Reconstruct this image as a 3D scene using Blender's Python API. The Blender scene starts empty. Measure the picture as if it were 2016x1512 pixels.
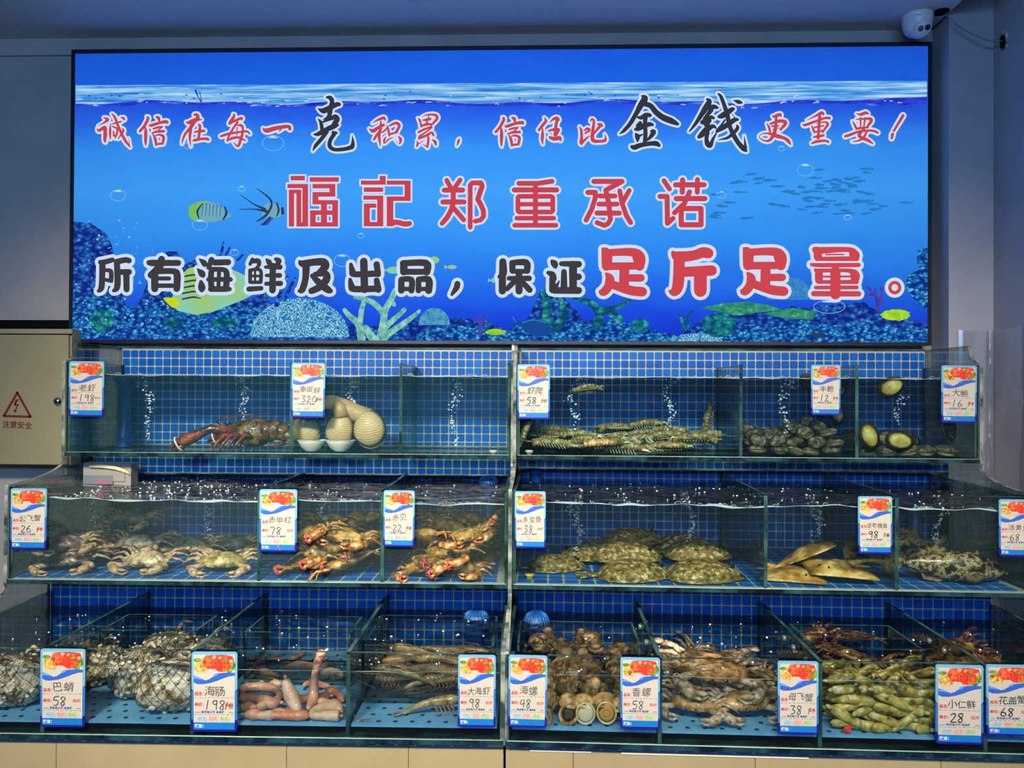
import bpy, bmesh, math, random
import numpy as np
from mathutils import Vector, Matrix, noise as mnoise

R = random.Random(11)
scene = bpy.context.scene
COL = scene.collection
PI = math.pi

# ------------------------------------------------------------------ camera
EYE = 1.55
FPX = 1515.0
YAW = math.radians(1.85)
PITCH, ROLL = 0.0076, 0.0053
BASE = Matrix.Translation((0, 0, EYE)) @ Matrix.Rotation(YAW, 4, 'Z')
_F = Vector((0, math.cos(PITCH), math.sin(PITCH)))
_U0 = Vector((0, -math.sin(PITCH), math.cos(PITCH)))
_R0 = Vector((1, 0, 0))
_R = _R0 * math.cos(ROLL) + _U0 * math.sin(ROLL)
_U = _U0 * math.cos(ROLL) - _R0 * math.sin(ROLL)
cam_data = bpy.data.cameras.new('camera')
cam_data.sensor_width = 36.0
cam_data.lens = FPX / 2016.0 * 36.0
cam_data.clip_start = 0.02
cam = bpy.data.objects.new('camera', cam_data)
COL.objects.link(cam)
_m = Matrix(((_R.x, _U.x, -_F.x, 0), (_R.y, _U.y, -_F.y, 0), (_R.z, _U.z, -_F.z, 0), (0, 0, 0, 1)))
cam.matrix_world = BASE @ _m
scene.camera = cam

# ------------------------------------------------------------------ world, lamps, exposure
world = bpy.data.worlds.new('world')
scene.world = world
world.use_nodes = True
world.node_tree.nodes['Background'].inputs[0].default_value = (0.50, 0.55, 0.66, 1)
world.node_tree.nodes['Background'].inputs[1].default_value = 0.04
scene.view_settings.view_transform = 'Standard'
scene.view_settings.look = 'None'
scene.view_settings.exposure = 0.0
scene.view_settings.gamma = 1.0
scene.view_settings.use_curve_mapping = False
scene.cycles.transparent_max_bounces = 24
scene.cycles.max_bounces = 4
scene.cycles.diffuse_bounces = 2
scene.cycles.glossy_bounces = 2
scene.cycles.use_adaptive_sampling = True
scene.cycles.adaptive_threshold = 0.06
scene.cycles.adaptive_min_samples = 10
scene.cycles.caustics_reflective = False
scene.cycles.caustics_refractive = False


def lamp(name, loc, size, energy, color, aim, spread=95):
    d = bpy.data.lights.new(name, 'AREA')
    d.shape = 'RECTANGLE'
    d.size, d.size_y = size
    d.energy = energy
    d.color = color
    d.spread = math.radians(spread)
    o = bpy.data.objects.new(name, d)
    COL.objects.link(o)
    o.location = loc
    o.rotation_euler = (Vector(aim) - Vector(loc)).to_track_quat('-Z', 'Y').to_euler()
    return o


# ceiling lamps over the customers' aisle, behind and above the photographer
WARM = (1.0, 0.84, 0.62)
lamp('ceiling_lamp_a', (-1.25, -0.15, 2.88), (0.6, 0.3), 29, WARM, (-0.85, 2.5, 0.95), 64)
lamp('ceiling_lamp_b', (0.2, -0.15, 2.88), (0.6, 0.3), 16.5, WARM, (0.25, 2.5, 0.95), 64)
lamp('ceiling_lamp_c', (1.45, -0.15, 2.88), (0.6, 0.3), 12, WARM, (1.15, 2.5, 0.85), 60)
lamp('ceiling_lamp_d', (0.0, -2.2, 2.88), (1.6, 0.8), 8, (1.0, 0.88, 0.72), (0, -0.6, 0), 160)
# added cool fill lamp high behind the camera, turning walls and ceiling blue
lamp('cool_fill_lamp', (-0.6, -3.3, 2.62), (4.2, 0.5), 86, (0.24, 0.50, 1.0), (0.0, 3.0, 2.0), 150)

# ------------------------------------------------------------------ frames and pixels


class Frame:
    """A local frame standing in the room; turns a photo pixel into a point on one of its planes."""

    def __init__(self, x, y, th):
        self.M = BASE @ Matrix.Translation((x, y, 0)) @ Matrix.Rotation(th, 4, 'Z')
        self.I = self.M.inverted()
        self.o = self.I @ cam.matrix_world.translation

    def ray(self, px, py):
        d = _R * ((px - 1008) / FPX) - _U * ((py - 756) / FPX) + _F
        return (self.I.to_3x3() @ (BASE.to_3x3() @ d))

    def at(self, px, py, y):
        d = self.ray(px, py)
        return self.o + d * ((y - self.o.y) / d.y)

    def onz(self, px, py, z):
        d = self.ray(px, py)
        return self.o + d * ((z - self.o.z) / d.z)


W = 1.5
RL = Frame(-1.504, 2.5935, -0.0198)
RR = Frame(0.0162, 2.561, -0.0449)
RACK = {'L': RL, 'R': RR}
WALL = Frame(0, 0, -YAW)          # the wall's own axes, eye at the origin
T0, B0, T1, B1, T2, B2 = 0.087, -0.217, -0.300, -0.575, -0.663, -0.877
Y0, Y1, Y2 = 0.0, -0.282, -0.6305
BK0, BK1, BK2 = 0.36, 0.31, -0.07
WZ0, WZ1, WZ2 = 0.043, -0.338, -0.712


# ------------------------------------------------------------------ objects
def link(name, data, parent=None, M=None):
    o = bpy.data.objects.new(name, data)
    COL.objects.link(o)
    if parent is not None:
        o.parent = parent
    if M is not None:
        o.matrix_basis = M
    return o


def tag(o, label=None, cat=None, group=None, kind=None):
    if label:
        o['label'] = label
    if cat:
        o['category'] = cat
    if group:
        o['group'] = group
    if kind:
        o['kind'] = kind
    return o


def thing(name, label, cat, M=None, group=None):
    return tag(link(name, None, None, M), label, cat, group)


def dup(root, M, label=None, group=None):
    r = root.copy()
    COL.objects.link(r)
    r.matrix_basis = M
    if label:
        r['label'] = label
    if group:
        r['group'] = group
    for ch in root.children:
        c = ch.copy()
        COL.objects.link(c)
        c.parent = r
        for g in ch.children:
            d = g.copy()
            COL.objects.link(d)
            d.parent = c
    return r


def place(fr, p, rz=0, rx=0, ry=0, s=1.0):
    """matrix in the world for a thing at local point p of a frame"""
    if not isinstance(s, (tuple, list)):
        s = (s, s, s)
    return fr.M @ Matrix.Translation(p) @ Matrix.Rotation(rz, 4, 'Z') @ Matrix.Rotation(ry, 4, 'Y') @ Matrix.Rotation(rx, 4, 'X') @ Matrix.Diagonal((*s, 1))


ORD = ['first', 'second', 'third', 'fourth', 'fifth', 'sixth', 'seventh', 'eighth', 'ninth', 'tenth', 'eleventh', 'twelfth',
       'thirteenth', 'fourteenth', 'fifteenth', 'sixteenth', 'seventeenth', 'eighteenth', 'nineteenth', 'twentieth']


# ------------------------------------------------------------------ mesh building
class MB:
    def __init__(self):
        self.v = []
        self.f = []
        self.m = []
        self.s = []

    def add(self, vs, fs, mi=0, smooth=False, M=None):
        b = len(self.v)
        if M is not None:
            vs = [M @ Vector(v) for v in vs]
        self.v += [tuple(v) for v in vs]
        self.f += [tuple(b + i for i in f) for f in fs]
        self.m += [mi] * len(fs)
        self.s += [smooth] * len(fs)
        return self

    def box(self, a, b, mi=0, M=None, edge=None, axis=1):
        x0, y0, z0 = a
        x1, y1, z1 = b
        vs = [(x0, y0, z0), (x1, y0, z0), (x1, y1, z0), (x0, y1, z0), (x0, y0, z1), (x1, y0, z1), (x1, y1, z1), (x0, y1, z1)]
        fs = [(0, 3, 2, 1), (4, 5, 6, 7), (0, 1, 5, 4), (2, 3, 7, 6), (0, 4, 7, 3), (1, 2, 6, 5)]
        if edge is None:
            return self.add(vs, fs, mi, False, M)
        big = {2: (0, 1), 1: (2, 3), 0: (4, 5)}[axis]
        for i, f in enumerate(fs):
            self.add([vs[k] for k in f], [(0, 1, 2, 3)], mi if i in big else edge, False, M)
        return self

    def prism(self, poly, y0, y1, mi=0, axis='y', edge=None, M=None):
        """poly: (a,b) outline; extruded along axis"""
        n = len(poly)

        def P(a, b, c):
            return (a, c, b) if axis == 'y' else ((c, a, b) if axis == 'x' else (a, b, c))
        vs = [P(a, b, y0) for a, b in poly] + [P(a, b, y1) for a, b in poly]
        self.add(vs, [tuple(range(n))[::-1], tuple(range(n, 2 * n))], mi, False, M)
        self.add(vs, [(i, (i + 1) % n, n + (i + 1) % n, n + i) for i in range(n)], mi if edge is None else edge, False, M)
        return self

    def lathe(self, prof, seg=16, mi=0, M=None, smooth=True):
        vs, fs = [], []
        n = len(prof)
        for k in range(seg):
            a = 2 * PI * k / seg
            vs += [(r * math.cos(a), r * math.sin(a), z) for r, z in prof]
        for k in range(seg):
            k2 = (k + 1) % seg
            for i in range(n - 1):
                fs.append((k * n + i, k2 * n + i, k2 * n + i + 1, k * n + i + 1))
        return self.add(vs, fs, mi, smooth, M)

    def sweep(self, pts, rad, seg=8, mi=0, M=None, up=(0, 0, 1), smooth=True, cap=True, tw=0.0):
        """tube along pts; rad = list of r or (a,b) (sideways, upward)"""
        pts = [Vector(p) for p in pts]
        n = len(pts)
        vs, fs = [], []
        upv = Vector(up)
        for i, p in enumerate(pts):
            t = (pts[min(i + 1, n - 1)] - pts[max(i - 1, 0)])
            t = t.normalized() if t.length > 1e-9 else Vector((1, 0, 0))
            s = t.cross(upv)
            if s.length < 1e-3:
                s = t.cross(Vector((0.3, 0.9, 0.1)))
            s.normalize()
            u = s.cross(t)
            r = rad[i]
            a, b = r if isinstance(r, (tuple, list)) else (r, r)
            for k in range(seg):
                an = 2 * PI * k / seg + tw
                vs.append(p + s * (a * math.cos(an)) + u * (b * math.sin(an)))
        for i in range(n - 1):
            for k in range(seg):
                k2 = (k + 1) % seg
                fs.append((i * seg + k, i * seg + k2, (i + 1) * seg + k2, (i + 1) * seg + k))
        if cap:
            fs.append(tuple(range(seg))[::-1])
            fs.append(tuple((n - 1) * seg + k for k in range(seg)))
        return self.add(vs, fs, mi, smooth, M)

    def lens(self, outline, hu, hd, rings=4, mi=0, M=None, power=0.5, bump=None):
        """a domed solid over an outline [(x,y)...]: hu above, hd below"""
        n = len(outline)
        vs = [(0, 0, hu)]
        fs = []
        lev = [(r / rings) for r in range(1, rings + 1)]
        for side, h in ((1, hu), (-1, -hd)):
            st = len(vs)
            if side == -1:
                vs.append((0, 0, h))
            base0 = len(vs)
            for q, l in enumerate(lev):
                if side == -1 and q == rings - 1:
                    continue
                for (x, y) in outline:
                    z = h * (max(0.0, 1 - l * l) ** power)
                    if bump:
                        z += bump(x * l, y * l) * (1 - l) * side
                    vs.append((x * l, y * l, z))
            if side == 1:
                top0 = base0
                for k in range(n):
                    fs.append((0, base0 + k, base0 + (k + 1) % n))
                for q in range(rings - 1):
                    for k in range(n):
                        a, b = base0 + q * n, base0 + (q + 1) * n
                        fs.append((a + k, b + k, b + (k + 1) % n, a + (k + 1) % n))
            else:
                c = st
                for k in range(n):
                    fs.append((c, base0 + (k + 1) % n, base0 + k))
                for q in range(rings - 1):
                    for k in range(n):
                        a = base0 + q * n
                        b = base0 + (q + 1) * n if q < rings - 2 else top0 + (rings - 1) * n
                        fs.append((a + k, a + (k + 1) % n, b + (k + 1) % n, b + k))
        return self.add(vs, fs, mi, True, M)

    def ball(self, c, r, seg=10, rings=6, mi=0, M=None):
        rx, ry, rz = r if isinstance(r, (tuple, list)) else (r, r, r)
        vs = [(c[0], c[1], c[2] + rz)]
        fs = []
        for i in range(1, rings):
            t = PI * i / rings
            for k in range(seg):
                a = 2 * PI * k / seg
                vs.append((c[0] + rx * math.sin(t) * math.cos(a), c[1] + ry * math.sin(t) * math.sin(a), c[2] + rz * math.cos(t)))
        vs.append((c[0], c[1], c[2] - rz))
        e = len(vs) - 1
        for k in range(seg):
            k2 = (k + 1) % seg
            fs.append((0, 1 + k, 1 + k2))
            fs.append((e, 1 + (rings - 2) * seg + k2, 1 + (rings - 2) * seg + k))
            for i in range(rings - 2):
                a, b = 1 + i * seg, 1 + (i + 1) * seg
                fs.append((a + k, b + k, b + k2, a + k2))
        return self.add(vs, fs, mi, True, M)

    def mesh(self, name, mats):
        me = bpy.data.meshes.new(name)
        me.from_pydata(self.v, [], self.f)
        if not isinstance(mats, (list, tuple)):
            mats = [mats]
        for m in mats:
            me.materials.append(m)
        if len(mats) > 1:
            me.polygons.foreach_set('material_index', self.m)
        me.polygons.foreach_set('use_smooth', self.s)
        me.update()
        return me

    def build(self, name, mats, parent=None, M=None):
        return link(name, self.mesh(name, mats), parent, M)


TEXTS = {}


def text_mesh(body, size, name='lettering', shear=0.0, bold=0.0, align='LEFT', spacing=1.0):
    key = (body, size, shear, bold, spacing)
    if key in TEXTS:
        return TEXTS[key]
    cu = bpy.data.curves.new(name, 'FONT')
    cu.body = body
    cu.size = size
    cu.shear = shear
    cu.offset = bold
    cu.align_x = align
    cu.space_character = spacing
    cu.resolution_u = 3
    o = bpy.data.objects.new(name, cu)
    COL.objects.link(o)
    dg = bpy.context.evaluated_depsgraph_get()
    me = bpy.data.meshes.new_from_object(o.evaluated_get(dg))
    bpy.data.objects.remove(o)
    bpy.data.curves.remove(cu)
    vs = [v.co.copy() for v in me.vertices]
    fs = [tuple(p.vertices) for p in me.polygons]
    bpy.data.meshes.remove(me)
    TEXTS[key] = (vs, fs)
    return vs, fs


def cat_rom(st, n=4):
    """smooth a list of (x,y,w)"""
    if len(st) < 3:
        return [st[0]] + [tuple(st[0][k] + (st[1][k] - st[0][k]) * i / n for k in range(3)) for i in range(1, n + 1)]
    p = [st[0]] + list(st) + [st[-1]]
    out = [st[0]]
    for i in range(1, len(p) - 2):
        for j in range(1, n + 1):
            t = j / n
            out.append(tuple(0.5 * (2 * p[i][k] + (p[i + 1][k] - p[i - 1][k]) * t + (2 * p[i - 1][k] - 5 * p[i][k] + 4 * p[i + 1][k] - p[i + 2][k]) * t * t
                                    + (3 * p[i][k] - p[i - 1][k] - 3 * p[i + 1][k] + p[i + 2][k]) * t ** 3) for k in range(3)))
    return out


def brush(strokes, grow=0.0, smooth=True, nd=12):
    """2-D mesh of round-ended strokes [(x,y,width)...] -> verts, faces"""
    V, Fc = [], []
    for st in strokes:
        st = cat_rom(st) if smooth else st
        for i, (x, y, w) in enumerate(st):
            r = max(w, 0.5) / 2 + grow
            b = len(V)
            V += [(x + r * math.cos(2 * PI * k / nd), y + r * math.sin(2 * PI * k / nd)) for k in range(nd)]
            Fc.append(tuple(range(b, b + nd)))
            if i:
                x0, y0, w0 = st[i - 1]
                r0 = max(w0, 0.5) / 2 + grow
                dx, dy = x - x0, y - y0
                L = math.hypot(dx, dy)
                if L < 1e-6:
                    continue
                nx, ny = -dy / L, dx / L
                b = len(V)
                V += [(x0 + nx * r0, y0 + ny * r0), (x0 - nx * r0, y0 - ny * r0), (x - nx * r, y - ny * r), (x + nx * r, y + ny * r)]
                Fc.append((b, b + 1, b + 2, b + 3))
    return V, Fc


# ------------------------------------------------------------------ materials
def lin(c):
    c = c / 255.0
    return c / 12.92 if c <= 0.04045 else ((c + 0.055) / 1.055) ** 2.4


def rgb(t, a=1.0):
    return (lin(t[0]), lin(t[1]), lin(t[2]), a)


def new_mat(name):
    m = bpy.data.materials.new(name)
    m.use_nodes = True
    nt = m.node_tree
    nt.nodes.clear()
    out = nt.nodes.new('ShaderNodeOutputMaterial')
    return m, nt, out


def N(nt, t, **k):
    n = nt.nodes.new(t)
    for a, b in k.items():
        if a.startswith('i_'):
            key = a[2:]
            n.inputs[int(key) if key.isdigit() else key.replace('_', ' ')].default_value = b
        else:
            setattr(n, a, b)
    return n


def ramp(nt, stops, fac=None, interp='LINEAR'):
    r = nt.nodes.new('ShaderNodeValToRGB')
    r.color_ramp.interpolation = interp
    e = r.color_ramp.elements
    while len(e) < len(stops):
        e.new(0.5)
    for k, (p, c) in enumerate(stops):
        e[k].position = p
        e[k].color = rgb(c)
    if fac is not None:
        nt.links.new(fac, r.inputs[0])
    return r


def M_plain(name, col, rough=0.5, spec=0.5, metal=0.0, vary=None, scale=30, bump=0.0, bscale=80, coat=0.0, sss=0.0, trans=0.0):
    """principled; vary = list of (pos, colour) over noise in object space"""
    m, nt, out = new_mat(name)
    b = N(nt, 'ShaderNodeBsdfPrincipled')
    nt.links.new(b.outputs[0], out.inputs[0])
    b.inputs['Base Color'].default_value = rgb(col)
    b.inputs['Roughness'].default_value = rough
    b.inputs['Specular IOR Level'].default_value = spec
    b.inputs['Metallic'].default_value = metal
    b.inputs['Coat Weight'].default_value = coat
    tc = N(nt, 'ShaderNodeTexCoord')
    if vary:
        oi = N(nt, 'ShaderNodeObjectInfo')
        ad = N(nt, 'ShaderNodeVectorMath', operation='ADD')
        nt.links.new(tc.outputs['Object'], ad.inputs[0])
        mu = N(nt, 'ShaderNodeVectorMath', operation='SCALE')
        mu.inputs[0].default_value = (7, 3, 5)
        nt.links.new(oi.outputs['Random'], mu.inputs['Scale'])
        nt.links.new(mu.outputs[0], ad.inputs[1])
        no = N(nt, 'ShaderNodeTexNoise', i_Scale=scale, i_Detail=4.0, i_Roughness=0.62)
        nt.links.new(ad.outputs[0], no.inputs['Vector'])
        r = ramp(nt, vary, no.outputs[0])
        nt.links.new(r.outputs[0], b.inputs['Base Color'])
    if bump:
        nb = N(nt, 'ShaderNodeTexNoise', i_Scale=bscale, i_Detail=3.0)
        nt.links.new(tc.outputs['Object'], nb.inputs['Vector'])
        bp = N(nt, 'ShaderNodeBump', i_Strength=bump, i_Distance=0.01)
        nt.links.new(nb.outputs[0], bp.inputs['Height'])
        nt.links.new(bp.outputs[0], b.inputs['Normal'])
    return m


def M_emit(name, col, strength=1.0):
    m, nt, out = new_mat(name)
    e = N(nt, 'ShaderNodeEmission', i_Strength=strength)
    e.inputs[0].default_value = rgb(col)
    nt.links.new(e.outputs[0], out.inputs[0])
    m.cycles.emission_sampling = 'NONE'
    return m


def M_clear(name, tint, refl=1.0, rough=0.02, ior=1.45, haze=0.0, hazecol=(60, 110, 120), bump=0.0, bscale=20, foam=0.0):
    """thin clear sheet: tinted transparency + fresnel reflection (+ a little cloudiness)"""
    m, nt, out = new_mat(name)
    t = N(nt, 'ShaderNodeBsdfTransparent')
    t.inputs[0].default_value = rgb(tint)
    g = N(nt, 'ShaderNodeBsdfGlossy', i_Roughness=rough)
    fr = N(nt, 'ShaderNodeFresnel', i_IOR=ior)
    mp = N(nt, 'ShaderNodeMath', operation='MULTIPLY', use_clamp=True)
    mp.inputs[1].default_value = refl
    nt.links.new(fr.outputs[0], mp.inputs[0])
    mix = N(nt, 'ShaderNodeMixShader')
    nt.links.new(mp.outputs[0], mix.inputs[0])
    src = t
    if haze:
        d = N(nt, 'ShaderNodeBsdfDiffuse')
        d.inputs[0].default_value = rgb(hazecol)
        hm = N(nt, 'ShaderNodeMixShader')
        hm.inputs[0].default_value = haze
        nt.links.new(t.outputs[0], hm.inputs[1])
        nt.links.new(d.outputs[0], hm.inputs[2])
        src = hm
        if foam:
            tcf = N(nt, 'ShaderNodeTexCoord')
            mpf = N(nt, 'ShaderNodeMapping')
            mpf.inputs['Scale'].default_value = (1, 2.2, 1)
            nt.links.new(tcf.outputs['Object'], mpf.inputs[0])
            nf = N(nt, 'ShaderNodeTexNoise', i_Scale=16.0, i_Detail=5.0, i_Roughness=0.7)
            nf.inputs['Distortion'].default_value = 1.2
            nt.links.new(mpf.outputs[0], nf.inputs['Vector'])
            mr = N(nt, 'ShaderNodeMapRange')
            for q, v in ((1, 0.44), (2, 0.72), (3, haze), (4, foam)):
                mr.inputs[q].default_value = v
            nt.links.new(nf.outputs[0], mr.inputs[0])
            nt.links.new(mr.outputs[0], hm.inputs[0])
    nt.links.new(src.outputs[0], mix.inputs[1])
    nt.links.new(g.outputs[0], mix.inputs[2])
    nt.links.new(mix.outputs[0], out.inputs[0])
    if bump:
        tc = N(nt, 'ShaderNodeTexCoord')
        nb = N(nt, 'ShaderNodeTexNoise', i_Scale=bscale, i_Detail=3.0)
        nt.links.new(tc.outputs['Object'], nb.inputs['Vector'])
        bp = N(nt, 'ShaderNodeBump', i_Strength=bump, i_Distance=0.02)
        nt.links.new(nb.outputs[0], bp.inputs['Height'])
        nt.links.new(bp.outputs[0], g.inputs['Normal'])
        nt.links.new(bp.outputs[0], fr.inputs['Normal'])
    return m


MAT = {}
MAT['glass'] = M_clear('tank_glass', (251, 253, 252), 0.55)
MAT['glass_side'] = M_clear('divider_glass', (238, 248, 246), 0.6, haze=0.035, hazecol=(70, 120, 115))
MAT['glass_edge'] = M_plain('glass_cut_edge', (28, 62, 60), 0.12, 0.8, vary=[(0.38, (14, 42, 42)), (0.62, (64, 104, 98))], scale=9)
MAT['glass_rim'] = M_plain('glass_polished_edge', (90, 105, 102), 0.12, 0.9, vary=[(0.38, (44, 62, 60)), (0.62, (150, 160, 150))], scale=14)
MAT['glass_base'] = M_plain('glass_base_edge', (16, 38, 44), 0.15, 0.7, vary=[(0.4, (8, 20, 28)), (0.7, (40, 80, 84))], scale=12)
MAT['silicone'] = M_plain('silicone_bead', (150, 175, 172), 0.3)
MAT['water_top'] = M_clear('water_surface', (246, 250, 250), 0.9, 0.06, 1.33, bump=0.5, bscale=26)
MAT['water_top_foamL'] = M_clear('water_surface_foamy', (246, 250, 250), 0.9, 0.06, 1.33, haze=0.04, hazecol=(170, 182, 192), bump=0.6, bscale=24, foam=0.62)
MAT['water_top_foamR'] = M_clear('water_surface_slightly_foamy', (246, 250, 250), 0.9, 0.06, 1.33, haze=0.02, hazecol=(120, 132, 142), bump=0.6, bscale=24, foam=0.38)
MAT['water0'] = M_clear('tank_water_clear', (246, 251, 251), 0.0, haze=0.085, hazecol=(62, 132, 150))
MAT['water1'] = M_clear('tank_water_cloudy', (245, 250, 249), 0.0, haze=0.10, hazecol=(108, 138, 136))
MAT['water2'] = M_clear('tank_water_green', (250, 251, 247), 0.0, haze=0.03, hazecol=(120, 125, 100))
MAT['water0R'] = M_clear('tank_water_dim', (222, 240, 238), 0.0, haze=0.035, hazecol=(50, 80, 90))
MAT['water1R'] = M_clear('tank_water_dim_cloudy', (232, 243, 238), 0.0, haze=0.06, hazecol=(75, 100, 100))
MAT['meniscus'] = M_plain('waterline_foam', (165, 185, 190), 0.15, 0.9)
MAT['bubble'] = M_plain('air_bubble', (225, 238, 242), 0.08, 1.0)
MAT['grout'] = M_plain('liner_grout', (160, 169, 156), 0.5, 0.3, vary=[(0.3, (150, 159, 148)), (0.7, (172, 179, 162))], scale=6)
MAT['pipe'] = M_plain('blue_pvc', (20, 90, 165), 0.35)
MAT['tray'] = M_plain('light_blue_tray', (110, 185, 240), 0.35, vary=[(0.35, (96, 172, 232)), (0.65, (122, 196, 246))], scale=9)
MAT['hole'] = M_plain('tray_hole', (25, 60, 95), 0.6)
MAT['white_wall'] = M_plain('painted_wall', (178, 176, 172), 0.7, 0.2, vary=[(0.35, (170, 169, 166)), (0.65, (186, 183, 177))], scale=2.5)
MAT['side_wall'] = M_plain('painted_side_wall', (172, 175, 183), 0.55, 0.3, vary=[(0.35, (164, 167, 176)), (0.65, (180, 182, 188))], scale=2.5)
MAT['ceiling'] = M_plain('painted_ceiling', (228, 230, 232), 0.7, 0.2)
MAT['beige'] = M_plain('beige_panel', (158, 145, 109), 0.45, 0.4, vary=[(0.3, (151, 138, 103)), (0.7, (165, 152, 116))], scale=3)
MAT['black'] = M_plain('black_gap', (8, 8, 9), 0.8, 0.1)
MAT['dark'] = M_plain('dark_frame', (24, 26, 32), 0.4, 0.4)
MAT['whiteplastic'] = M_plain('white_plastic', (225, 226, 228), 0.35, 0.5)


def M_tile():
    m, nt, out = new_mat('blue_mosaic_tile')
    b = N(nt, 'ShaderNodeBsdfPrincipled', i_Roughness=0.38)
    b.inputs['Specular IOR Level'].default_value = 0.18
    nt.links.new(b.outputs[0], out.inputs[0])
    oi = N(nt, 'ShaderNodeObjectInfo')
    ge = N(nt, 'ShaderNodeNewGeometry')
    ad = N(nt, 'ShaderNodeMath', operation='ADD')
    nt.links.new(oi.outputs['Random'], ad.inputs[0])
    nt.links.new(ge.outputs['Random Per Island'], ad.inputs[1])
    fr = N(nt, 'ShaderNodeMath', operation='FRACT')
    nt.links.new(ad.outputs[0], fr.inputs[0])
    r = ramp(nt, [(0.0, (0, 78, 168)), (0.5, (0, 88, 180)), (1.0, (2, 100, 194))], fr.outputs[0])
    nt.links.new(r.outputs[0], b.inputs['Base Color'])
    return m


MAT['tile'] = M_tile()
# ================================================================== THE ROOM
def wbox(name, a, b, mat, parent=None, kind='structure'):
    o = MB().box(a, b).build(name, MAT[mat], parent, WALL.M if parent is None else None)
    if parent is None and kind:
        o['kind'] = kind
    return o


MAT['floor'] = M_plain('grey_floor', (110, 108, 104), 0.3, 0.5)
YW = 3.10            # face of the back wall
FLOOR = -EYE
XP = WALL.at(1833, 300, YW).x        # left face of the pillar
_d = WALL.ray(1868, 300)
YP = WALL.o.y + _d.y * ((XP - WALL.o.x) / _d.x)     # front face of the pillar
XR = WALL.at(1956, 300, YP).x        # face of the right-hand wall
CEIL = WALL.at(900, 71, YW).z
wbox('wall_back', (-4.2, YW, FLOOR), (2.1, YW + 0.12, 2.0), 'white_wall')
wbox('wall_right', (XR, -3.5, FLOOR), (XR + 0.12, YW, 2.0), 'side_wall')
wbox('wall_left', (-4.2, -3.5, FLOOR), (-4.08, YW, 2.0), 'white_wall')
wbox('wall_front', (-4.2, -3.62, FLOOR), (2.1, -3.5, 2.0), 'white_wall')
wbox('wall_pillar', (XP, YP, FLOOR), (XR, YW, 2.0), 'side_wall')
wbox('floor', (-4.2, -3.5, FLOOR - 0.1), (2.1, YW, FLOOR), 'floor')
wbox('ceiling', (-4.2, -3.5, CEIL), (XP - 0.012, YW, CEIL + 0.06), 'ceiling')
o = wbox('ceiling_upper', (XP - 0.012, -3.5, 1.95), (2.1, YW, 2.0), 'black')
wbox('trim_1', (-4.08, 3.088, 1.365), (XP - 0.001, YW, CEIL), 'white_wall')

# hole cut in the ceiling edge, wire and hole in the wall
MAT['plaster'] = M_plain('broken_plaster', (190, 186, 178), 0.9, 0.1, vary=[(0.4, (120, 105, 88)), (0.6, (215, 212, 206))], scale=60)
pc = WALL.onz(1868, 23, CEIL - 0.001)
MB().lathe([(0.0, 0.004), (0.026, 0.004), (0.03, 0.0), (0.026, -0.004), (0.0, -0.004)], 18).build('ceiling_hole', MAT['black'], None, WALL.M @ Matrix.Translation((XP - 0.046, pc.y, CEIL - 0.002)))
tag(bpy.data.objects['ceiling_hole'], 'dark round hole cut in the ceiling edge above the pillar', 'hole')
d = WALL.ray(1978, 80)
ph = WALL.o + d * ((XR - WALL.o.x) / d.x)
mb = MB()
pts = []
for k in range(14):
    a = 2 * PI * k / 14
    r = 0.026 * R.uniform(0.75, 1.2)
    pts.append((r * 0.9 * math.cos(a), r * 1.5 * math.sin(a)))
mb.prism(pts, -0.006, 0.004, 0, axis='x')
mb.prism([(x * 0.62, z * 0.72 - 0.006) for x, z in pts], -0.009, 0.003, 1, axis='x')
o = mb.build('wall_hole', [MAT['plaster'], MAT['black']], None, WALL.M @ Matrix.Translation(ph))
tag(o, 'ragged hole with broken plaster in the right wall where a wire enters', 'hole')
MAT['wire'] = M_plain('grey_wire', (120, 130, 150), 0.5)
w0 = Vector((XP - 0.03, pc.y, CEIL - 0.004))
w1 = ph + Vector((-0.008, 0, 0))
pts = []
for k in range(13):
    t = k / 12
    p = w0.lerp(w1, t)
    p.z -= 0.035 * math.sin(PI * t) + 0.004 * math.sin(t * 9)
    pts.append(p)
tag(MB().sweep(pts, [0.0026] * 13, 6).build('wire', MAT['wire'], None, WALL.M), 'thin grey wire running from the ceiling hole to the wall hole', 'wire')

# ---------------------------------------------------------------- electrical cabinet on the left
MAT['cabinet'] = M_plain('olive_grey_paint', (150, 146, 112), 0.45, 0.4, vary=[(0.3, (143, 139, 106)), (0.7, (157, 152, 118))], scale=2)
MAT['cab_frame'] = M_plain('cabinet_frame_paint', (158, 154, 122), 0.45, 0.4)
MAT['warn'] = M_plain('dark_red_print', (120, 22, 30), 0.5)
MAT['chrome'] = M_plain('chrome', (200, 200, 200), 0.12, 0.5, metal=1.0)
YC = 2.955
cabx1 = WALL.at(137, 760, YC).x
cz1, cz0 = WALL.at(60, 647, YC).z, WALL.at(60, 916, YC).z
dz1 = WALL.at(60, 659, YC).z
cabn = thing('electrical_cabinet', 'olive-grey electrical cabinet with a red warning triangle on the left wall', 'cabinet', WALL.M)
MB().box((cabx1 - 0.62, YC + 0.012, cz0), (cabx1, YW - 0.001, cz1)).build('frame', MAT['cab_frame'], cabn)
dr = MB().box((cabx1 - 0.62, YC, cz0 + 0.004), (cabx1 - 0.006, YC + 0.011, dz1)).build('door', MAT['cabinet'], cabn)
MB().box((cabx1 - 0.62, YC + 0.006, dz1), (cabx1, YC + 0.0125, dz1 + 0.005)).build('door_gap', MAT['black'], cabn)
kp = WALL.at(115, 790, YC)
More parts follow.
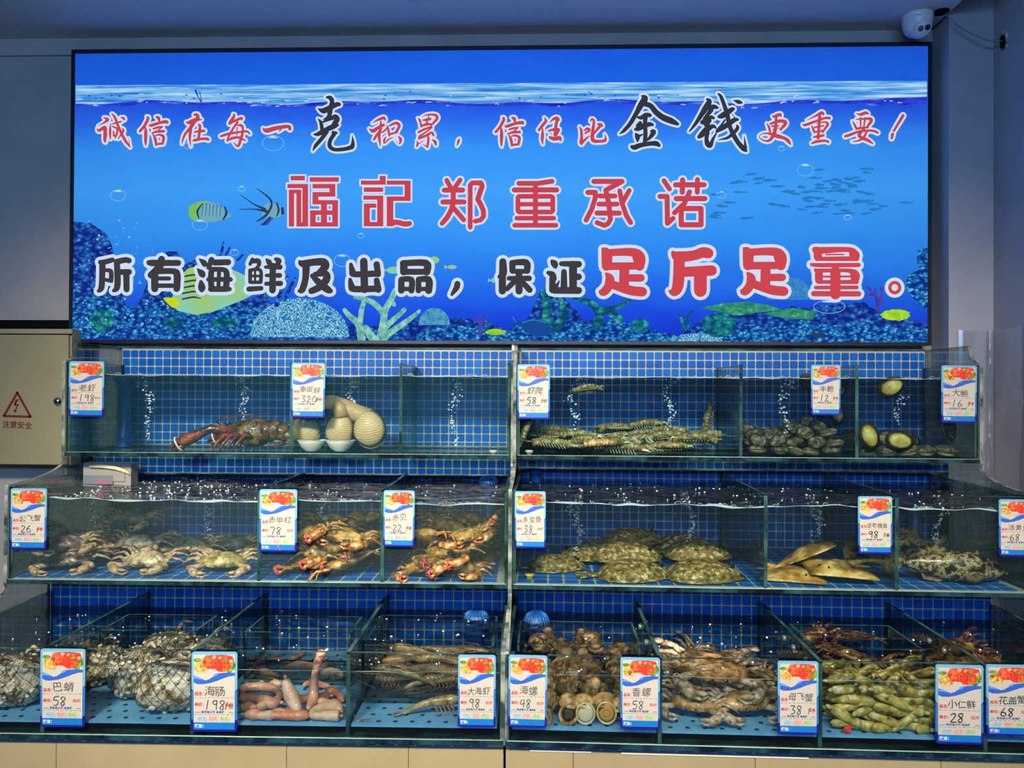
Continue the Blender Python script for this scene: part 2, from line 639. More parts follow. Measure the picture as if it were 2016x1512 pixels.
MB().lathe([(0, 0.016), (0.008, 0.0155), (0.0145, 0.011), (0.0165, 0.004), (0.0165, 0)], 20, M=Matrix.Translation(kp) @ Matrix.Rotation(PI / 2, 4, 'X')).box(
    (kp.x - 0.0015, kp.y - 0.0175, kp.z - 0.006), (kp.x + 0.0015, kp.y - 0.0155, kp.z + 0.006), 1).build('lock', [MAT['chrome'], MAT['black']], dr)


def decal(strokes, mat, name, parent, y, fr=WALL, grow=0.0, smooth=False):
    V, Fc = brush(strokes, grow, smooth)
    vs = [fr.at(x, yy, y) for x, yy in V]
    return MB().add(vs, Fc).build(name, MAT[mat], parent)


def cab(px, py):
    return (px, py)


tri = [(34, 773, 4.5), (7.5, 819, 4.5), (60, 820.5, 4.5), (34, 773, 4.5)]
decal([tri], 'warn', 'warning_triangle', dr, YC - 0.0008)
bolt = [[(38, 786), (31, 786), (27.5, 799), (33.5, 799), (29, 807), (26.5, 805), (28, 813.5), (34, 808), (31.2, 807.6), (37.5, 796), (32.3, 795.5)]]
bm_v = [WALL.at(x, y, YC - 0.0008) for x, y in bolt[0]]
MB().add(bm_v, [(0, 1, 10, 2), (10, 9, 3, 2), (9, 8, 4, 3), (4, 8, 7, 6, 5)]).build('lightning_symbol', MAT['warn'], dr)
for i, ch in enumerate('注意安全'):
    vs, fs = text_mesh(ch, 0.030, bold=0.0004)
    p = WALL.at(4.5 + 14.6 * i, 841 + 0.7 * i, YC - 0.0008)
    MB().add([(p.x + v.x, p.y, p.z + v.y) for v in vs], fs).build('warning_character', MAT['warn'], dr)
# black boxes stand in for the shade in the recess above and beside the cabinet
a, b = WALL.at(0, 631, 3.09), WALL.at(147, 647, 3.09)
MB().box((a.x - 0.5, 3.06, cz1 + 0.001), (WALL.at(137, 640, 3.06).x, YW - 0.001, WALL.at(50, 630, 3.06).z)).build('recess_shade_top', MAT['black'], None, WALL.M)['kind'] = 'structure'
MB().box((cabx1 + 0.002, 3.03, WALL.at(140, 912, 3.03).z), (cabx1 + 0.034, YW - 0.001, WALL.at(140, 672, 3.03).z)).build('recess_shade_side', MAT['black'], None, WALL.M)['kind'] = 'structure'

# ---------------------------------------------------------------- ceiling camera
MAT['camgrey'] = M_plain('camera_print', (70, 80, 110), 0.5)
MAT['lens'] = M_plain('camera_lens', (6, 8, 16), 0.05, 0.9)
MAT['irlens'] = M_plain('camera_infrared_window', (60, 50, 70), 0.15, 0.8, vary=[(0.4, (30, 25, 45)), (0.6, (150, 110, 120))], scale=180)
pcam = WALL.onz(1806, 30, CEIL)

scam = thing('security_camera', 'white turret security camera hanging from the ceiling corner above the banner', 'camera', WALL.M @ Matrix.Translation(pcam))
MB().lathe([(0.0, 0), (0.0535, 0), (0.0555, -0.003), (0.0555, -0.010), (0.0545, -0.012), (0.0525, -0.040), (0.046, -0.060), (0.036, -0.072), (0.0, -0.075)], 28).build('housing', MAT['whiteplastic'], scam)
hd = MB()
MX = Matrix.Translation((0.002, -0.014, -0.055)) @ Matrix.Rotation(math.radians(28), 4, 'X')
hd.ball((0, 0, 0), 0.0385, 20, 12, 0, MX)
hd.lathe([(0.0, 0.0375), (0.026, 0.0365), (0.030, 0.032), (0.031, 0.020)], 24, 0, MX @ Matrix.Rotation(PI / 2, 4, 'X'))
ball = hd.build('ball', MAT['whiteplastic'], scam)
for sx, mm, nm in ((0.0125, 'lens', 'lens'), (-0.0125, 'irlens', 'infrared_light')):
    MB().lathe([(0.0, 0.0385), (0.0085, 0.0385), (0.0105, 0.0375), (0.0105, 0.034)], 18, 0, MX @ Matrix.Translation((sx, 0, 0.004 * (1 if sx > 0 else 0))) @ Matrix.Rotation(PI / 2, 4, 'X')).build(nm, MAT[mm], ball)
vs, fs = text_mesh('alhua', 0.0085, shear=0.2)
MB().add([(v.x - 0.030, -math.sqrt(0.0542 ** 2 - (v.x - 0.030) ** 2) - 0.0006, v.y - 0.024) for v in vs], fs).build('brand_print', MAT['camgrey'], scam)

# ---------------------------------------------------------------- clear plastic sheet hung on the right-hand wall
m, nt, out = new_mat('clear_plastic_film')
t = N(nt, 'ShaderNodeBsdfTransparent')
t.inputs[0].default_value = (0.97, 0.97, 0.98, 1)
g = N(nt, 'ShaderNodeBsdfGlossy', i_Roughness=0.22)
g.inputs[0].default_value = (0.9, 0.9, 0.9, 1)
mx = N(nt, 'ShaderNodeMixShader')
mx.inputs[0].default_value = 0.16
nt.links.new(t.outputs[0], mx.inputs[1])
nt.links.new(g.outputs[0], mx.inputs[2])
nt.links.new(mx.outputs[0], out.inputs[0])
MAT['film'] = m
vs, fs = [], []
NU, NV = 90, 40
LP = XR - XP - 0.03          # width of the sheet on the pillar; the rest turns the corner along the side wall
for j in range(NV + 1):
    for i in range(NU + 1):
        u, v = i / NU, j / NV
        sdist = u * (LP + 0.7)
        z = 0.235 - 1.1 * v + 0.012 * mnoise.noise(Vector((u * 9, 0, 2)))
        q = Vector((sdist * 9, v * 2.4, 3.3))
        f = mnoise.noise(q) + 0.5 * mnoise.noise(q * 2.3)
        wob = 0.018 * mnoise.noise(Vector((v * 4, 7.7, 0))) + 0.006 * mnoise.noise(Vector((v * 13, 2.7, 0)))
        lift = 0.010 + 0.006 * abs(f)
        for s0, h in ((0.012, 0.014), (LP + 0.004, 0.030), (LP + 0.21, 0.022), (LP + 0.42, 0.022)):
            lift += h * math.exp(-abs(sdist - s0 - wob) / 0.011)
        if sdist < LP:
            vs.append((XP + 0.03 + sdist, YP - lift, z))
        else:
            vs.append((XR - lift, YP - 0.004 - (sdist - LP), z))
for j in range(NV):
    for i in range(NU):
        a = j * (NU + 1) + i
        fs.append((a, a + 1, a + NU + 2, a + NU + 1))
o = MB().add(vs, fs, 0, True).build('plastic_sheet', MAT['film'], None, WALL.M)
tag(o, 'wrinkled clear plastic sheet hanging on the right wall beside the tanks', 'plastic sheet')

# ---------------------------------------------------------------- counter under the tanks
for key, fr in RACK.items():
    yb = Y2 + 0.012
    top = B2 - 0.026
    cn = tag(link('counter_base', None, None, fr.M), 'beige panelled counter base under the %s bank of tanks' % ('left' if key == 'L' else 'right'), 'counter')
    MB().box((0.0, yb + 0.016, FLOOR), (W, BK2 + 0.3, top)).build('body', MAT['beige'], cn)
    xs = [0.0, 0.36, 0.95, 1.26, W] if key == 'L' else [0.0, 0.17, 0.62, 1.07, W]
    for a, b in zip(xs, xs[1:]):
        MB().box((a + 0.0008, yb, FLOOR + 0.08), (b - 0.0008, yb + 0.016, top - 0.001)).build('panel', MAT['beige'], cn)
    if key == 'R':
        MAT['paper'] = M_plain('white_tape', (225, 222, 205), 0.6)
        for (a, b, h) in ((0.062, 0.215, 0.004), (0.29, 0.75, 0.005)):
            MB().box((a, yb - 0.002, top - h), (b, yb, top - 0.0005)).build('tape_strip', MAT['paper'], cn)
text_mesh('8', 0.022, shear=0.1)     # (made early, while the scene is small)
# ================================================================== THE LIGHT-BOX BANNER
YB = 3.03
bx0 = (WALL.at(150, 103, YB).x + WALL.at(141, 668, YB).x) / 2
bx1 = (WALL.at(1825, 94, YB).x + WALL.at(1828, 675, YB).x) / 2
bz1 = (WALL.at(150, 103, YB).z + WALL.at(1825, 94, YB).z) / 2
bz0 = (WALL.at(141, 668, YB).z + WALL.at(1828, 675, YB).z) / 2
BW, BH = bx1 - bx0, bz1 - bz0
BM = WALL.M @ Matrix.Translation((bx0, YB, bz0))
banner = thing('lightbox_banner', 'large backlit blue undersea banner with red and black Chinese lettering', 'banner', BM)


def bp(px, py):
    """pixel -> banner coordinates (metres from the lower left corner)"""
    p = WALL.at(px, py, YB)
    return (p.x - bx0, p.z - bz0)


# frame
fm = MB()
for a, b in (((-0.014, -0.004, BH), (BW + 0.014, 0.068, BH + 0.016)), ((-0.014, -0.004, -0.012), (BW + 0.014, 0.068, 0)),
             ((-0.014, -0.004, 0), (0, 0.068, BH)), ((BW, -0.004, 0), (BW + 0.014, 0.068, BH))):
    fm.box(a, b)
fm.build('frame', MAT['dark'], banner)
# printed film
m, nt, out = new_mat('sea_print')
tc = N(nt, 'ShaderNodeTexCoord')
sp = N(nt, 'ShaderNodeSeparateXYZ')
nt.links.new(tc.outputs['Object'], sp.inputs[0])
nz = N(nt, 'ShaderNodeTexNoise', i_Scale=3.2, i_Detail=5.0, i_Roughness=0.6)
mpg = N(nt, 'ShaderNodeMapping')
mpg.inputs['Scale'].default_value = (0.8, 1, 1.8)
nt.links.new(tc.outputs['Object'], mpg.inputs[0])
nt.links.new(mpg.outputs[0], nz.inputs['Vector'])
ma = N(nt, 'ShaderNodeMath', operation='MULTIPLY_ADD')
ma.inputs[1].default_value = 0.14
nt.links.new(nz.outputs[0], ma.inputs[0])
sc = N(nt, 'ShaderNodeMath', operation='DIVIDE')
sc.inputs[1].default_value = BH
nt.links.new(sp.outputs[2], sc.inputs[0])
sb = N(nt, 'ShaderNodeMath', operation='SUBTRACT')
sb.inputs[1].default_value = 0.07
nt.links.new(sc.outputs[0], sb.inputs[0])
nt.links.new(sb.outputs[0], ma.inputs[2])
rp = ramp(nt, [(0.0, (22, 48, 200)), (0.10, (28, 76, 220)), (0.22, (38, 116, 234)), (0.36, (50, 145, 241)), (0.52, (62, 158, 246)),
               (0.66, (52, 145, 244)), (0.76, (42, 105, 232)), (0.83, (34, 80, 222)), (0.90, (28, 98, 224)), (1.0, (26, 86, 214))], ma.outputs[0])
# lighter towards the middle of the print
cx = N(nt, 'ShaderNodeMath', operation='MULTIPLY_ADD')
cx.inputs[1].default_value = 2.0 / BW
cx.inputs[2].default_value = -1.0
nt.links.new(sp.outputs[0], cx.inputs[0])
ab = N(nt, 'ShaderNodeMath', operation='MULTIPLY')
nt.links.new(cx.outputs[0], ab.inputs[0])
nt.links.new(cx.outputs[0], ab.inputs[1])
hs = N(nt, 'ShaderNodeMath', operation='MULTIPLY_ADD')
hs.inputs[1].default_value = -0.16
hs.inputs[2].default_value = 1.05
nt.links.new(ab.outputs[0], hs.inputs[0])
em = N(nt, 'ShaderNodeEmission')
nt.links.new(rp.outputs[0], em.inputs[0])
nt.links.new(hs.outputs[0], em.inputs[1])
nt.links.new(em.outputs[0], out.inputs[0])
MB().box((0, 0, 0), (BW, 0.06, BH)).build('printed_film', m, banner)

LY = [0.0]


def flat(name, polys, mat, parent=banner, lift=None):
    """flat print on the film from pixel outlines"""
    LY[0] += 0.00004
    y = -0.0004 - LY[0] if lift is None else -lift
    for P in polys:
        q = [bp(*p) for p in P]
        o = MB().add([(x, y, max(0.0008, z)) for x, z in q], [tuple(range(len(q)))]).build(name, mat, parent)
    return o


def flat_strokes(name, strokes, mat, grow=0.0, parent=banner, smooth=True, lift=None):
    LY[0] += 0.00004
    y = -0.0004 - LY[0] if lift is None else -lift
    V, Fc = brush(strokes, grow, smooth)
    mb = MB()
    mb.add([(a, y, max(0.0008, b)) for a, b in (bp(*p) for p in V)], Fc)
    return mb.build(name, mat, parent)


def E_noise(name, stops, scale, stretch=(1, 1, 1), detail=5.0, rough=0.65, contour=0.0, voro=0.0):
    m, nt, out = new_mat(name)
    tc = N(nt, 'ShaderNodeTexCoord')
    mp = N(nt, 'ShaderNodeMapping')
    mp.inputs['Scale'].default_value = stretch
    nt.links.new(tc.outputs['Object'], mp.inputs[0])
    nz = N(nt, 'ShaderNodeTexNoise', i_Scale=scale, i_Detail=detail, i_Roughness=rough)
    nt.links.new(mp.outputs[0], nz.inputs['Vector'])
    fac = nz.outputs[0]
    if contour:
        k = N(nt, 'ShaderNodeMath', operation='MULTIPLY')
        k.inputs[1].default_value = contour
        nt.links.new(fac, k.inputs[0])
        pp = N(nt, 'ShaderNodeMath', operation='PINGPONG')
        pp.inputs[1].default_value = 1.0
        nt.links.new(k.outputs[0], pp.inputs[0])
        fac = pp.outputs[0]
    if voro:
        vo = N(nt, 'ShaderNodeTexVoronoi', i_Scale=voro)
        nt.links.new(mp.outputs[0], vo.inputs['Vector'])
        k = N(nt, 'ShaderNodeMath', operation='MULTIPLY_ADD')
        k.inputs[1].default_value = -0.45
        nt.links.new(vo.outputs['Distance'], k.inputs[0])
        nt.links.new(fac, k.inputs[2])
        k2 = N(nt, 'ShaderNodeMath', operation='ADD')
        k2.inputs[1].default_value = 0.15
        nt.links.new(k.outputs[0], k2.inputs[0])
        fac = k2.outputs[0]
    r = ramp(nt, stops, fac)
    e = N(nt, 'ShaderNodeEmission')
    nt.links.new(r.outputs[0], e.inputs[0])
    nt.links.new(e.outputs[0], out.inputs[0])
    m.cycles.emission_sampling = 'NONE'
    return m


# ---- sea surface
E_streak = E_noise('print_surface_streaks', [(0.30, (28, 100, 205)), (0.44, (70, 150, 225)), (0.55, (140, 195, 238)), (0.68, (205, 228, 245))], 9, (0.35, 1, 9), 3.0)
top = lambda x: 168 - (x - 148) * (9 / 1677)
line = lambda x: 203 - (x - 148) * (3 / 1677) + 3.0 * math.sin(x / 71) + 2.2 * math.sin(x / 29 + 1) - (12 * max(0, (x - 1720) / 105) ** 1.3 if x > 1720 else 0)
xs = [149 + 1676 * i / 120 for i in range(121)]
LY[0] += 0.00004
mb = MB()
for a, b in zip(xs, xs[1:]):
    q = [bp(a, top(a)), bp(b, top(b)), bp(b, line(b)), bp(a, line(a))]
    mb.add([(x, -0.0004 - LY[0], z) for x, z in q], [(0, 1, 2, 3)])
mb.build('sea_surface_print', E_streak, banner)
E_indigo = E_noise('print_surface_line', [(0.35, (30, 30, 185)), (0.55, (52, 70, 215)), (0.70, (130, 160, 240))], 30, (0.3, 1, 1.4), 4.0)
LY[0] += 0.00004
mb = MB()
for a, b in zip(xs, xs[1:]):
    h = lambda x: 3 + 9 * abs(mnoise.noise(Vector((x / 55, 2.2, 0)))) + (7 if x > 1700 else 0)
    q = [bp(a, line(a) - 1), bp(b, line(b) - 1), bp(b, line(b) + h(b)), bp(a, line(a) + h(a))]
    mb.add([(x, -0.0004 - LY[0], z) for x, z in q], [(0, 1, 2, 3)])
mb.build('wave_line_print', E_indigo, banner)
E_white = M_emit('print_white', (188, 216, 246))
E_soft = M_emit('print_soft_white', (120, 185, 246))
st = []
for k in range(70):
    x = R.uniform(150, 1800)
    y = line(x) + R.uniform(-14, 9)
    L = R.uniform(2, 14)
    st.append([(x, y, R.uniform(0.7, 2.2)), (x + L / 2, y - R.uniform(-1, 1.5), 1.8), (x + L, y + R.uniform(-1, 1), 0.6)])
flat_strokes('surface_glints_print', st, E_white)['kind'] = 'stuff'
E_drop = M_emit('print_droplet_blue', (36, 62, 190))
flat_strokes('surface_drops_print', [[(R.uniform(150, 1800), 0, 0)] for _ in range(0)] + [[(x, y, w), (x + w, y + 0.4, w)] for x, y, w in
             [(x0, line(x0) - R.uniform(6, 18), R.uniform(1, 2.6)) for x0 in [R.uniform(160, 560) for _ in range(16)] + [R.uniform(1000, 1350) for _ in range(14)] + [R.uniform(740, 830) for _ in range(4)]]]
             + [[(385, 178, 4), (391, 192, 1.6), (396, 200, 3)], [(393, 180, 1.6), (397, 198, 1.5)]], E_drop)['kind'] = 'stuff'

# ---- reef
E_reef = E_noise('print_reef', [(0.30, (14, 44, 128)), (0.40, (24, 84, 160)), (0.50, (36, 122, 184)), (0.58, (70, 165, 206)), (0.70, (135, 208, 226))], 34, (1, 1, 1.5), 6.0, 0.75, voro=62)
E_reef_dark = E_noise('print_reef_dark', [(0.30, (16, 34, 124)), (0.42, (26, 66, 156)), (0.54, (38, 104, 178)), (0.66, (80, 160, 208))], 28, (1, 1, 1.5), 6.0, 0.75, voro=48)
E_reef_green = E_noise('print_reef_green', [(0.32, (14, 70, 110)), (0.5, (26, 126, 130)), (0.66, (70, 180, 160)), (0.8, (120, 215, 180))], 30, (1, 1, 1.3), 5.0, 0.7, voro=34)
E_brain = E_noise('print_brain_coral', [(0.0, (30, 100, 165)), (0.45, (70, 150, 195)), (0.8, (150, 205, 226))], 34, (1, 1, 1), 1.0, 0.5, contour=16)
E_branch = E_noise('print_branch_coral', [(0.35, (70, 150, 150)), (0.5, (120, 190, 175)), (0.68, (175, 222, 205))], 40, (1, 1, 1), 4.0)
E_purple = E_noise('print_fan_coral', [(0.35, (60, 50, 150)), (0.65, (90, 80, 175))], 20)
E_yg = E_noise('print_yellow_green', [(0.35, (120, 190, 40)), (0.6, (180, 225, 50))], 24)
E_plate = E_noise('print_plate_coral', [(0.35, (24, 105, 110)), (0.55, (50, 150, 110)), (0.72, (130, 205, 160))], 26, (1, 1, 2))

BOT = lambda x: 667 + (x - 141) * (8 / 1687)


def ridge(name, x0, x1, prof, mat, seed, amp=5):
    """reef mass: from the lower edge up to a ragged profile [(x,y)]"""
    n = max(12, int((x1 - x0) / 7))
    LY[0] += 0.00004
    mb = MB()
    pv = None
    for i in range(n + 1):
        x = x0 + (x1 - x0) * i / n
        for (a, ya), (b, yb) in zip(prof, prof[1:]):
            if a <= x <= b:
                y = ya + (yb - ya) * (x - a) / max(1e-6, b - a)
                break
        y += amp * mnoise.noise(Vector((x / 16, seed, 0))) + amp * 0.6 * mnoise.noise(Vector((x / 5, seed, 3)))
        y = min(y, BOT(x) - 0.5)
        cur = (bp(x, y), bp(x, BOT(x)))
        if pv:
            mb.add([(p[0], -0.0004 - LY[0], max(0.0, p[1])) for p in (pv[1], cur[1], cur[0], pv[0])], [(0, 1, 2, 3)])
        pv = cur
    return mb.build(name, mat, banner)


ridge('left_reef_print', 143, 262, [(143, 437), (180, 440), (206, 456), (222, 486), (228, 520), (236, 560), (248, 600), (262, 640)], E_reef_dark, 1.0)
ridge('far_reef_print', 270, 560, [(270, 600), (290, 560), (320, 500), (345, 492), (372, 520), (400, 505), (440, 548), (480, 590), (520, 575), (560, 620)], E_reef_dark, 2.4, 8)
ridge('front_reef_print', 142, 700, [(142, 590), (200, 580), (260, 606), (330, 590), (420, 606), (500, 600), (560, 628), (640, 640), (700, 640)], E_reef, 4.0, 7)
ridge('middle_reef_print', 690, 1240, [(690, 650), (760, 640), (820, 628), (900, 626), (960, 634), (1000, 648), (1040, 628), (1064, 570), (1100, 570), (1124, 600), (1150, 630), (1200, 632), (1240, 640)], E_reef_dark, 5.2, 6)
ridge('low_reef_print', 820, 1480, [(820, 655), (900, 640), (1000, 652), (1100, 640), (1200, 628), (1280, 650), (1330, 660), (1400, 652), (1480, 640)], E_reef, 7.7, 5)
ridge('right_reef_print', 1340, 1826, [(1340, 660), (1380, 630), (1430, 612), (1480, 618), (1560, 606), (1640, 600), (1700, 596), (1740, 622), (1790, 628), (1826, 640)], E_reef_dark, 9.1, 6)
ridge('right_front_reef_print', 1400, 1826, [(1400, 664), (1460, 640), (1520, 646), (1580, 632), (1650, 640), (1720, 634), (1800, 650), (1826, 648)], E_reef, 11.3, 6)
flat('right_rock_print', [[(1826, 488), (1808, 492), (1804, 510), (1808, 532), (1790, 540), (1782, 556), (1786, 572), (1800, 590), (1826, 612)]], E_reef)


def ell(cx, cy, rx, ry, a0=0, a1=360, n=28, wob=0.0, sd=0):
    return [(cx + rx * math.cos(math.radians(a0 + (a1 - a0) * k / n)) * (1 + wob * mnoise.noise(Vector((k * 1.3, sd, 0)))),
             cy - ry * math.sin(math.radians(a0 + (a1 - a0) * k / n)) * (1 + wob * mnoise.noise(Vector((k * 1.3, sd, 5))))) for k in range(n + (0 if a1 - a0 == 360 else 1))]


flat('mound_coral_print', [ell(855, 640, 31, 34, 0, 180)], E_noise('print_mound_coral', [(0.35, (40, 120, 175)), (0.65, (95, 175, 205))], 50))
flat('brain_coral_print', [ell(590, 664, 98, 77, 0, 180, wob=0.03)], E_brain)
flat('low_brain_coral_print', [ell(1372, 672, 50, 16, 0, 180)], E_brain)
flat('round_coral_print', [ell(200, 632, 24, 22, wob=0.12), ell(342, 636, 20, 11, wob=0.1, sd=3), ell(440, 645, 26, 20, 0, 180, sd=5)], E_reef_green)
flat('dome_coral_print', [ell(1555, 590, 46, 44, 0, 180, wob=0.04)], E_noise('print_dome_coral', [(0.35, (40, 110, 190)), (0.65, (70, 150, 205))], 60))
flat('plate_coral_print', [[(1378, 607), (1420, 597), (1470, 594), (1510, 600), (1545, 611), (1500, 614), (1450, 622), (1410, 612)]], E_plate)
flat('plate_coral_print', [[(1500, 618), (1560, 606), (1610, 615), (1600, 630), (1540, 626)]], E_plate)
flat('bush_coral_print', [ell(1415, 640, 34, 24, wob=0.2, sd=9), ell(1260, 640, 18, 12, wob=0.3, sd=2)], E_reef_green)
flat('yellow_coral_print', [ell(1763, 620, 29, 11, wob=0.25, sd=1)], E_yg)
flat('yellow_coral_print', [ell(975, 654, 20, 6, wob=0.3, sd=7)], E_yg)
# branching corals
flat_strokes('branch_coral_print', [[(752, 668, 24), (755, 640, 16), (758, 612, 13), (770, 590, 12), (778, 572, 10)], [(757, 620, 12), (740, 600, 11), (722, 590, 10), (700, 584, 10)],
                                    [(752, 650, 14), (780, 625, 10), (796, 610, 9)], [(758, 662, 14), (790, 640, 11), (815, 622, 9), (826, 612, 6)],
                                    [(712, 668, 16), (706, 640, 13), (688, 622, 11), (678, 610, 8)], [(708, 640, 12), (712, 610, 10), (716, 590, 9), (700, 572, 9)],
                                    [(735, 668, 18), (720, 645, 12)], [(770, 590, 9), (776, 600, 8)]], E_branch)
flat_strokes('dark_branch_print', [[(545, 600, 9), (555, 570, 7), (566, 545, 6)], [(560, 590, 7), (572, 565, 6), (582, 548, 5)], [(432, 510, 5), (438, 490, 5), (440, 478, 4)], [(444, 505, 5), (452, 488, 4)], [(468, 512, 5), (478, 502, 4)]], E_reef_dark)
flat_strokes('fan_coral_print', [[(945, 660, 6), (946, 640, 5), (936, 626, 4)], [(946, 645, 5), (952, 630, 4), (958, 622, 3)], [(948, 634, 4), (944, 620, 3)]], E_purple)
flat_strokes('fan_coral_print', [[(1728, 610, 8), (1726, 590, 6), (1716, 575, 5), (1708, 566, 4)], [(1726, 592, 6), (1722, 570, 4)], [(1728, 594, 6), (1736, 580, 5), (1734, 566, 4)], [(1716, 580, 5), (1706, 582, 4)], [(1728, 600, 5), (1738, 590, 4)]], E_purple)
flat_strokes('branch_coral_print', [[(1175, 640, 20), (1180, 615, 18), (1160, 596, 12), (1132, 588, 9)], [(1185, 612, 14), (1215, 605, 10), (1240, 590, 7)], [(1200, 615, 14), (1220, 628, 14)]], E_reef_green)
flat_strokes('branch_coral_print', [[(1075, 640, 22), (1078, 600, 18), (1068, 575, 10)], [(1075, 640, 22), (1100, 640, 20), (1110, 610, 12), (1100, 580, 8)]], E_reef_green)
flat_strokes('branch_coral_print', [[(1345, 650, 6), (1342, 630, 5), (1336, 618, 4)], [(1346, 640, 5), (1354, 622, 5), (1362, 612, 4)], [(1348, 650, 5), (1360, 636, 4)]], E_reef_green)

# ---- fish
E_fishY = E_noise('print_striped_fish', [(0.3, (170, 205, 60)), (0.5, (150, 200, 130)), (0.7, (130, 205, 195))], 5, (1, 1, 1), 1.0)
E_fishG = M_emit('print_fish_grey', (110, 170, 190))
E_fishD = M_emit('print_fish_dark', (38, 62, 96))
E_yel = M_emit('print_fish_yellow', (196, 216, 30))
E_lime = M_emit('print_fish_lime', (120, 190, 90))
# butterfly fish
flat('butterfly_fish_print', [[(372, 420), (376, 408), (390, 397), (410, 396), (430, 402), (444, 412), (456, 426), (444, 432), (420, 437), (400, 438), (384, 434), (374, 428)]], E_fishG)
flat('butterfly_fish_print', [[(371, 422), (373, 406), (390, 397), (412, 396), (400, 401), (392, 410), (388, 424), (392, 436), (380, 434)]], E_lime)
flat_strokes('butterfly_fish_print', [[(398, 402, 2), (389, 416, 4), (392, 430, 2)], [(443, 408, 3), (446, 420, 5), (440, 432, 3)]], E_fishD)
flat_strokes('butterfly_fish_print', [[(400 + 7 * k, 400 + k * 0.8, 1.2), (398 + 7 * k, 425 + k * 0.3, 0.8)] for k in range(6)], E_fishD)
# cardinal fish
flat('cardinal_fish_print', [[(515, 412), (525, 400), (540, 400), (554, 408), (560, 420), (548, 428), (530, 430), (516, 424)]], E_fishG)
flat_strokes('cardinal_fish_print', [[(474, 384, 1.2), (500, 402, 2.4), (522, 412, 5)], [(472, 413, 1.4), (500, 412, 2.2), (524, 416, 6)], [(507, 372, 1.4), (530, 390, 3.5), (535, 404, 4), (524, 424, 5), (506, 436, 2)],
                                     [(545, 400, 3), (549, 414, 4), (545, 426, 2)], [(532, 428, 4), (522, 440, 6), (514, 442, 2)], [(556, 410, 5), (557, 420, 6)]], E_fishD)
flat_strokes('cardinal_fish_print', [[(536, 430, 4), (526, 442, 4)]], M_emit('print_violet', (70, 80, 200)))
# big striped fish low left
flat('striped_fish_print', [[(310, 590), (335, 600), (352, 545), (372, 528), (400, 522), (440, 524), (470, 536), (500, 552), (514, 572), (480, 590), (450, 602), (420, 614), (385, 620), (350, 612), (340, 602)]], E_fishY)
flat('striped_fish_print', [[(322, 586), (346, 586), (356, 600), (344, 606), (330, 604)]], E_yel)
flat_strokes('striped_fish_print', [[(360, 545 + 11 * k, 3), (385 - k, 541 + 11 * k, 3.5), (408 - 3 * k, 544 + 11 * k, 1.5)] for k in range(5)] + [[(318, 586, 2.4), (335, 604, 3), (352, 614, 2)]], E_fishD)
# surgeon fish
E_surg = M_emit('print_surgeon_fish', (24, 74, 150))
flat('surgeon_fish_print', [[(1008, 622), (1016, 632), (1028, 634), (1042, 629), (1062, 630), (1080, 638), (1090, 652), (1080, 660), (1060, 662), (1042, 656), (1028, 644), (1018, 640), (1007, 642), (1014, 634)]], E_surg)
flat_strokes('surgeon_fish_print', [[(1028, 636, 2), (1050, 630, 1.6), (1076, 636, 1.5)], [(1009, 624, 1.5), (1016, 634, 1.6)]], M_emit('print_surgeon_edge', (40, 150, 170)))
# tiny yellow fish
for (x, y, rx, ry) in ((776, 532, 15, 7), (855, 512, 10, 7), (890, 526, 9, 4), (972, 552, 5, 5)):
    flat('small_fish_print', [ell(x, y, rx, ry, n=14), [(x - rx + 2, y), (x - rx - 6, y - 4), (x - rx - 6, y + 4)]], E_fishY)
flat('small_fish_print', [ell(1610, 660, 16, 5, n=14)], E_fishD)
# school of grey fish on the right
E_school = M_emit('print_fish_school', (42, 122, 196))
sch = []
for k in range(74):
    if k < 14:
        x, y = R.uniform(1400, 1530), R.uniform(332, 430)
    else:
        x = R.gauss(1640, 62)
        y = R.gauss(380, 26)
    if not (1400 < x < 1800 and 318 < y < 452):
        continue
    L = R.uniform(9, 16)
    h = R.uniform(1.8, 3.2)
    t = R.uniform(-0.16, 0.16)
    P = [(-L, 0), (-L * 0.5, -h), (0, -h * 1.1), (L * 0.6, -h * 0.5), (L, -h), (L * 0.86, 0), (L, h), (L * 0.6, h * 0.4), (0, h), (-L * 0.5, h * 0.8)]
    sch.append([(x + a * math.cos(t) - b * math.sin(t), y + a * math.sin(t) + b * math.cos(t)) for a, b in P])
flat('fish_school_print', sch, E_school)
# printed bubbles: thin rings with a bright cap
rings, caps = [], []
for (x, y, rx, ry) in ((233, 385, 15, 11), (538, 282, 21, 15), (372, 287, 9, 7), (476, 372, 7, 5), (394, 443, 15, 10), (462, 497, 8, 6), (674, 513, 16, 12), (1538, 293, 6, 5), (1585, 335, 16, 12),
                       (1420, 384, 9, 7), (1632, 604, 31, 13), (711, 464, 6, 5), (1668, 428, 7, 5)):
    rings.append([(x + rx * math.cos(2 * PI * k / 22), y + ry * math.sin(2 * PI * k / 22), 1.3) for k in range(23)])
    caps.append([(x - rx * 0.45, y - ry * 0.72, 1), (x, y - ry * 0.8, ry * 0.35), (x + rx * 0.45, y - ry * 0.68, 1)])
for a, b in zip(rings, caps):
    o = flat_strokes('bubble_print', [a], E_soft, smooth=False)
    flat_strokes('highlight_print', [b], E_white, parent=o)
st = []
for k in range(150):
    if k < 60:
        x, y = R.uniform(170, 350), R.uniform(412, 545)
        if abs((y - 412) * 1.2 + 180 - x) > 60:
            continue
    else:
        x, y = R.uniform(146, 340), R.uniform(510, 665)
    w = R.choice([1.2, 1.6, 2.2, 3.0, 4.2])
    st.append([(x, y, w), (x + 0.8, y + 0.4, w)])
flat_strokes('fine_bubbles_print', st, E_soft)['kind'] = 'stuff'

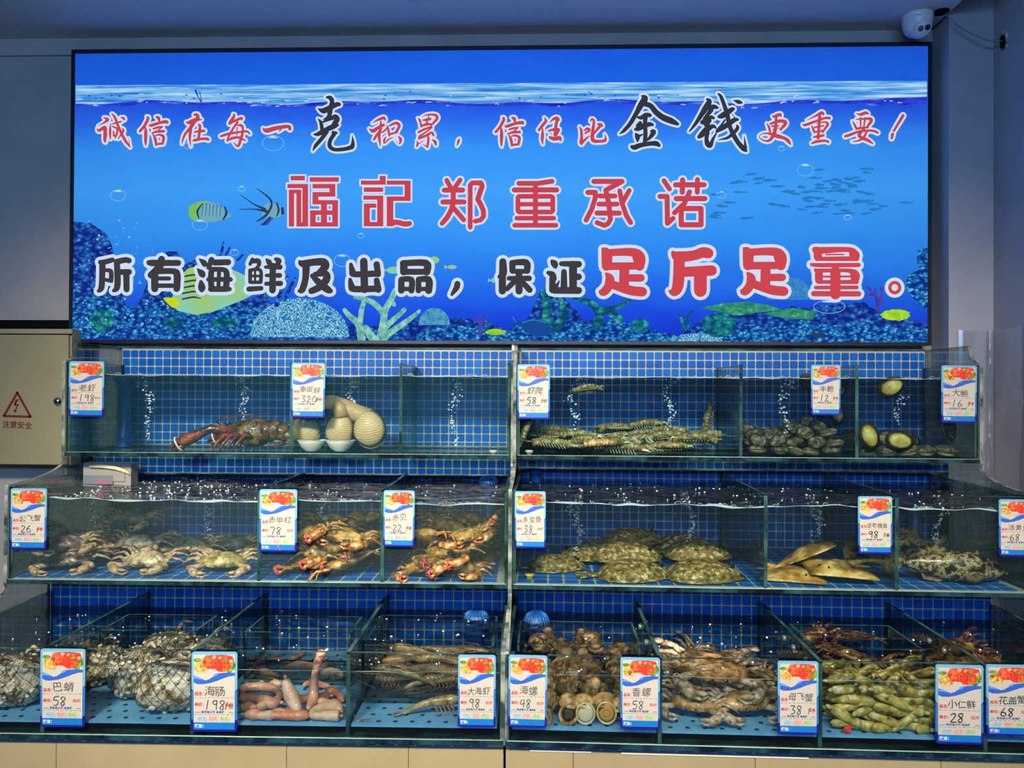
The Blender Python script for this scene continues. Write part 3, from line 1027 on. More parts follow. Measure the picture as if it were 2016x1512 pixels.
# ------------------------------------------------------------------ lettering
INK = {'r': M_emit('print_red', (200, 66, 80)), 'k': M_emit('print_black', (50, 54, 66)), 'K': M_emit('print_warm_black', (62, 60, 62)), 'R': M_emit('print_bright_red', (206, 70, 80))}
OUTL = M_emit('print_outline', (205, 222, 248))
CR = {'1': (180, 210, 8.064), '2': (420, 210, 6.72), '3': (590, 175, 10.8), '4': (710, 215, 8.064), '5': (960, 215, 8.064), '6': (1210, 170, 10.8), '7': (1340, 170, 10.8),
      '8': (1480, 210, 6.3), '9': (550, 335, 7.2), 'a': (850, 335, 7.2), 'b': (1130, 335, 7.2), 'c': (180, 490, 6.72), 'd': (470, 490, 6.72), 'e': (760, 490, 5.04),
      'f': (1160, 470, 7.2), 'g': (1430, 470, 5.449)}
XIN = '890,165,10 915,195,45 860,310,45 785,400,42;870,330,20 878,420,52 875,560,45 878,630,10;1030,170,10 1075,185,55 1090,230,35;935,295,12 960,310,45 1100,265,45 1205,250,55 1220,275,20;1000,360,30 1070,340,35 1140,330,25;1140,330,20 1080,380,22;975,430,22 1060,405,42 1165,400,40;990,440,15 1030,530,48 1040,625,25;1005,480,10 1090,455,32 1160,490,45 1145,590,40;1040,605,40 1150,595,35'
CHARS = [
    ('r', 4.1, '1', '215,185,20 275,215,50 215,265,28 120,315,6;105,355,8 135,390,45 225,340,55 235,400,60 230,540,50 240,580,8;235,540,30 270,440,6;330,285,10 400,270,30 490,245,25;318,290,15 312,400,40 315,520,20;345,320,20 400,345,30 430,370,35 410,470,30 385,515,10;365,400,20 375,470,40;340,125,20 385,175,40 430,290,42 490,430,42 560,560,45 630,655,14;620,635,20 605,510,4;505,350,8 520,400,38 440,520,14;480,178,8 525,195,45 540,220,18'),
    ('r', 4.1, '1', XIN),
    ('r', 4.1, '1', '1515,250,10 1560,265,55 1650,225,60 1760,215,20;1650,140,40 1690,140,50 1700,190,60 1640,250,70 1590,340,55 1500,450,35 1450,600,12;1560,350,12 1480,450,10 1450,560,10;1590,370,50 1575,500,40 1590,640,8;1650,415,25 1720,400,40 1800,395,45;1705,295,15 1735,310,40 1730,400,42 1715,510,45;1620,555,15 1660,540,45 1780,520,40 1860,525,45 1865,550,15'),
    ('r', 4.1, '2', '270,105,6 285,130,35 235,220,50 215,235,10;255,215,30 330,180,35 385,160,35 385,185,15;330,215,30 270,300,28 215,400,28 190,460,18;195,465,12 250,430,35 340,415,32 430,455,22;330,255,20 385,260,35 400,330,30 370,450,40 335,530,30 275,480,8;110,400,30 200,370,35 350,345,28 450,335,30 490,365,22;325,280,15 320,380,15'),
    ('r', 4.1, '2', '665,290,10 710,325,60 850,290,55 1000,270,45 1020,305,40;900,315,20 870,340,6'),
    ('k', 4.1, '3', '585,195,45 660,205,95 700,290,95 660,450,110 640,580,90 580,640,60 500,660,8;395,430,10 520,480,120 680,400,110 800,345,100 850,345,80;395,645,10 460,720,70 480,820,80 490,930,80;520,710,50 640,660,70 760,610,110 810,660,110 760,740,110 720,790,80;520,890,60 640,850,110 760,800,100 830,780,40;295,975,10 380,980,80 520,920,110 600,920,70;590,920,90 480,1070,85 350,1220,75 290,1330,15;720,940,70 790,950,60;740,980,90 660,1110,85 650,1230,90 740,1300,80 900,1300,80 1060,1270,90 1130,1230,100 1140,1120,55 1125,1000,6'),
    ('r', 4.1, '4', '190,235,6 280,180,35 370,150,50 395,180,28;140,315,8 200,355,60 290,300,50 370,260,45;325,200,20 325,300,45 300,420,45 305,500,40 320,600,8;290,370,25 250,440,40 220,490,35;340,380,20 400,340,30 430,290,20;425,265,12 445,330,35 460,425,30;460,275,25 560,230,45 620,270,45 570,370,40;460,410,35 585,375,30;410,450,15 380,500,35 385,550,20 450,490,25 530,450,5;600,440,10 640,490,50 620,560,14 550,495,5'),
    ('r', 4.1, '4', '915,150,10 945,190,35 970,290,25;980,130,6 1060,100,25 1180,100,40 1220,150,45 1150,240,35 1120,270,20;1085,120,18 1060,200,28 1040,250,20;985,185,15 1040,180,40 1110,165,40;960,280,30 1050,250,40 1130,250,30;1130,290,30 1040,320,35 930,370,35 925,385,20;1130,300,30 1060,360,25 940,440,30 935,480,30;940,470,40 1060,420,40 1130,380,35 1160,420,40;1075,420,25 1080,500,38 1065,600,35 1060,625,10;1050,600,25 980,560,5;900,505,8 910,560,35 895,600,25;920,560,20 1020,500,4;1135,490,8 1185,525,50 1200,575,30'),
    ('r', 4.1, '4', '1570,480,18 1555,525,42 1530,595,6'),
    ('r', 4.1, '5', 'XIN'),
    ('r', 4.1, '5', '895,140,8 925,195,45 870,270,48 815,340,42;870,320,20 872,420,48 865,500,42 878,565,10;985,225,6 1040,170,40 1100,155,60 1125,180,40;1100,190,50 1080,300,48 1070,420,50;965,355,25 1040,335,45 1120,330,45 1120,360,40 1085,420,40;985,375,8 1020,415,10;990,460,45 1060,480,65 1140,465,60 1155,500,40'),
    ('r', 4.1, '5', '1460,285,15 1485,350,42 1490,450,45 1485,540,60 1500,565,20;1500,540,40 1560,480,35 1615,430,12;1530,350,20 1580,320,45 1615,345,40 1550,390,30;1630,210,10 1650,170,35 1685,200,38 1670,330,50 1660,450,60 1680,510,60 1780,520,45 1860,505,50 1870,460,30 1855,400,4;1740,240,15 1790,260,60 1810,275,40;1780,280,50 1700,380,30 1670,440,15'),
    ('k', 4.1, '6', '560,215,20 640,270,130 560,400,130 450,600,100 330,800,90 200,950,75 100,1025,16;640,390,110 760,430,110 880,570,120 1030,680,130 1200,750,130 1330,815,70;455,660,20 560,680,90 660,620,90 740,630,90;650,680,100 640,800,90 650,1000,90 640,1200,90;430,930,50 500,910,110 620,850,110 740,820,95 800,830,60;540,790,80 480,850,70;430,1010,10 480,1080,110 480,1180,40;520,1070,60 600,1030,20;760,960,30 820,980,110 780,1060,90 700,1150,50;360,1295,70 420,1310,110 560,1260,100 760,1230,95 880,1230,110 940,1270,70'),
    ('k', 4.1, '7', '550,285,40 600,340,110 520,480,130 420,640,100 300,820,70 180,970,30;600,470,110 700,450,100 770,470,60;640,520,100 560,620,80 480,700,40;430,770,50 540,720,100 640,670,80 690,690,60;600,740,100 540,840,100;380,1090,75 440,1040,120 560,920,130 680,860,80 730,890,50;420,800,30 500,800,80;560,1000,100 540,1120,85 560,1230,110 620,1270,100 680,1130,60 750,1000,30 755,900,12;790,170,35 850,240,75 920,420,85 980,620,100 1030,850,90 1110,1040,100 1220,1220,100 1330,1340,110 1390,1390,40;1370,1320,70 1340,1060,6;800,660,60 870,640,120 1000,560,120 1090,500,90 1120,500,50;770,960,80 870,900,110 1000,820,110 1130,730,100 1200,720,60;930,730,40 860,830,40 790,910,40;1080,600,12 1150,690,20;1190,850,45 1200,900,75 1120,1000,75 980,1110,60 790,1150,12;1110,310,10 1220,345,90 1290,365,40'),
    ('r', 4.1, '8', '250,125,10 280,130,40 340,105,40 355,130,20;180,215,8 205,260,30 220,320,25;225,220,25 320,190,40 390,190,45 410,220,45 350,290,30;245,250,25 330,245,15;260,290,15 330,270,10;295,140,30 290,250,40 270,340,45 220,420,35 150,430,20 85,385,10 120,345,12 200,340,25 300,370,50 400,400,40 450,440,42 475,480,12'),
    ('r', 4.1, '8', '675,175,6 780,125,25 860,85,42 880,105,25;630,230,20 660,235,35 780,190,30 900,150,30 955,150,35;835,130,40 825,250,35 815,400,35;735,245,12 755,290,30 770,330,20;790,215,10 900,200,20 935,225,35 900,280,28 870,330,20;770,265,20 880,245,20;765,325,20 870,305,25;760,385,20 820,375,35 880,365,30;740,460,25 800,440,35 900,430,30 940,445,30'),
    ('r', 4.1, '8', '1290,95,10 1340,105,35 1400,85,40 1430,95,25;1240,190,10 1270,240,30 1290,290,20;1290,165,15 1390,160,25 1460,160,40 1470,190,40 1420,260,25;1340,150,25 1340,260,18;1395,150,25 1380,260,18;1290,280,30 1430,265,25;1150,375,30 1200,360,35 1330,315,30 1480,305,30 1550,330,30;1380,290,30 1320,360,40 1370,400,40 1430,425,40 1490,465,18;1420,310,25 1370,400,28 1290,435,20 1235,440,6'),
    ('r', 4.1, '8', '1865,120,40 1750,310,28;1735,350,40 1725,400,30'),
    ('r', 3.4, '9', 'B168,88,370,152 122,203,405,262 335,203,415,805 142,283,318,335 142,283,217,805 250,330,318,805 250,745,415,805 438,108,850,172 478,203,800,265 718,203,800,382 478,318,800,382 478,318,560,492 478,432,838,492 597,432,682,805 757,432,838,805 443,577,838,640 443,577,523,805 443,745,838,805'),
    ('r', 3.4, '9', 'B1162,155,1512,213 1428,88,1512,213 1203,252,1476,315 1197,368,1478,425 1392,368,1478,800 1203,480,1380,540 1203,480,1288,800 1203,740,1478,802 1528,155,1865,213 1780,155,1865,443 1528,380,1865,443 1528,380,1620,802|1610,752,86 1680,745,75 1780,770,75 1850,762,72'),
    ('r', 4.2, 'a', 'L215,150,66 270,255,66;405,145,66 330,255,66;180,290,72 440,290,72;160,457,72 460,457,72;308,270,72 308,470,72;308,470,72 280,570,72 220,680,72 150,760,68;310,540,70 455,710,70;547,230,68 547,815,68;547,220,68 575,188,68 700,188,72 717,235,72 690,310,74 655,420,74 700,500,72 735,580,72 735,660,70 700,710,66 615,730,66'),
    ('r', 4.2, 'a', 'L1235,195,70 1500,195,70 1705,165,70;1170,287,72 1770,287,72;1470,200,70 1470,780,70;1222,390,66 1240,378,66 1695,378,66 1715,395,66 1715,585,66 1695,600,66 1240,600,66 1222,585,66 1222,390,66;1222,490,62 1715,490,62;1205,687,64 1730,687,64;1175,787,66 1760,787,66'),
    ('r', 4.2, 'b', 'L280,167,72 680,167,72 450,290,72 490,480,72 515,700,70 480,765,70 430,790,70 325,750,70;360,373,68 580,373,68;350,488,68 610,488,68;325,615,72 640,615,72;195,322,74 300,322,74 300,400,70 250,560,70 170,715,70;645,300,68 680,480,68 740,650,70 800,750,70;780,295,68 690,460,68'),
    ('r', 4.2, 'b', 'L1270,155,68 1350,275,68;1215,380,72 1315,380,72 1320,760,72 1400,690,70;1435,215,74 1840,215,74;1535,145,74 1530,320,74;1745,140,70 1742,320,70;1445,410,74 1850,410,74;1632,315,70 1560,480,72 1420,610,72;1515,550,74 1795,550,74 1795,780,74 1515,780,74 1515,550,74'),
    ('K', 6.6, 'c', '130,180,60 200,175,70 290,150,66;160,190,85 155,400,80 145,520,80 110,560,50;200,285,50 270,300,60 275,400,65;190,410,50 280,430,50;350,190,80 360,400,85 350,520,80 310,555,50;350,175,80 460,150,75 510,160,75;390,310,75 510,310,80;475,340,85 478,540,80'),
    ('K', 6.6, 'c', '760,175,30 800,190,85 1000,190,80 1160,190,80;940,140,90 900,260,110 800,350,90;850,320,100 850,530,95;880,300,80 1100,300,80 1145,350,95 1140,530,90;880,395,55 1040,395,55;880,490,60 1080,490,60'),
    ('K', 6.6, 'c', '1440,140,20 1500,190,80 1510,220,50;1415,270,20 1470,330,90 1490,360,50;1460,440,50 1470,510,100 1470,550,60;1600,150,80 1560,250,60;1640,185,80 1820,180,80;1600,280,75 1590,400,80 1600,520,80;1600,275,66 1760,280,66 1800,340,80 1790,530,85;1560,408,62 1850,408,62;1590,535,76 1780,535,76 1840,535,56;1700,290,54 1690,520,54'),
    ('K', 6.6, 'd', '190,140,46 160,205,46;180,170,56 265,165,70 275,220,50 230,265,34;160,290,52 160,440,52;160,285,46 295,285,46 300,440,52;160,362,36 295,362,36;160,445,46 300,445,46;225,285,30 225,440,30;145,535,70 305,525,62;370,140,20 410,180,74 420,220,50;500,140,50 540,165,74 500,230,50;365,245,46 555,245,70;375,355,46 550,355,66;370,465,54 560,460,72;460,230,84 455,550,88'),
    ('K', 6.6, 'd', '810,160,20 850,200,90 1000,180,95 1130,180,105 1150,240,105 1070,320,80;900,230,100 890,400,88 850,540,86 810,560,50;1020,340,70 1150,330,90 1170,400,100 1090,500,95 970,560,86;980,360,60 1080,460,95 1180,540,96 1220,560,66'),
    ('K', 6.6, 'd', '1660,170,100 1670,540,100;1490,210,50 1510,300,85 1540,340,80 1830,330,86;1830,210,86 1850,340,78;1480,410,50 1500,500,90 1540,535,86 1840,530,86;1830,420,78 1850,540,92'),
    ('K', 6.6, 'e', '180,150,76 180,230,76;170,145,60 400,145,70 405,230,76;180,230,60 400,230,60;155,310,62 155,415,66;155,305,54 255,310,60 255,415,62;155,400,44 250,400,44;325,310,56 325,415,58;325,305,54 425,310,70 425,415,72;325,400,44 425,400,44'),
    ('K', 6.6, 'e', '710,350,60 700,390,58 655,455,30'),
    ('K', 6.6, 'e', '1160,130,70 1160,250,78 1120,280,30;1155,260,72 1155,420,72;1255,150,64 1255,220,60;1250,140,54 1390,140,68 1400,220,64;1255,225,48 1395,225,48;1320,240,66 1320,420,72;1220,295,46 1420,295,56;1270,330,56 1200,400,50;1360,340,56 1425,410,60'),
    ('K', 6.6, 'e', '1640,120,20 1670,150,70 1680,180,40;1610,240,40 1650,260,66 1660,300,66;1650,300,62 1650,410,66;1680,390,50 1720,320,10;1740,150,50 1910,155,66;1855,160,80 1855,410,76;1860,280,62 1910,280,66;1765,230,56 1765,410,70;1670,415,66 1910,415,70'),
    ('R', 6.6, 'f', 'ZU'), ('R', 6.6, 'f', '1180,200,50 1260,260,150 1480,240,140 1600,200,150 1680,210,150;1270,260,160 1265,500,160 1250,680,160 1200,760,120 1130,745,30;1330,475,140 1730,455,150;1570,500,185 1570,740,180'),
    ('R', 6.6, 'g', 'ZU2'),
    ('R', 6.6, 'g', '940,110,40 980,130,74 1300,120,54 1360,170,105 1370,190,105;970,130,84 975,200,90;1060,174,16 1250,172,16;970,220,44 1390,217,54;905,280,35 1000,287,46 1410,285,46;950,340,40 1000,345,44 1300,345,44 1370,390,100 1370,440,90;985,370,84 985,445,84;1000,410,22 1350,408,22;975,467,40 1390,467,46;1162,350,110 1162,600,110;950,527,40 1390,525,42;930,592,58 1410,594,58'),
    ('R', 6.6, 'g', 'L' + ' '.join('%.1f,%.1f,36' % (1797 + 53 * math.cos(k * PI / 12), 527 + 55 * math.sin(k * PI / 12)) for k in range(25))),
]
ZU = '190,150,40 245,220,150 245,390,140;230,205,100 600,195,120 700,270,180 710,390,140;250,395,110 700,390,105;495,420,140 490,660,140;540,560,105 730,560,108;240,500,40 290,570,125 270,680,125 200,760,115 150,750,40;290,640,110 430,690,125 600,740,135 750,755,135'


def parse(s):
    return [[tuple(float(q) for q in p.split(',')) for p in st.split()] for st in s.split(';')]


for (ink, bord, crop, s) in CHARS:
    ox, oy, k = CR[crop]
    dx = dy = 0
    if s == 'XIN':
        s, dx, dy = XIN, -655, -28
    if s == 'ZU':
        s = ZU
    if s == 'ZU2':
        s = ZU
        ox, oy, k = 1160 + 277.5, 469, 7.2
    V, Fc, V2, F2 = [], [], [], []
    smooth = True
    rest = s
    if s[0] == 'B':
        rest = None
        body, _, tail = s[1:].partition('|')
        for q in body.split():
            x0, y0, x1, y1 = [float(t) for t in q.split(',')]
            b = len(V)
            V += [(x0, y0), (x1, y0), (x1, y1), (x0, y1)]
            Fc.append((b, b + 1, b + 2, b + 3))
            e = bord * k
            b = len(V2)
            c = e * 0.5
            V2 += [(x0 - e + c, y0 - e), (x1 + e - c, y0 - e), (x1 + e, y0 - e + c), (x1 + e, y1 + e - c), (x1 + e - c, y1 + e), (x0 - e + c, y1 + e), (x0 - e, y1 + e - c), (x0 - e, y0 - e + c)]
            F2.append(tuple(range(b, b + 8)))
        if tail:
            rest = tail
    elif s[0] == 'L':
        rest = s[1:]
        smooth = False
    if rest:
        sts = parse(rest)
        for (g, VV, FF) in ((0.0, V, Fc), (bord * k, V2, F2)):
            a, f = brush(sts, g, smooth)
            b = len(VV)
            VV += a
            FF += [tuple(b + i for i in t) for t in f]
    mb = MB().add([(p[0], -0.0075, p[1]) for p in (bp(ox + (x + dx) / k, oy + (y + dy) / k) for x, y in V)], Fc)
    ch = mb.build('character', INK[ink], banner)
    mb = MB().add([(p[0], -0.0066, p[1]) for p in (bp(ox + (x + dx) / k, oy + (y + dy) / k) for x, y in V2)], F2)
    mb.build('outline', OUTL, ch)
# ================================================================== PRICE TAGS
m, nt, out = new_mat('tag_seafood_photo')
tc = N(nt, 'ShaderNodeTexCoord')
vo = N(nt, 'ShaderNodeTexVoronoi', i_Scale=170.0)
nt.links.new(tc.outputs['Object'], vo.inputs['Vector'])
r1 = ramp(nt, [(0.0, (214, 62, 44)), (0.35, (226, 82, 48)), (0.6, (236, 112, 66)), (0.8, (240, 170, 130)), (0.93, (120, 110, 40))], vo.outputs['Color'], 'CONSTANT')
nz = N(nt, 'ShaderNodeTexNoise', i_Scale=300.0, i_Detail=3.0)
nt.links.new(tc.outputs['Object'], nz.inputs['Vector'])
r2 = ramp(nt, [(0.35, (150, 30, 24)), (0.5, (255, 255, 255)), (0.7, (255, 225, 200))], nz.outputs[0])
mxc = N(nt, 'ShaderNodeMix', data_type='RGBA', blend_type='MULTIPLY')
mxc.inputs[0].default_value = 0.75
nt.links.new(r1.outputs[0], mxc.inputs[6])
nt.links.new(r2.outputs[0], mxc.inputs[7])
bs = N(nt, 'ShaderNodeBsdfPrincipled', i_Roughness=0.4)
nt.links.new(mxc.outputs[2], bs.inputs[0])
nt.links.new(bs.outputs[0], out.inputs[0])
TP = m
TC = {'card': M_plain('tag_card', (188, 184, 172), 0.4), 'rim_top': M_plain('tag_rim_light_blue', (104, 166, 200), 0.3), 'rim': M_plain('tag_rim_blue', (40, 110, 190), 0.3),
      'rim_bot': M_plain('tag_rim_indigo', (28, 20, 140), 0.3), 'wave': M_plain('tag_wave_blue', (44, 92, 190), 0.4), 'wave2': M_plain('tag_wave_light', (90, 150, 215), 0.4),
      'band': M_plain('tag_band_blue', (18, 112, 190), 0.4), 'red': M_plain('tag_red', (205, 45, 48), 0.5), 'blue': M_plain('tag_small_blue', (70, 90, 160), 0.5),
      'pen': M_plain('pen_grey', (92, 84, 78), 0.6), 'pend': M_plain('pen_black', (38, 34, 34), 0.6), 'penr': M_plain('pen_maroon', (110, 40, 48), 0.6), 'white': M_plain('tag_white', (225, 235, 240), 0.5),
      'c1': M_plain('tag_pale_blue', (150, 200, 220), 0.5), 'c2': M_plain('tag_pale_red', (236, 160, 150), 0.5), 'c3': M_plain('tag_pale_green', (160, 210, 120), 0.5),
      'shell': M_plain('tag_shell_print', (196, 160, 70), 0.4, vary=[(0.35, (120, 70, 40)), (0.5, (205, 165, 75)), (0.65, (230, 200, 120))], scale=160),
      'leaf': M_plain('tag_leaf_print', (90, 140, 40), 0.4, vary=[(0.35, (50, 95, 30)), (0.65, (130, 175, 60))], scale=150), 'dash': M_plain('tag_dash', (120, 118, 110), 0.5),
      'acryl': M_clear('tag_acrylic', (240, 246, 250), 1.2)}
# the tag is drawn on a 78 x 137 grid (z up from 0 at the bottom), 1 unit = 1.19 mm at scale 1
U = 0.00119
TW, TH = 78, 137


def rr(x0, z0, x1, z1, r, n=4):
    o = []
    for cx, cz, a in ((x1 - r, z1 - r, 0), (x0 + r, z1 - r, 90), (x0 + r, z0 + r, 180), (x1 - r, z0 + r, 270)):
        for k in range(n + 1):
            t = math.radians(a + 90 * k / n)
            o.append((cx + r * math.cos(t), cz + r * math.sin(t)))
    return o


def tflat(polys, y, mb=None):
    mb = mb or MB()
    for q in polys:
        mb.add([(x * U, y, z * U) for x, z in q], [tuple(range(len(q)))[::-1]])
    return mb


def ttext(s, x, z, size, y, spacing=1.0, shear=0.0, bold=0.0, mb=None, sx=1.0, rot=0.0):
    vs, fs = text_mesh(s, size, shear=shear, spacing=spacing, bold=bold)
    mb = mb or MB()
    c, sn = math.cos(rot), math.sin(rot)
    mb.add([((x + (v.x * c - v.y * sn) * sx) * U, y, (z + v.x * sn + v.y * c) * U) for v in vs], fs)
    return mb


def ell2(cx, cz, rx, rz, n=14, wob=0.0, sd=0):
    return [(cx + rx * math.cos(2 * PI * k / n) * (1 + wob * mnoise.noise(Vector((k * 1.7, sd, 1)))), cz + rz * math.sin(2 * PI * k / n) * (1 + wob * mnoise.noise(Vector((k * 1.7, sd, 4))))) for k in range(n)]


COMMON = []


def common():
    """printed matter shared by all tags -> [(name, mesh)]"""
    L = []
    rim = MB()
    o = rr(0, 0, TW, TH, 5)
    lev = lambda z: 2 if z < 14 else (0 if z > 95 else 1)
    rim.add([(x * U, 0.0, z * U) for x, z in o] + [(x * U, 0.004, z * U) for x, z in o], [], 0)
    n = len(o)
    rim.prism([(x * U, z * U) for x, z in rr(0, 70, TW, TH, 5)], 0.0, 0.004, 0)
    rim.prism([(x * U, z * U) for x, z in rr(0, 20, TW, 70, 0.5, 1)], 0.0, 0.004, 1)
    rim.prism([(x * U, z * U) for x, z in rr(0, 0, TW, 20, 5)], 0.0, 0.004, 2)
    L.append(('holder', rim.mesh('holder', [TC['rim_top'], TC['rim'], TC['rim_bot']])))
    hk = MB()
    # clear hook over the pane: strip back and lip down behind
    hk.box((4 * U, 0.002, TH * U - 0.0005), (TW * U, 0.022, TH * U + 0.001)).box((4 * U, 0.0205, TH * U - 0.016), (TW * U, 0.022, TH * U))
    L.append(('hook', hk.mesh('hook', TC['acryl'])))
    L.append(('card', tflat([[(4, 4), (TW - 4, 4), (TW - 4, TH - 5), (4, TH - 5)]], -0.0006).mesh('card', TC['card'])))
    L.append(('bottom_band', tflat([[(4, 4), (TW - 4, 4), (TW - 4, 16), (4, 16)]], -0.0009).mesh('bottom_band', TC['band'])))
    L.append(('picture', tflat([[(16, 110), (19, 122), (24, 131), (40, 132), (58, 132), (70, 130), (73, 120), (74, 110), (66, 105), (56, 103), (46, 103), (40, 108), (30, 108), (24, 106)]], -0.0009).mesh('picture', TP)))
    L.append(('picture_shells', tflat([ell2(14, 111, 9, 9, 16, 0.2, 3), ell2(22, 106, 6, 5, 12, 0.2, 5)], -0.0012).mesh('picture_shells', TC['shell'])))
    L.append(('picture_leaves', tflat([ell2(11, 123, 7, 3.4, 12, 0.5, 1), ell2(71, 114, 4.5, 7, 12, 0.4, 2), ell2(64, 105, 6, 3.2, 12, 0.4, 7), ell2(56, 122, 5, 2, 10, 0.5, 9)], -0.0012).mesh('picture_leaves', TC['leaf'])))
    wv = [(4, 85), (10, 82), (20, 82), (32, 84), (44, 88), (56, 93), (66, 96), (74, 97), (74, 101.5), (62, 102), (50, 101), (44, 99), (36, 94), (30, 90), (24, 88), (18, 91), (12, 94), (4, 96)]
    L.append(('wave_print', tflat([wv], -0.0014).mesh('wave_print', TC['wave'])))
    L.append(('wave_crest', tflat([[(4, 94), (9, 95), (15, 92.5), (20, 89), (14, 90), (8, 91), (4, 91)], [(37, 97), (41, 100), (47, 101.5), (44, 97), (40, 95)]], -0.0017).mesh('wave_crest', TC['wave2'])))
    t = ttext('品名：', 5.5, 63, 6.8, -0.0014, bold=0.12)
    ttext('单价：', 5.5, 44.5, 6.8, -0.0014, bold=0.12, mb=t)
    L.append(('printed_words', t.mesh('printed_words', TC['red'])))
    t = ttext('深圳渔江汽 渔渔鲜', 17, 32.5, 4.4, -0.0014, 1.16, bold=0.1)
    L.append(('slogan', t.mesh('slogan', TC['blue'])))
    d = []
    for k in range(9):
        d.append([(5 + 7.8 * k, 58.6), (10 + 7.8 * k, 58.6), (10 + 7.8 * k, 59.1), (5 + 7.8 * k, 59.1)])
        d.append([(5 + 7.8 * k, 29.6), (10 + 7.8 * k, 29.6), (10 + 7.8 * k, 30.1), (5 + 7.8 * k, 30.1)])
    d += [[(7, 33), (15, 33), (15, 33.9), (7, 33.9)], [(64, 33), (71, 33), (71, 33.9), (64, 33.9)]]
    mb = tflat(d, -0.0014)
    L.append(('dashes', mb.mesh('dashes', TC['dash'])))
    for nm, c, w in (('c1', 19, '健康'), ('c2', 38, '新鲜'), ('c3', 57, '美味')):
        mb = MB()
        for dx in (-3.8, 3.8):
            for r0, r1 in ((4.6, 3.5),):
                n = 18
                vs = [((c + dx + rr_ * math.cos(2 * PI * k / n)) * U, -0.0014, (22.5 + rr_ * math.sin(2 * PI * k / n)) * U) for rr_ in (r0, r1) for k in range(n)]
                mb.add(vs, [(k, (k + 1) % n, n + (k + 1) % n, n + k) for k in range(n)])
        ttext(w, c - 7.2, 20.2, 6.2, -0.0016, 1.1, mb=mb, sx=1.0)
        L.append(('round_badge', mb.mesh('round_badge', TC[nm])))
    t = ttext('做法：', 5.8, 7.6, 6.6, -0.0014, bold=0.2)
    L.append(('printed_heading', t.mesh('printed_heading', TC['white'])))
    t = ttext('元/斤', 57, 44.5, 6.4, -0.0014, bold=0.15)
    L.append(('unit_print', t.mesh('unit_print', TC['red'])))
    return L


COMMON = common()
DIG = {'0': '5,10 1,6 1,3 4,0 7,3 7,7 4,10', '1': '4,11 2,0', '2': '1,8 4,10 6,8 4,4 1,0 7,0', '3': '1,10 6,10 3,6 6,4 5,1 1,0', '4': '3,10 1,4 7,5;6,10 5,0', '5': '2,10 1,6 5,6 6,3 4,0 1,0;2,10 7,10.5',
       '6': '5,10 1,5 1,1 4,0 6,2 4,5 1,4', '7': '0,9 6,10 3,0', '8': '6,9 3,10 1,8 3,5.5 5,3 4,0 2,0 1,2 4,5 6,8', '9': '6,9 3,10 1,8 2,6 5,6 6,10 5,0', '/': '6,10 2,0'}


def pen_digits(s, x, z, h, w=0.9):
    st = []
    for c in s:
        if c in DIG:
            for a in DIG[c].split(';'):
                st.append([(x + float(p.split(',')[0]) * h / 10 + R.uniform(-.2, .2), z + float(p.split(',')[1]) * h / 10 * R.uniform(0.97, 1.03), w) for p in a.split()])
        x += h * 0.82
    return st


# (rack, tier, px x0, x1, y top, name, price, unit, pen, label words)
TAGS = [('L', 0, 136, 205, 711, '老虾', '198', '', 'pen', 'lobster tank'), ('L', 0, 574, 640, 714, '象拔蚌', '320', '斤', 'pen', 'geoduck tank'),
        ('R', 0, 1019, 1083, 717, '虾爬', '58', '斤', 'pend', 'mantis shrimp tank'), ('R', 0, 1597, 1655, 718, '半鲍', '12', '个', 'pend', 'small abalone tank'),
        ('R', 0, 1853, 1923, 719, '大鲍', '16', '个', 'pen', 'large abalone tank'),
        ('L', 1, 21, 92, 961, '公飞蟹', '26', '个', 'pen', 'flower crab tank'), ('L', 1, 511, 585, 963, '赤甲红', '78', '', 'pen', 'red-brown crab tank'),
        ('L', 1, 755, 816, 965, '赤贝', '22', '斤', 'pen', 'banded crab tank'), ('R', 1, 1014, 1075, 967, '多宝鱼', '38', '', 'pen', 'turbot tank'),
        ('R', 1, 1690, 1757, 977, '活老板鱼', '98', '条', 'pend', 'skate tank'), ('R', 1, 1967, 2036, 983, '活黄鱼', '68', '', 'pen', 'mottled fish tank'),
        ('L', 2, 80, 168, 1277, '巴蛸', '58', '', 'pen', 'net bag tank'), ('L', 2, 378, 468, 1283, '海肠', '198', '份', 'pen', 'sea worm tank'),
        ('L', 2, 902, 976, 1289, '大海虾', '98', '', 'pen', 'big shrimp tank'), ('R', 2, 1001, 1077, 1289, '海螺', '48', '', 'pen', 'left side of the whelk tank'),
        ('R', 2, 1222, 1300, 1294, '香螺', '58', '', 'pen', 'right side of the whelk tank'), ('R', 2, 1532, 1612, 1301, '母飞蟹', '38', '个', 'pen', 'bottom swimming crab tank'),
        ('R', 2, 1842, 1936, 1308, '小仁鲜', '28', '', 'pend', 'razor clam tank'), ('R', 2, 1942, 2034, 1308, '花盖蟹', '68', '', 'pend', 'bottom right corner tank')]
BOT_PX = {136: 820, 574: 822, 1019: 825, 1597: 817, 1853: 832, 21: 1081, 511: 1086, 755: 1076, 1014: 1079, 1690: 1090, 1967: 1095, 80: 1431, 378: 1440, 902: 1431, 1001: 1431, 1222: 1434, 1532: 1445, 1842: 1464, 1942: 1448}
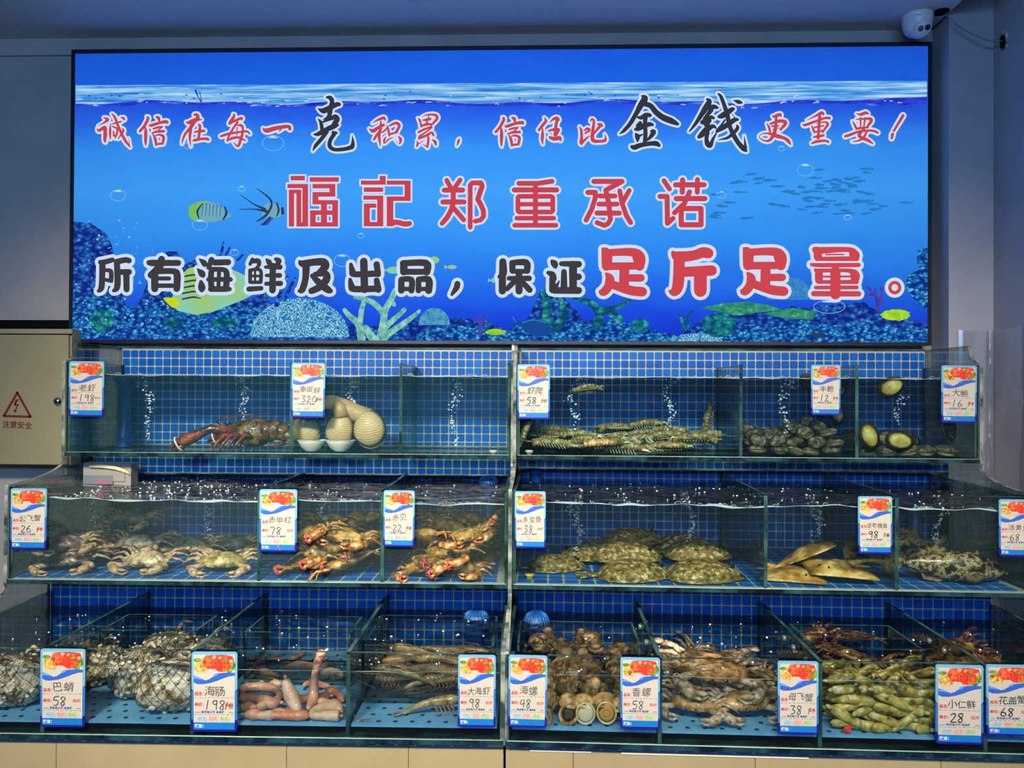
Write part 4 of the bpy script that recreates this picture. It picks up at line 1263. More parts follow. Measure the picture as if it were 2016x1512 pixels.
for (key, t, x0, x1, yt, nm, pr, un, pen, where) in TAGS:
    fr = RACK[key]
    yf = (Y0, Y1, Y2)[t] - 0.0062
    a, b = fr.at(x0, yt, yf), fr.at(x1, yt, yf)
    s = (b.x - a.x) / (TW * U)
    bz = fr.at(x0, BOT_PX[x0], yf).z
    sz_ = (a.z - bz) / (TH * U)
    M = place(fr, (a.x, yf, bz), s=(s, 1, sz_), ry=R.uniform(-0.006, 0.006))
    tg = thing('price_tag', 'hanging price tag reading %s on the %s' % (pr, where), 'price tag', M, 'price tags hooked on the tanks')
    for nme, me in COMMON:
        link(nme, me, tg)
    n = len(nm)
    mb = MB()
    sz = {2: 19, 3: 16, 4: 12.5}[n]
    x = {2: 22, 3: 19, 4: 18}[n]
    for i, c in enumerate(nm):
        ttext(c, x + i * sz * 0.98, 64 + R.uniform(-1.5, 1.5), sz * R.uniform(0.94, 1.06), -0.0022, shear=R.uniform(-0.05, 0.15), mb=mb, rot=R.uniform(-0.05, 0.08), bold=-0.12)
    mb.build('handwritten_name', TC[pen], tg)
    st = pen_digits(pr, 23, 39, 15, 1.5 if pen == 'pend' else 1.3)
    V, Fc = brush(st, 0, True, 6)
    MB().add([(x * U, -0.0022, z * U) for x, z in V], Fc).build('handwritten_price', TC[pen], tg)
    if un:
        mb = ttext(un, 63, 41, 9, -0.0022, shear=0.1)
        V, Fc = brush([[(62, 51, 0.9), (58, 39, 0.9)]], 0, False, 6)
        mb.add([(x * U, -0.0022, z * U) for x, z in V], Fc)
        mb.build('handwritten_unit', TC['penr' if pen == 'pen' else 'pend'], tg)
# ================================================================== TANKS
P = 0.0314
TS = P - 0.0036


def tile_outline(s, c):
    h = s / 2
    return [(-h + c, -h), (h - c, -h), (h - 0.3 * c, -h + 0.3 * c), (h, -h + c), (h, h - c), (h - 0.3 * c, h - 0.3 * c), (h - c, h), (-h + c, h),
            (-h + 0.3 * c, h - 0.3 * c), (-h, h - c), (-h, -h + c), (-h + 0.3 * c, -h + 0.3 * c)]


TILE_MESH = {}


def tile_mesh(w, h):
    k = (round(w, 4), round(h, 4))
    if k not in TILE_MESH:
        o = tile_outline(1.0, 0.17)
        top = [(x * w * 0.95, z * h * 0.95) for x, z in o]
        bot = [(x * w, z * h) for x, z in o]
        n = len(o)
        mb = MB()
        mb.add([(x, -0.0022, z) for x, z in top] + [(x, 0.0, z) for x, z in bot],
               [tuple(range(n))] + [(i, n + i, n + (i + 1) % n, (i + 1) % n) for i in range(n)])
        TILE_MESH[k] = (mb, mb.mesh('tile', MAT['tile']))
    return TILE_MESH[k]


def tile_field(parent, x0, x1, z0, z1, y, ztop_phase, limit=300, prefer_top=True):
    """grid of mosaic tiles on the plane y (facing the room): single tiles up to the limit, the rest joined"""
    cols = int(math.ceil((x1 - x0) / P))
    rows = []
    z = ztop_phase
    while z > z0 - P:
        rows.append(z)
        z -= P
    cells = []
    for r, zt in enumerate(rows):
        a, b = min(zt, z1), max(zt - P, z0)
        if b > a - 0.006:
            continue
        for c in range(cols):
            l, rr = x0 + c * P, min(x0 + (c + 1) * P, x1)
            if rr - l < 0.008:
                continue
            cells.append(((l + rr) / 2, (a + b) / 2, rr - l - 0.0036, a - b - 0.0036))
    rest = MB()
    for i, (cx, cz, w, h) in enumerate(cells):
        mb, me = tile_mesh(w, h)
        if i < limit:
            link('tile', me, parent, Matrix.Translation((cx, y, cz)))
        else:
            rest.add([(vx + cx, vy + y, vz + cz) for vx, vy, vz in mb.v], mb.f)
    if rest.v:
        rest.build('tiles', MAT['tile'], parent)['kind'] = 'stuff'


SIDE = {'L': 'left', 'R': 'right'}
TIER = ['top', 'middle', 'bottom']
DIVPX = {('L', 0): [572, 788], ('R', 0): [1460, 1689], ('L', 1): [508, 752], ('R', 1): [1509, 1768], ('L', 2): [80, 376, 684], ('R', 2): [1300, 1617, 1944]}
GEO = [(T0, B0, Y0, BK0, WZ0), (T1, B1, Y1, BK1, WZ1), (T2, B2, Y2, BK2, WZ2)]
TANK = {}
DIVX = {}


def water_z(x, y, key, tier):
    s = 11.3 * tier + (3 if key == 'L' else 8)
    a = (0.005, 0.010, 0.0026)[tier]
    return a * mnoise.noise(Vector((x * 5, y * 7, s))) + a * 0.6 * mnoise.noise(Vector((x * 16, y * 20, s)))


for key, fr in RACK.items():
    for t, (zt, zb, yf, yk, wz) in enumerate(GEO):
        tk = tag(link('seafood_tank', None, None, fr.M), '%s glass seafood tank of the %s-hand rack, with blue mosaic lining' % (TIER[t], SIDE[key]), 'fish tank')
        TANK[key, t] = tk
        gt = 0.008
        MB().box((0.004, yf, zb), (W - 0.004, yf + gt, zt), 0, None, 1, 1).build('front_pane', [MAT['glass'], MAT['glass_edge']], tk)
        # base plate, with the dark cut edge seen under the glass
        MB().box((0.0, yf - 0.004, zb - 0.013), (W, yk, zb - 0.0005), 0, None, 1, 2).build('base_plate', [MAT['glass_side'] if t == 0 else MAT['glass_base'], MAT['glass_base']], tk)
        bead = MB()
        bead.sweep([(0.004, yf - 0.0015, zb - 0.001), (W - 0.004, yf - 0.0015, zb - 0.001)], [0.0022] * 2, 6)
        bead.build('silicone_bead', MAT['silicone'], tk)
        # end panes and dividers
        for x in (0.0, W - 0.010):
            MB().box((x, yf + gt, zb), (x + 0.010, yk, zt), 0, None, 1, 0).build('end_pane', [MAT['glass_side'], MAT['glass_edge']], tk)
        DIVX[key, t] = [0.01]
        for px in DIVPX[key, t]:
            x = fr.at(px, (800, 1050, 1370)[t], yf).x
            DIVX[key, t].append(x)
            MB().box((x - 0.005, yf + gt, zb), (x + 0.005, yk - 0.004, zt - 0.001), 0, None, 1, 0).build('divider', [MAT['glass_side'], MAT['glass_edge']], tk)
        DIVX[key, t].append(W - 0.01)
        # back panel with its mosaic
        ztop = (0.152, T1 + 0.075, B1 - 0.013)[t]
        ph = (0.146, T1 + 0.075 - 0.006, B1 - 0.013 - 0.002)[t]
        if (key, t) == ('L', 1):
            # the lining stops short on the left above the water, where the controller hangs
            bk = MB().box((0.0, yk, zb), (W, yk + 0.006, wz + 0.012), 0).box((0.235, yk, wz + 0.012), (W, yk + 0.006, ztop), 0).build('back_panel', MAT['grout'], tk)
            tile_field(bk, 0.001 + P * 8, W - 0.001, wz + 0.014, ztop - 0.001, yk, ph, 120)
            tile_field(bk, 0.001, W - 0.001, zb + 0.002, wz + 0.010, yk, ph, 180)
        else:
            bk = MB().box((0.0, yk, zb), (W, yk + 0.006, ztop), 0).build('back_panel', MAT['grout'], tk)
            tile_field(bk, 0.001, W - 0.001, zb + 0.002, ztop - 0.001, yk, ph)
        if t == 0:
            MB().box((0, yk - 0.004, ztop), (W, yk + 0.008, ztop + 0.006)).build('top_rail', MAT['glass_edge'], tk)
            # mosaic skirt under the tank
            sz0 = fr.at(400 if key == 'L' else 1500, 931 if key == 'L' else 925, 0.19).z
            sk = MB().box((0.0, 0.19, sz0), (W, 0.196, B0 - 0.013)).build('skirt_panel', MAT['grout'], tk)
            tile_field(sk, 0.001, W - 0.001, sz0 + 0.001, B0 - 0.014, 0.19, B0 - 0.012 + 0.3 * P)
            MB().box((0.0, 0.186, sz0 - 0.003), (W, 0.198, sz0)).build('skirt_edge', MAT['glass_rim'], tk)
        # mosaic floor lining
        if t == 1:
            fl = MB().box((0.01, yf + 0.009, zb - 0.0004), (W - 0.01, yk, zb + 0.0012)).build('floor_lining', MAT['grout'], tk)
            rest = MB()
            q = 0.047
            mb, me = tile_mesh(q - 0.0048, q - 0.0048)
            for i in range(int((W - 0.02) / q)):
                for j in range(int((yk - yf - 0.012) / q)):
                    cx, cy = 0.012 + (i + 0.5) * q, yf + 0.012 + (j + 0.5) * q
                    rest.add([(vx + cx, vz + cy, zb + 0.0012 - vy * 0.5) for vx, vy, vz in mb.v], [f[::-1] for f in mb.f])
            rest.build('floor_tiles', MAT['tile'], fl)['kind'] = 'stuff'
        # water
        nx, ny = 150, 18
        vs, fs = [], []
        for j in range(ny + 1):
            for i in range(nx + 1):
                x = 0.011 + (W - 0.022) * i / nx
                y = yf + gt + 0.001 + (yk - yf - gt - 0.004) * j / ny
                vs.append((x, y, wz + water_z(x, y, key, t)))
        for j in range(ny):
            for i in range(nx):
                a = j * (nx + 1) + i
                fs.append((a, a + 1, a + nx + 2, a + nx + 1))
        mb = MB().add(vs, fs, 0, True)
        n0 = len(vs)
        fv = vs[:nx + 1] + [(v[0], v[1], zb + 0.001) for v in vs[:nx + 1]]
        mb.add(fv, [(i, nx + 1 + i, nx + 2 + i, i + 1) for i in range(nx)], 1, False)
        wt = mb.build('water', [MAT['water_top_foam' + key] if t == 1 else MAT['water_top'], MAT.get('water%d%s' % (t, key), MAT['water%d' % t])], tk)
        # bright meniscus along the front pane
        mb = MB()
        rb = []
        for i in range(nx * 2 + 1):
            x = 0.011 + (W - 0.022) * i / (nx * 2)
            y = yf + gt + 0.0006
            z = wz + water_z(x, y, key, t)
            h = (0.0026, 0.0040, 0.0016)[t] * (0.25 + 2.2 * abs(mnoise.noise(Vector((x * 9, 4.4 * t, 1)))))
            for b in range(1):
                rb.append((x, y, z - h * 0.5, z + h * 0.5))
        vs = [(x, y, a) for x, y, a, b in rb] + [(x, y, b) for x, y, a, b in rb]
        n = len(rb)
        mb.add(vs, [(i, i + 1, n + i + 1, n + i) for i in range(n - 1)], 0, True)
        # rims of bubbles pressed against the glass
        for k in range((26, 22, 14)[t]):
            x = R.uniform(0.05, W - 0.05)
            r = R.uniform(0.004, 0.010)
            z = wz + water_z(x, yf + gt, key, t)
            pts = [(x + r * math.cos(PI * a / 8), yf + gt + 0.001, z + 0.8 * r * math.sin(PI * a / 8)) for a in range(9)]
            mb.sweep(pts, [0.0008] * 9, 4)
        mb.build('waterline', MAT['meniscus'], wt)['kind'] = 'stuff'
        # froth lying on the surface
        fo = MB()
        nf = (50, 240, 110)[t] if key == 'L' else (40, 110, 60)[t]
        for k in range(nf):
            if t == 1 and key == 'L':
                x = min(abs(R.gauss(0.0, 0.5)) + 0.1, W - 0.05)
            else:
                x = R.uniform(0.04, W - 0.04)
            y = R.uniform(yf + 0.03, yk - 0.03)
            r = R.uniform(0.0015, 0.0042)
            z = wz + water_z(x, y, key, t)
            fo.ball((x, y, z), (r, r, r * 0.7), 6, 4)
        fo.build('surface_bubbles', MAT['bubble'], wt)['kind'] = 'stuff'

    # curved glass end panels shared by the three tiers
    def arc(y0, z0, y1, z1, n=10):
        """concave sweep: leaves (y0,z0) downwards, arrives at (y1,z1) horizontally"""
        return [(y0 + (y1 - y0) * (1 - math.cos(PI / 2 * k / n)), z0 + (z1 - z0) * math.sin(PI / 2 * k / n)) for k in range(n + 1)]
    prof = [(BK0 + 0.02, 0.155), (0.075, 0.155)] + arc(0.070, 0.150, 0.006, T0 + 0.004, 6)
    prof += [(0.0, T0), (0.0, B0 - 0.013)] + arc(0.012, B0 - 0.02, Y1 + 0.004, T1 + 0.006)[1:] + [(Y1, T1), (Y1, B1 - 0.013)]
    prof += arc(Y1 + 0.012, B1 - 0.02, Y2 + 0.004, T2 + 0.006)[1:] + [(Y2, T2), (Y2, B2 - 0.013), (BK2, B2 - 0.013), (BK2, B1), (BK1, B1), (BK1, B0 - 0.02), (BK0 + 0.02, B0 - 0.02)]
    for k, x in enumerate((-0.0125, W + 0.0015)):
        where = 'outer' if (k == 0) == (key == 'L') else 'inner'
        o = MB().prism(prof, x, x + 0.011, 0, 'x', 1).build('end_panel', [MAT['glass_side'], MAT['glass_rim']], None, fr.M)
        tag(o, '%s curved stepped glass end panel of the %s-hand tank rack' % (where, SIDE[key]), 'glass panel')

# mosaic strip and lip under the bottom tanks
for key, fr in RACK.items():
    o = tag(link('mosaic_ledge', None, None, fr.M), 'narrow blue mosaic ledge under the bottom tank of the %s-hand rack' % SIDE[key], 'ledge')
    MB().box((0.0, Y2 + 0.016, B2 - 0.0255), (W, Y2 + 0.2, B2 - 0.0135)).build('ledge', MAT['grout'], o)
    q = 0.047
    mb, me = tile_mesh(q - 0.004, 0.0095)
    for i in range(int(W / q)):
        link('tile', me, o, Matrix.Translation((0.006 + (i + 0.5) * q, Y2 + 0.016, B2 - 0.0195)))

# perforated light-blue trays in the bottom tanks
TRAYZ = -0.848
trays = {}
for key, fr in RACK.items():
    dx = DIVX[key, 2]
    names = {'L': ['netted octopus at the left edge', 'netted octopus', 'sea worms', 'big shrimp'], 'R': ['whelks', 'swimming crabs', 'razor clams', 'patterned crabs at the right edge']}[key]
    for i, (a, b) in enumerate(zip(dx, dx[1:])):
        if key == 'L' and i == 0:
            pass
        tr = thing('perforated_tray', 'light blue perforated plastic tray under the %s' % names[i], 'tray', fr.M, 'trays in the bottom tanks')
        MB().box((a + 0.007, Y2 + 0.012, TRAYZ - 0.006), (b - 0.007, BK2 - 0.006, TRAYZ)).build('plate', MAT['tray'], tr)
        hs = MB()
        for r in range(13):
            for c in range(int((b - a - 0.04) / 0.043)):
                x, y = a + 0.03 + c * 0.043 + (0.021 if r % 2 else 0), Y2 + 0.032 + r * 0.04
                if x > b - 0.015:
                    continue
                hs.add([(x + 0.0065 * math.cos(2 * PI * k / 10), y + 0.0065 * math.sin(2 * PI * k / 10), TRAYZ + 0.0004) for k in range(10)], [tuple(range(10))])
        hs.build('holes', MAT['hole'], tr)['kind'] = 'stuff'
        trays[key, i] = tr

# ---------------------------------------------------------------- pipes, caps and fittings


def standpipe(fr, p, h, label, r=0.020, cap=True, body=True):
    t = thing('standpipe', label, 'pipe', place(fr, p), 'blue drain pipes')
    MB().lathe([(r, 0), (r, h), (r * 0.9, h), (r * 0.85, h - 0.02)], 18).lathe([(r * 1.18, 0), (r * 1.18, 0.03), (r, 0.032)], 18).build('pipe', MAT['pipe'], t)
    if cap:
        mb = MB()
        mb.lathe([(r * 1.02, h - 0.036), (r * 1.5, h - 0.02), (r * 1.5, h - 0.004), (r * 1.2, h), (0, h)], 20)
        for k in range(20):
            a = 2 * PI * k / 20
            mb.box((-0.0012, r * 1.48, h - 0.022), (0.0012, r * 1.62, h - 0.003), 0, Matrix.Rotation(a, 4, 'Z'))
        mb.build('strainer', MAT['pipe'], t)
    return t


MAT['pipe_dark'] = M_plain('blue_cap_plastic', (18, 66, 140), 0.4)


def dome_cap(fr, p, label, s=1.0):
    t = thing('ribbed_drain_strainer', label, 'drain cap', place(fr, p, s=s * 1.15), 'ribbed drain caps')
    MB().lathe([(0.0, 0.030), (0.012, 0.029), (0.026, 0.021), (0.033, 0.008), (0.034, 0), (0.0, 0)], 24).build('dome', MAT['pipe_dark'], t)
    mb = MB()
    for k in range(22):
        a = 2 * PI * k / 22
        mb.sweep([(0.012 * math.cos(a), 0.012 * math.sin(a), 0.030), (0.027 * math.cos(a), 0.027 * math.sin(a), 0.022), (0.0345 * math.cos(a), 0.0345 * math.sin(a), 0.007), (0.0350 * math.cos(a), 0.0350 * math.sin(a), 0)], [0.0018] * 4, 5)
    mb.build('ribs', MAT['pipe'], t)
    MB().lathe([(0.021, -0.13), (0.021, 0.0)], 16).build('neck', MAT['pipe_dark'], t)


p = RL.onz(245, 874, B0 + 0.002)
standpipe(RL, (RL.at(245, 800, 0.24).x, 0.24, B0 + 0.002), WZ0 - B0 - 0.004, 'blue standpipe with a strainer top in the lobster tank', 0.0225)
standpipe(RL, (RL.at(272, 925, 0.27).x, 0.27, B1 + 0.002), 0.34, 'blue pipe dropping into the flower crab tank below the lobster', 0.0225, False)
standpipe(RL, (RL.at(962, 1040, 0.2).x, 0.2, B1 + 0.002), WZ1 - B1 - 0.004, 'blue pipe in the middle tank beside the red-banded crabs', 0.024, False)
standpipe(RR, (RR.at(1055, 830, 0.27).x, 0.27, B0 + 0.002), 0.17, 'short blue pipe at the left of the mantis shrimp tank', 0.021, False)
standpipe(RR, (RR.at(1055, 940, 0.27).x, 0.27, B1 + 0.002), 0.34, 'blue pipe dropping into the turbot tank', 0.021, False)
standpipe(RR, (RR.at(1800, 1040, 0.27).x, 0.27, B1 + 0.002), WZ1 - B1 - 0.004, 'blue pipe in the corner behind the mottled fish', 0.024, True)
dome_cap(RL, RL.at(938, 1222, -0.15), 'ribbed blue drain cap behind the big shrimp box')
dome_cap(RR, RR.at(1056, 1226, -0.17), 'ribbed blue drain cap behind the whelks')
dome_cap(RL, RL.at(962, 952, 0.2), 'ribbed blue drain cap in the middle tank by the steel post', 0.85)
# small white overflow fittings under the tank floors
for (key, px, py, y, lab) in (('L', 971, 893, 0.03, 'small pale drain fitting under the top tank by the seam'), ('R', 1042, 893, 0.03, 'small pale drain fitting under the mantis shrimp tank')):
    fr = RACK[key]
    t = thing('drain_fitting', lab, 'fitting', place(fr, fr.at(px, py, y)))
    MB().lathe([(0.0, 0.012), (0.013, 0.012), (0.013, 0.004), (0.009, 0.003), (0.009, -0.016), (0.0, -0.016)], 14).build('plug', M_plain('ivory_plastic', (200, 195, 170), 0.4), t)
    MB().lathe([(0.0145, -0.004), (0.0145, -0.012), (0.009, -0.012)], 6, smooth=False).build('nut', M_plain('ivory_nut', (170, 165, 140), 0.4), t)
t = thing('drain_fitting', 'small yellow drain plug on the mosaic floor of the turbot tank', 'fitting', place(RR, RR.onz(1043, 1140, B1 + 0.002)))
MB().lathe([(0.0, 0.016), (0.013, 0.016), (0.014, 0.012), (0.011, 0.010), (0.011, 0.0), (0, 0)], 14).build('plug', M_plain('yellow_plastic', (200, 180, 60), 0.4), t)
MB().lathe([(0.007, 0.0162), (0.007, 0.0175), (0.0, 0.0175)], 10).build('valve', M_plain('yellow_valve', (120, 100, 30), 0.4), t)

# clear inner boxes standing in the shrimp, whelk and clam tanks
MAT['box_glass'] = M_clear('inner_box_glass', (250, 253, 252), 0.5)


def inner_box(key, px0, px1, zt, yf_, yb, lab):
    fr = RACK[key]
    x0, x1 = fr.at(px0, 1290, yf_).x, fr.at(px1, 1290, yf_).x
    t = thing('inner_glass_box', lab, 'glass box', fr.M, 'glass boxes inside the bottom tanks')
    z0 = TRAYZ + 0.02
    th = 0.006
    MB().box((x0, yf_, z0), (x1, yf_ + th, zt), 0, None, 1, 1).build('front_pane', [MAT['box_glass'], MAT['glass_edge']], t)
    MB().box((x0, yb - th, z0), (x1, yb, zt), 0, None, 1, 1).build('back_pane', [MAT['box_glass'], MAT['glass_edge']], t)
    for x in (x0, x1 - th):
        MB().box((x, yf_ + th, z0), (x + th, yb - th, zt), 0, None, 1, 0).build('side_pane', [MAT['box_glass'], MAT['glass_edge']], t)
    MB().box((x0, yf_, z0 - th), (x1, yb, z0), 0, None, 1, 2).build('base_pane', [MAT['box_glass'], MAT['glass_edge']], t)
    return x0, x1


inner_box('L', 712, 972, WZ2 + 0.024, -0.50, -0.22, 'clear glass box holding the big shrimp, standing in the bottom tank')
inner_box('R', 1018, 1262, WZ2 + 0.022, -0.46, -0.25, 'clear glass box standing among the whelks in the bottom tank')
inner_box('R', 1604, 1822, WZ2 + 0.018, -0.44, -0.22, 'clear glass box behind the razor clams in the bottom tank')
inner_box('L', 480, 690, WZ2 + 0.018, -0.38, -0.22, 'glass shelf edges at the back of the sea worm tank, built as a box')  # really glass shelf edges, modelled as a box here and in the next call
inner_box('L', 195, 385, WZ2 + 0.018, -0.38, -0.22, 'glass shelf edges at the back of the net bag tank, built as a box')
# polished studs on the dividers
MAT['stud'] = M_plain('clear_stud', (96, 112, 96), 0.08, 1.0)
for key, i, ys in (('R', 1, (-0.54, -0.42, -0.28)), ('R', 2, (-0.54, -0.44, -0.36)), ('R', 3, (-0.54, -0.44, -0.36))):
    fr = RACK[key]
    x = DIVX[key, 2][i]
    for k, y in enumerate(ys):
        MB().lathe([(0.0, 0.008), (0.006, 0.008), (0.0085, 0.005), (0.0085, 0.0)], 14, 0, Matrix.Translation((x - 0.005, y, T2 - 0.03)) @ Matrix.Rotation(-PI / 2, 4, 'Y')).build('clear_stud', MAT['stud'], TANK[key, 2])

# ---------------------------------------------------------------- control box behind the left end panel
MAT['greybox'] = M_plain('grey_controller', (150, 150, 142), 0.35)
MAT['screen'] = M_plain('controller_screen', (110, 130, 140), 0.2)
MAT['led'] = M_emit('red_digits', (255, 40, 70), 2.0)
MAT['cable'] = M_plain('cream_cable', (215, 205, 170), 0.5)
yq = 0.08
p0, p1 = RL.at(128, 958, yq), RL.at(258, 912, yq)
cb = thing('temperature_controller', 'grey temperature controller with red digits behind the left glass end panel', 'controller', RL.M)
p0.x = max(p0.x, 0.016)
MB().box((p0.x, yq, p0.z), (p1.x, yq + 0.05, p1.z)).box((p0.x + 0.012, yq - 0.004, p0.z + 0.02), (p1.x - 0.02, yq, p1.z - 0.022)).build('case', MAT['greybox'], cb)
s0, s1 = RL.at(140, 953, yq - 0.006), RL.at(222, 936, yq - 0.006)
s0.x = max(s0.x, p0.x + 0.004)
MB().box((s0.x, yq - 0.006, s0.z), (s1.x, yq - 0.0035, s1.z)).build('screen', MAT['screen'], cb)
for k in range(3):
    x = s1.x - 0.062 + 0.018 * k
    vs, fs = text_mesh('8', 0.022, shear=0.1)
    MB().add([(x + v.x, yq - 0.0068, s0.z + 0.003 + v.y) for v in vs], fs).build('digit', MAT['led'], cb)
c = RL.at(182, 915, 0.2)
mb = MB()
for k in range(2):
    pts = [RL.at(175 + 2 * k, 916 + 3 * k, yq - 0.006), RL.at(200, 916 + 3 * k, yq - 0.01), RL.at(228, 920 + 3 * k, yq - 0.012), RL.at(250, 928 + 2 * k, yq - 0.006), RL.at(258, 936, yq + 0.004)]
    mb.sweep(pts, [0.004] * 5, 8)
mb.build('cable', MAT['cable'], cb)
# ================================================================== SEAFOOD
def nz(*a):
    return mnoise.noise(Vector(a))


def mottled(name, stops, scale=40, rough=0.35, bump=0.3, bscale=120, coat=0.3, spec=0.5):
    stops = [(0.5 + (p - 0.53) * 0.6, c) for p, c in stops]
    return M_plain(name, stops[0][1], rough, spec, vary=stops, scale=scale, bump=bump, bscale=bscale, coat=coat)


C_FLOWER = mottled('flower_crab_shell', [(0.30, (96, 82, 70)), (0.46, (166, 148, 112)), (0.60, (200, 184, 148)), (0.72, (226, 214, 190))], 45)
C_FLOWERL = mottled('flower_crab_limb', [(0.30, (110, 70, 80)), (0.45, (170, 140, 100)), (0.65, (205, 186, 150)), (0.75, (190, 90, 90))], 60)
C_BROWN = mottled('red_brown_crab_shell', [(0.30, (84, 54, 22)), (0.46, (150, 108, 46)), (0.60, (184, 142, 66)), (0.75, (216, 182, 100))], 45)
C_BROWNL = mottled('red_brown_crab_limb', [(0.30, (96, 56, 26)), (0.48, (152, 102, 52)), (0.64, (186, 144, 84)), (0.78, (212, 196, 160))], 50)
C_TAN = mottled('swimming_crab_shell', [(0.30, (112, 84, 44)), (0.48, (160, 126, 74)), (0.62, (186, 152, 98)), (0.75, (208, 180, 132))], 40)
C_TANL = mottled('swimming_crab_limb', [(0.30, (130, 100, 70)), (0.48, (186, 166, 130)), (0.66, (214, 204, 178)), (0.78, (120, 110, 100))], 50)
C_EYE = M_plain('eye_black', (10, 10, 12), 0.1, 0.9)
C_BAND = M_plain('pink_rubber_band', (230, 70, 84), 0.4)
C_BAND2 = M_plain('white_rubber_band', (230, 226, 215), 0.4)


def mir(h):
    return h + [(-x, y) for x, y in reversed(h) if abs(x) > 1e-6]


def make_crab(name, shell, limb, band=False, variant=0):
    """front of the crab faces -y; about 0.16 wide"""
    parts = []
    half = [(0.0, -0.034), (0.012, -0.036), (0.016, -0.033), (0.024, -0.036), (0.029, -0.031), (0.037, -0.032), (0.042, -0.026), (0.049, -0.026), (0.054, -0.019), (0.062, -0.017), (0.066, -0.010),
            (0.082, -0.006), (0.064, 0.002), (0.057, 0.014), (0.048, 0.025), (0.034, 0.035), (0.016, 0.039), (0.0, 0.040)]
    sh = MB().lens(mir(half), 0.025, 0.015, 5, 0, None, 0.85, lambda x, y: 0.004 * math.cos(x * 160) * math.cos(y * 120) + 0.004 * nz(x * 60, y * 60, variant))
    parts.append(('carapace', sh.mesh('carapace', shell), None))
    for s in (-1, 1):
        ey = MB().sweep([(s * 0.010, -0.032, 0.004), (s * 0.013, -0.040, 0.009)], [0.002, 0.0022], 6).ball((s * 0.0135, -0.041, 0.010), 0.0022, 8, 6, 1)
        parts.append(('eye', ey.mesh('eye', [limb, C_EYE]), None))
        up = 0.004 if variant % 2 == 0 else 0.012
        cl = MB()
        cl.sweep([(s * 0.044, -0.016, -0.004), (s * 0.066, -0.030, 0.0), (s * 0.082, -0.044, up)], [0.007, 0.0085, 0.0095], 8)
        cl.ball((s * 0.083, -0.047, up), 0.0105, 8, 6)
        ex = 0.016 if variant % 3 else 0.05
        cl.sweep([(s * 0.082, -0.048, up), (s * 0.070, -0.060, up), (s * (0.050 + ex * 0.2), -0.070, up - 0.002), (s * (0.038 + ex * 0.3), -0.073, up - 0.003)], [(0.009, 0.009), (0.012, 0.013), (0.012, 0.013), (0.009, 0.009)], 8)
        a, b = s * (0.040 + ex * 0.3), s * (0.012 + ex * 0.3)
        cl.sweep([(a, -0.073, up + 0.004), ((a + b) / 2, -0.078, up + 0.006), (b, -0.073, up + 0.001)], [0.006, 0.005, 0.0012], 6)
        cl.sweep([(a, -0.073, up - 0.008), ((a + b) / 2, -0.076, up - 0.010), (b, -0.073, up - 0.003)], [0.005, 0.004, 0.001], 6)
        bm = None
        if band:
            bm = MB().sweep([((a * 0.75 + b * 0.25), -0.0745 + 0.0155 * math.cos(2 * PI * k / 12), up - 0.002 + 0.0135 * math.sin(2 * PI * k / 12)) for k in range(13)], [0.0028] * 13, 6).mesh('rubber_band', C_BAND)
        parts.append(('claw', cl.mesh('claw', limb), bm))
        for q, (y0, ang, L) in enumerate(((-0.004, 8, 0.075), (0.010, 26, 0.078), (0.022, 42, 0.070))):
            c_, s_ = math.cos(math.radians(ang)), math.sin(math.radians(ang))
            lg = MB().sweep([(s * 0.048, y0, -0.005), (s * (0.048 + L * 0.45 * c_), y0 + L * 0.45 * s_, 0.010), (s * (0.048 + L * 0.75 * c_), y0 + L * 0.75 * s_, 0.0), (s * (0.048 + L * c_), y0 + L * s_, -0.016)], [0.0055, 0.0048, 0.0038, 0.0010], 6)
            parts.append(('leg', lg.mesh('leg', limb), None))
        pd = MB().sweep([(s * 0.036, 0.030, -0.004), (s * 0.066, 0.052, 0.002), (s * 0.086, 0.060, 0.004)], [0.0055, 0.005, 0.004], 6)
        pd.lens([(0.013 * math.cos(2 * PI * k / 12), 0.009 * math.sin(2 * PI * k / 12)) for k in range(12)], 0.002, 0.002, 2, 0, Matrix.Translation((s * 0.098, 0.062, 0.004)))
        parts.append(('swimming_leg', pd.mesh('swimming_leg', limb), None))
    return parts


def spawn(name, parts, M, label, cat, group=None):
    r = thing(name, label, cat, M, group)
    for nm, me, sub in parts:
        p = link(nm, me, r)
        if sub is not None:
            link('rubber_band', sub, p)
    return r


C_FLD = mottled('dark_flower_crab_shell', [(0.30, (52, 40, 48)), (0.46, (96, 76, 78)), (0.60, (128, 108, 100)), (0.75, (176, 160, 146))], 45)
C_FLO = mottled('olive_flower_crab_shell', [(0.30, (84, 76, 44)), (0.46, (138, 124, 70)), (0.60, (170, 154, 92)), (0.75, (206, 192, 140))], 45)
C_FLG = mottled('grey_flower_crab_shell', [(0.30, (70, 68, 60)), (0.46, (108, 104, 90)), (0.60, (134, 130, 112)), (0.75, (164, 158, 140))], 45)
CRAB = {'flower': [make_crab('flower_crab', a, C_FLOWERL, False, v) for a, v in ((C_FLD, 0), (C_FLD, 1), (C_FLOWER, 1), (C_FLO, 0), (C_FLG, 1), (C_FLD, 0), (C_FLG, 0), (C_FLG, 1), (C_FLG, 0))],
        'brown': [make_crab('crab', C_BROWN, C_BROWNL, v % 2 == 0, v) for v in range(3)],
        'tan': [make_crab('crab', C_TAN, C_TANL, v == 1, v) for v in range(2)]}

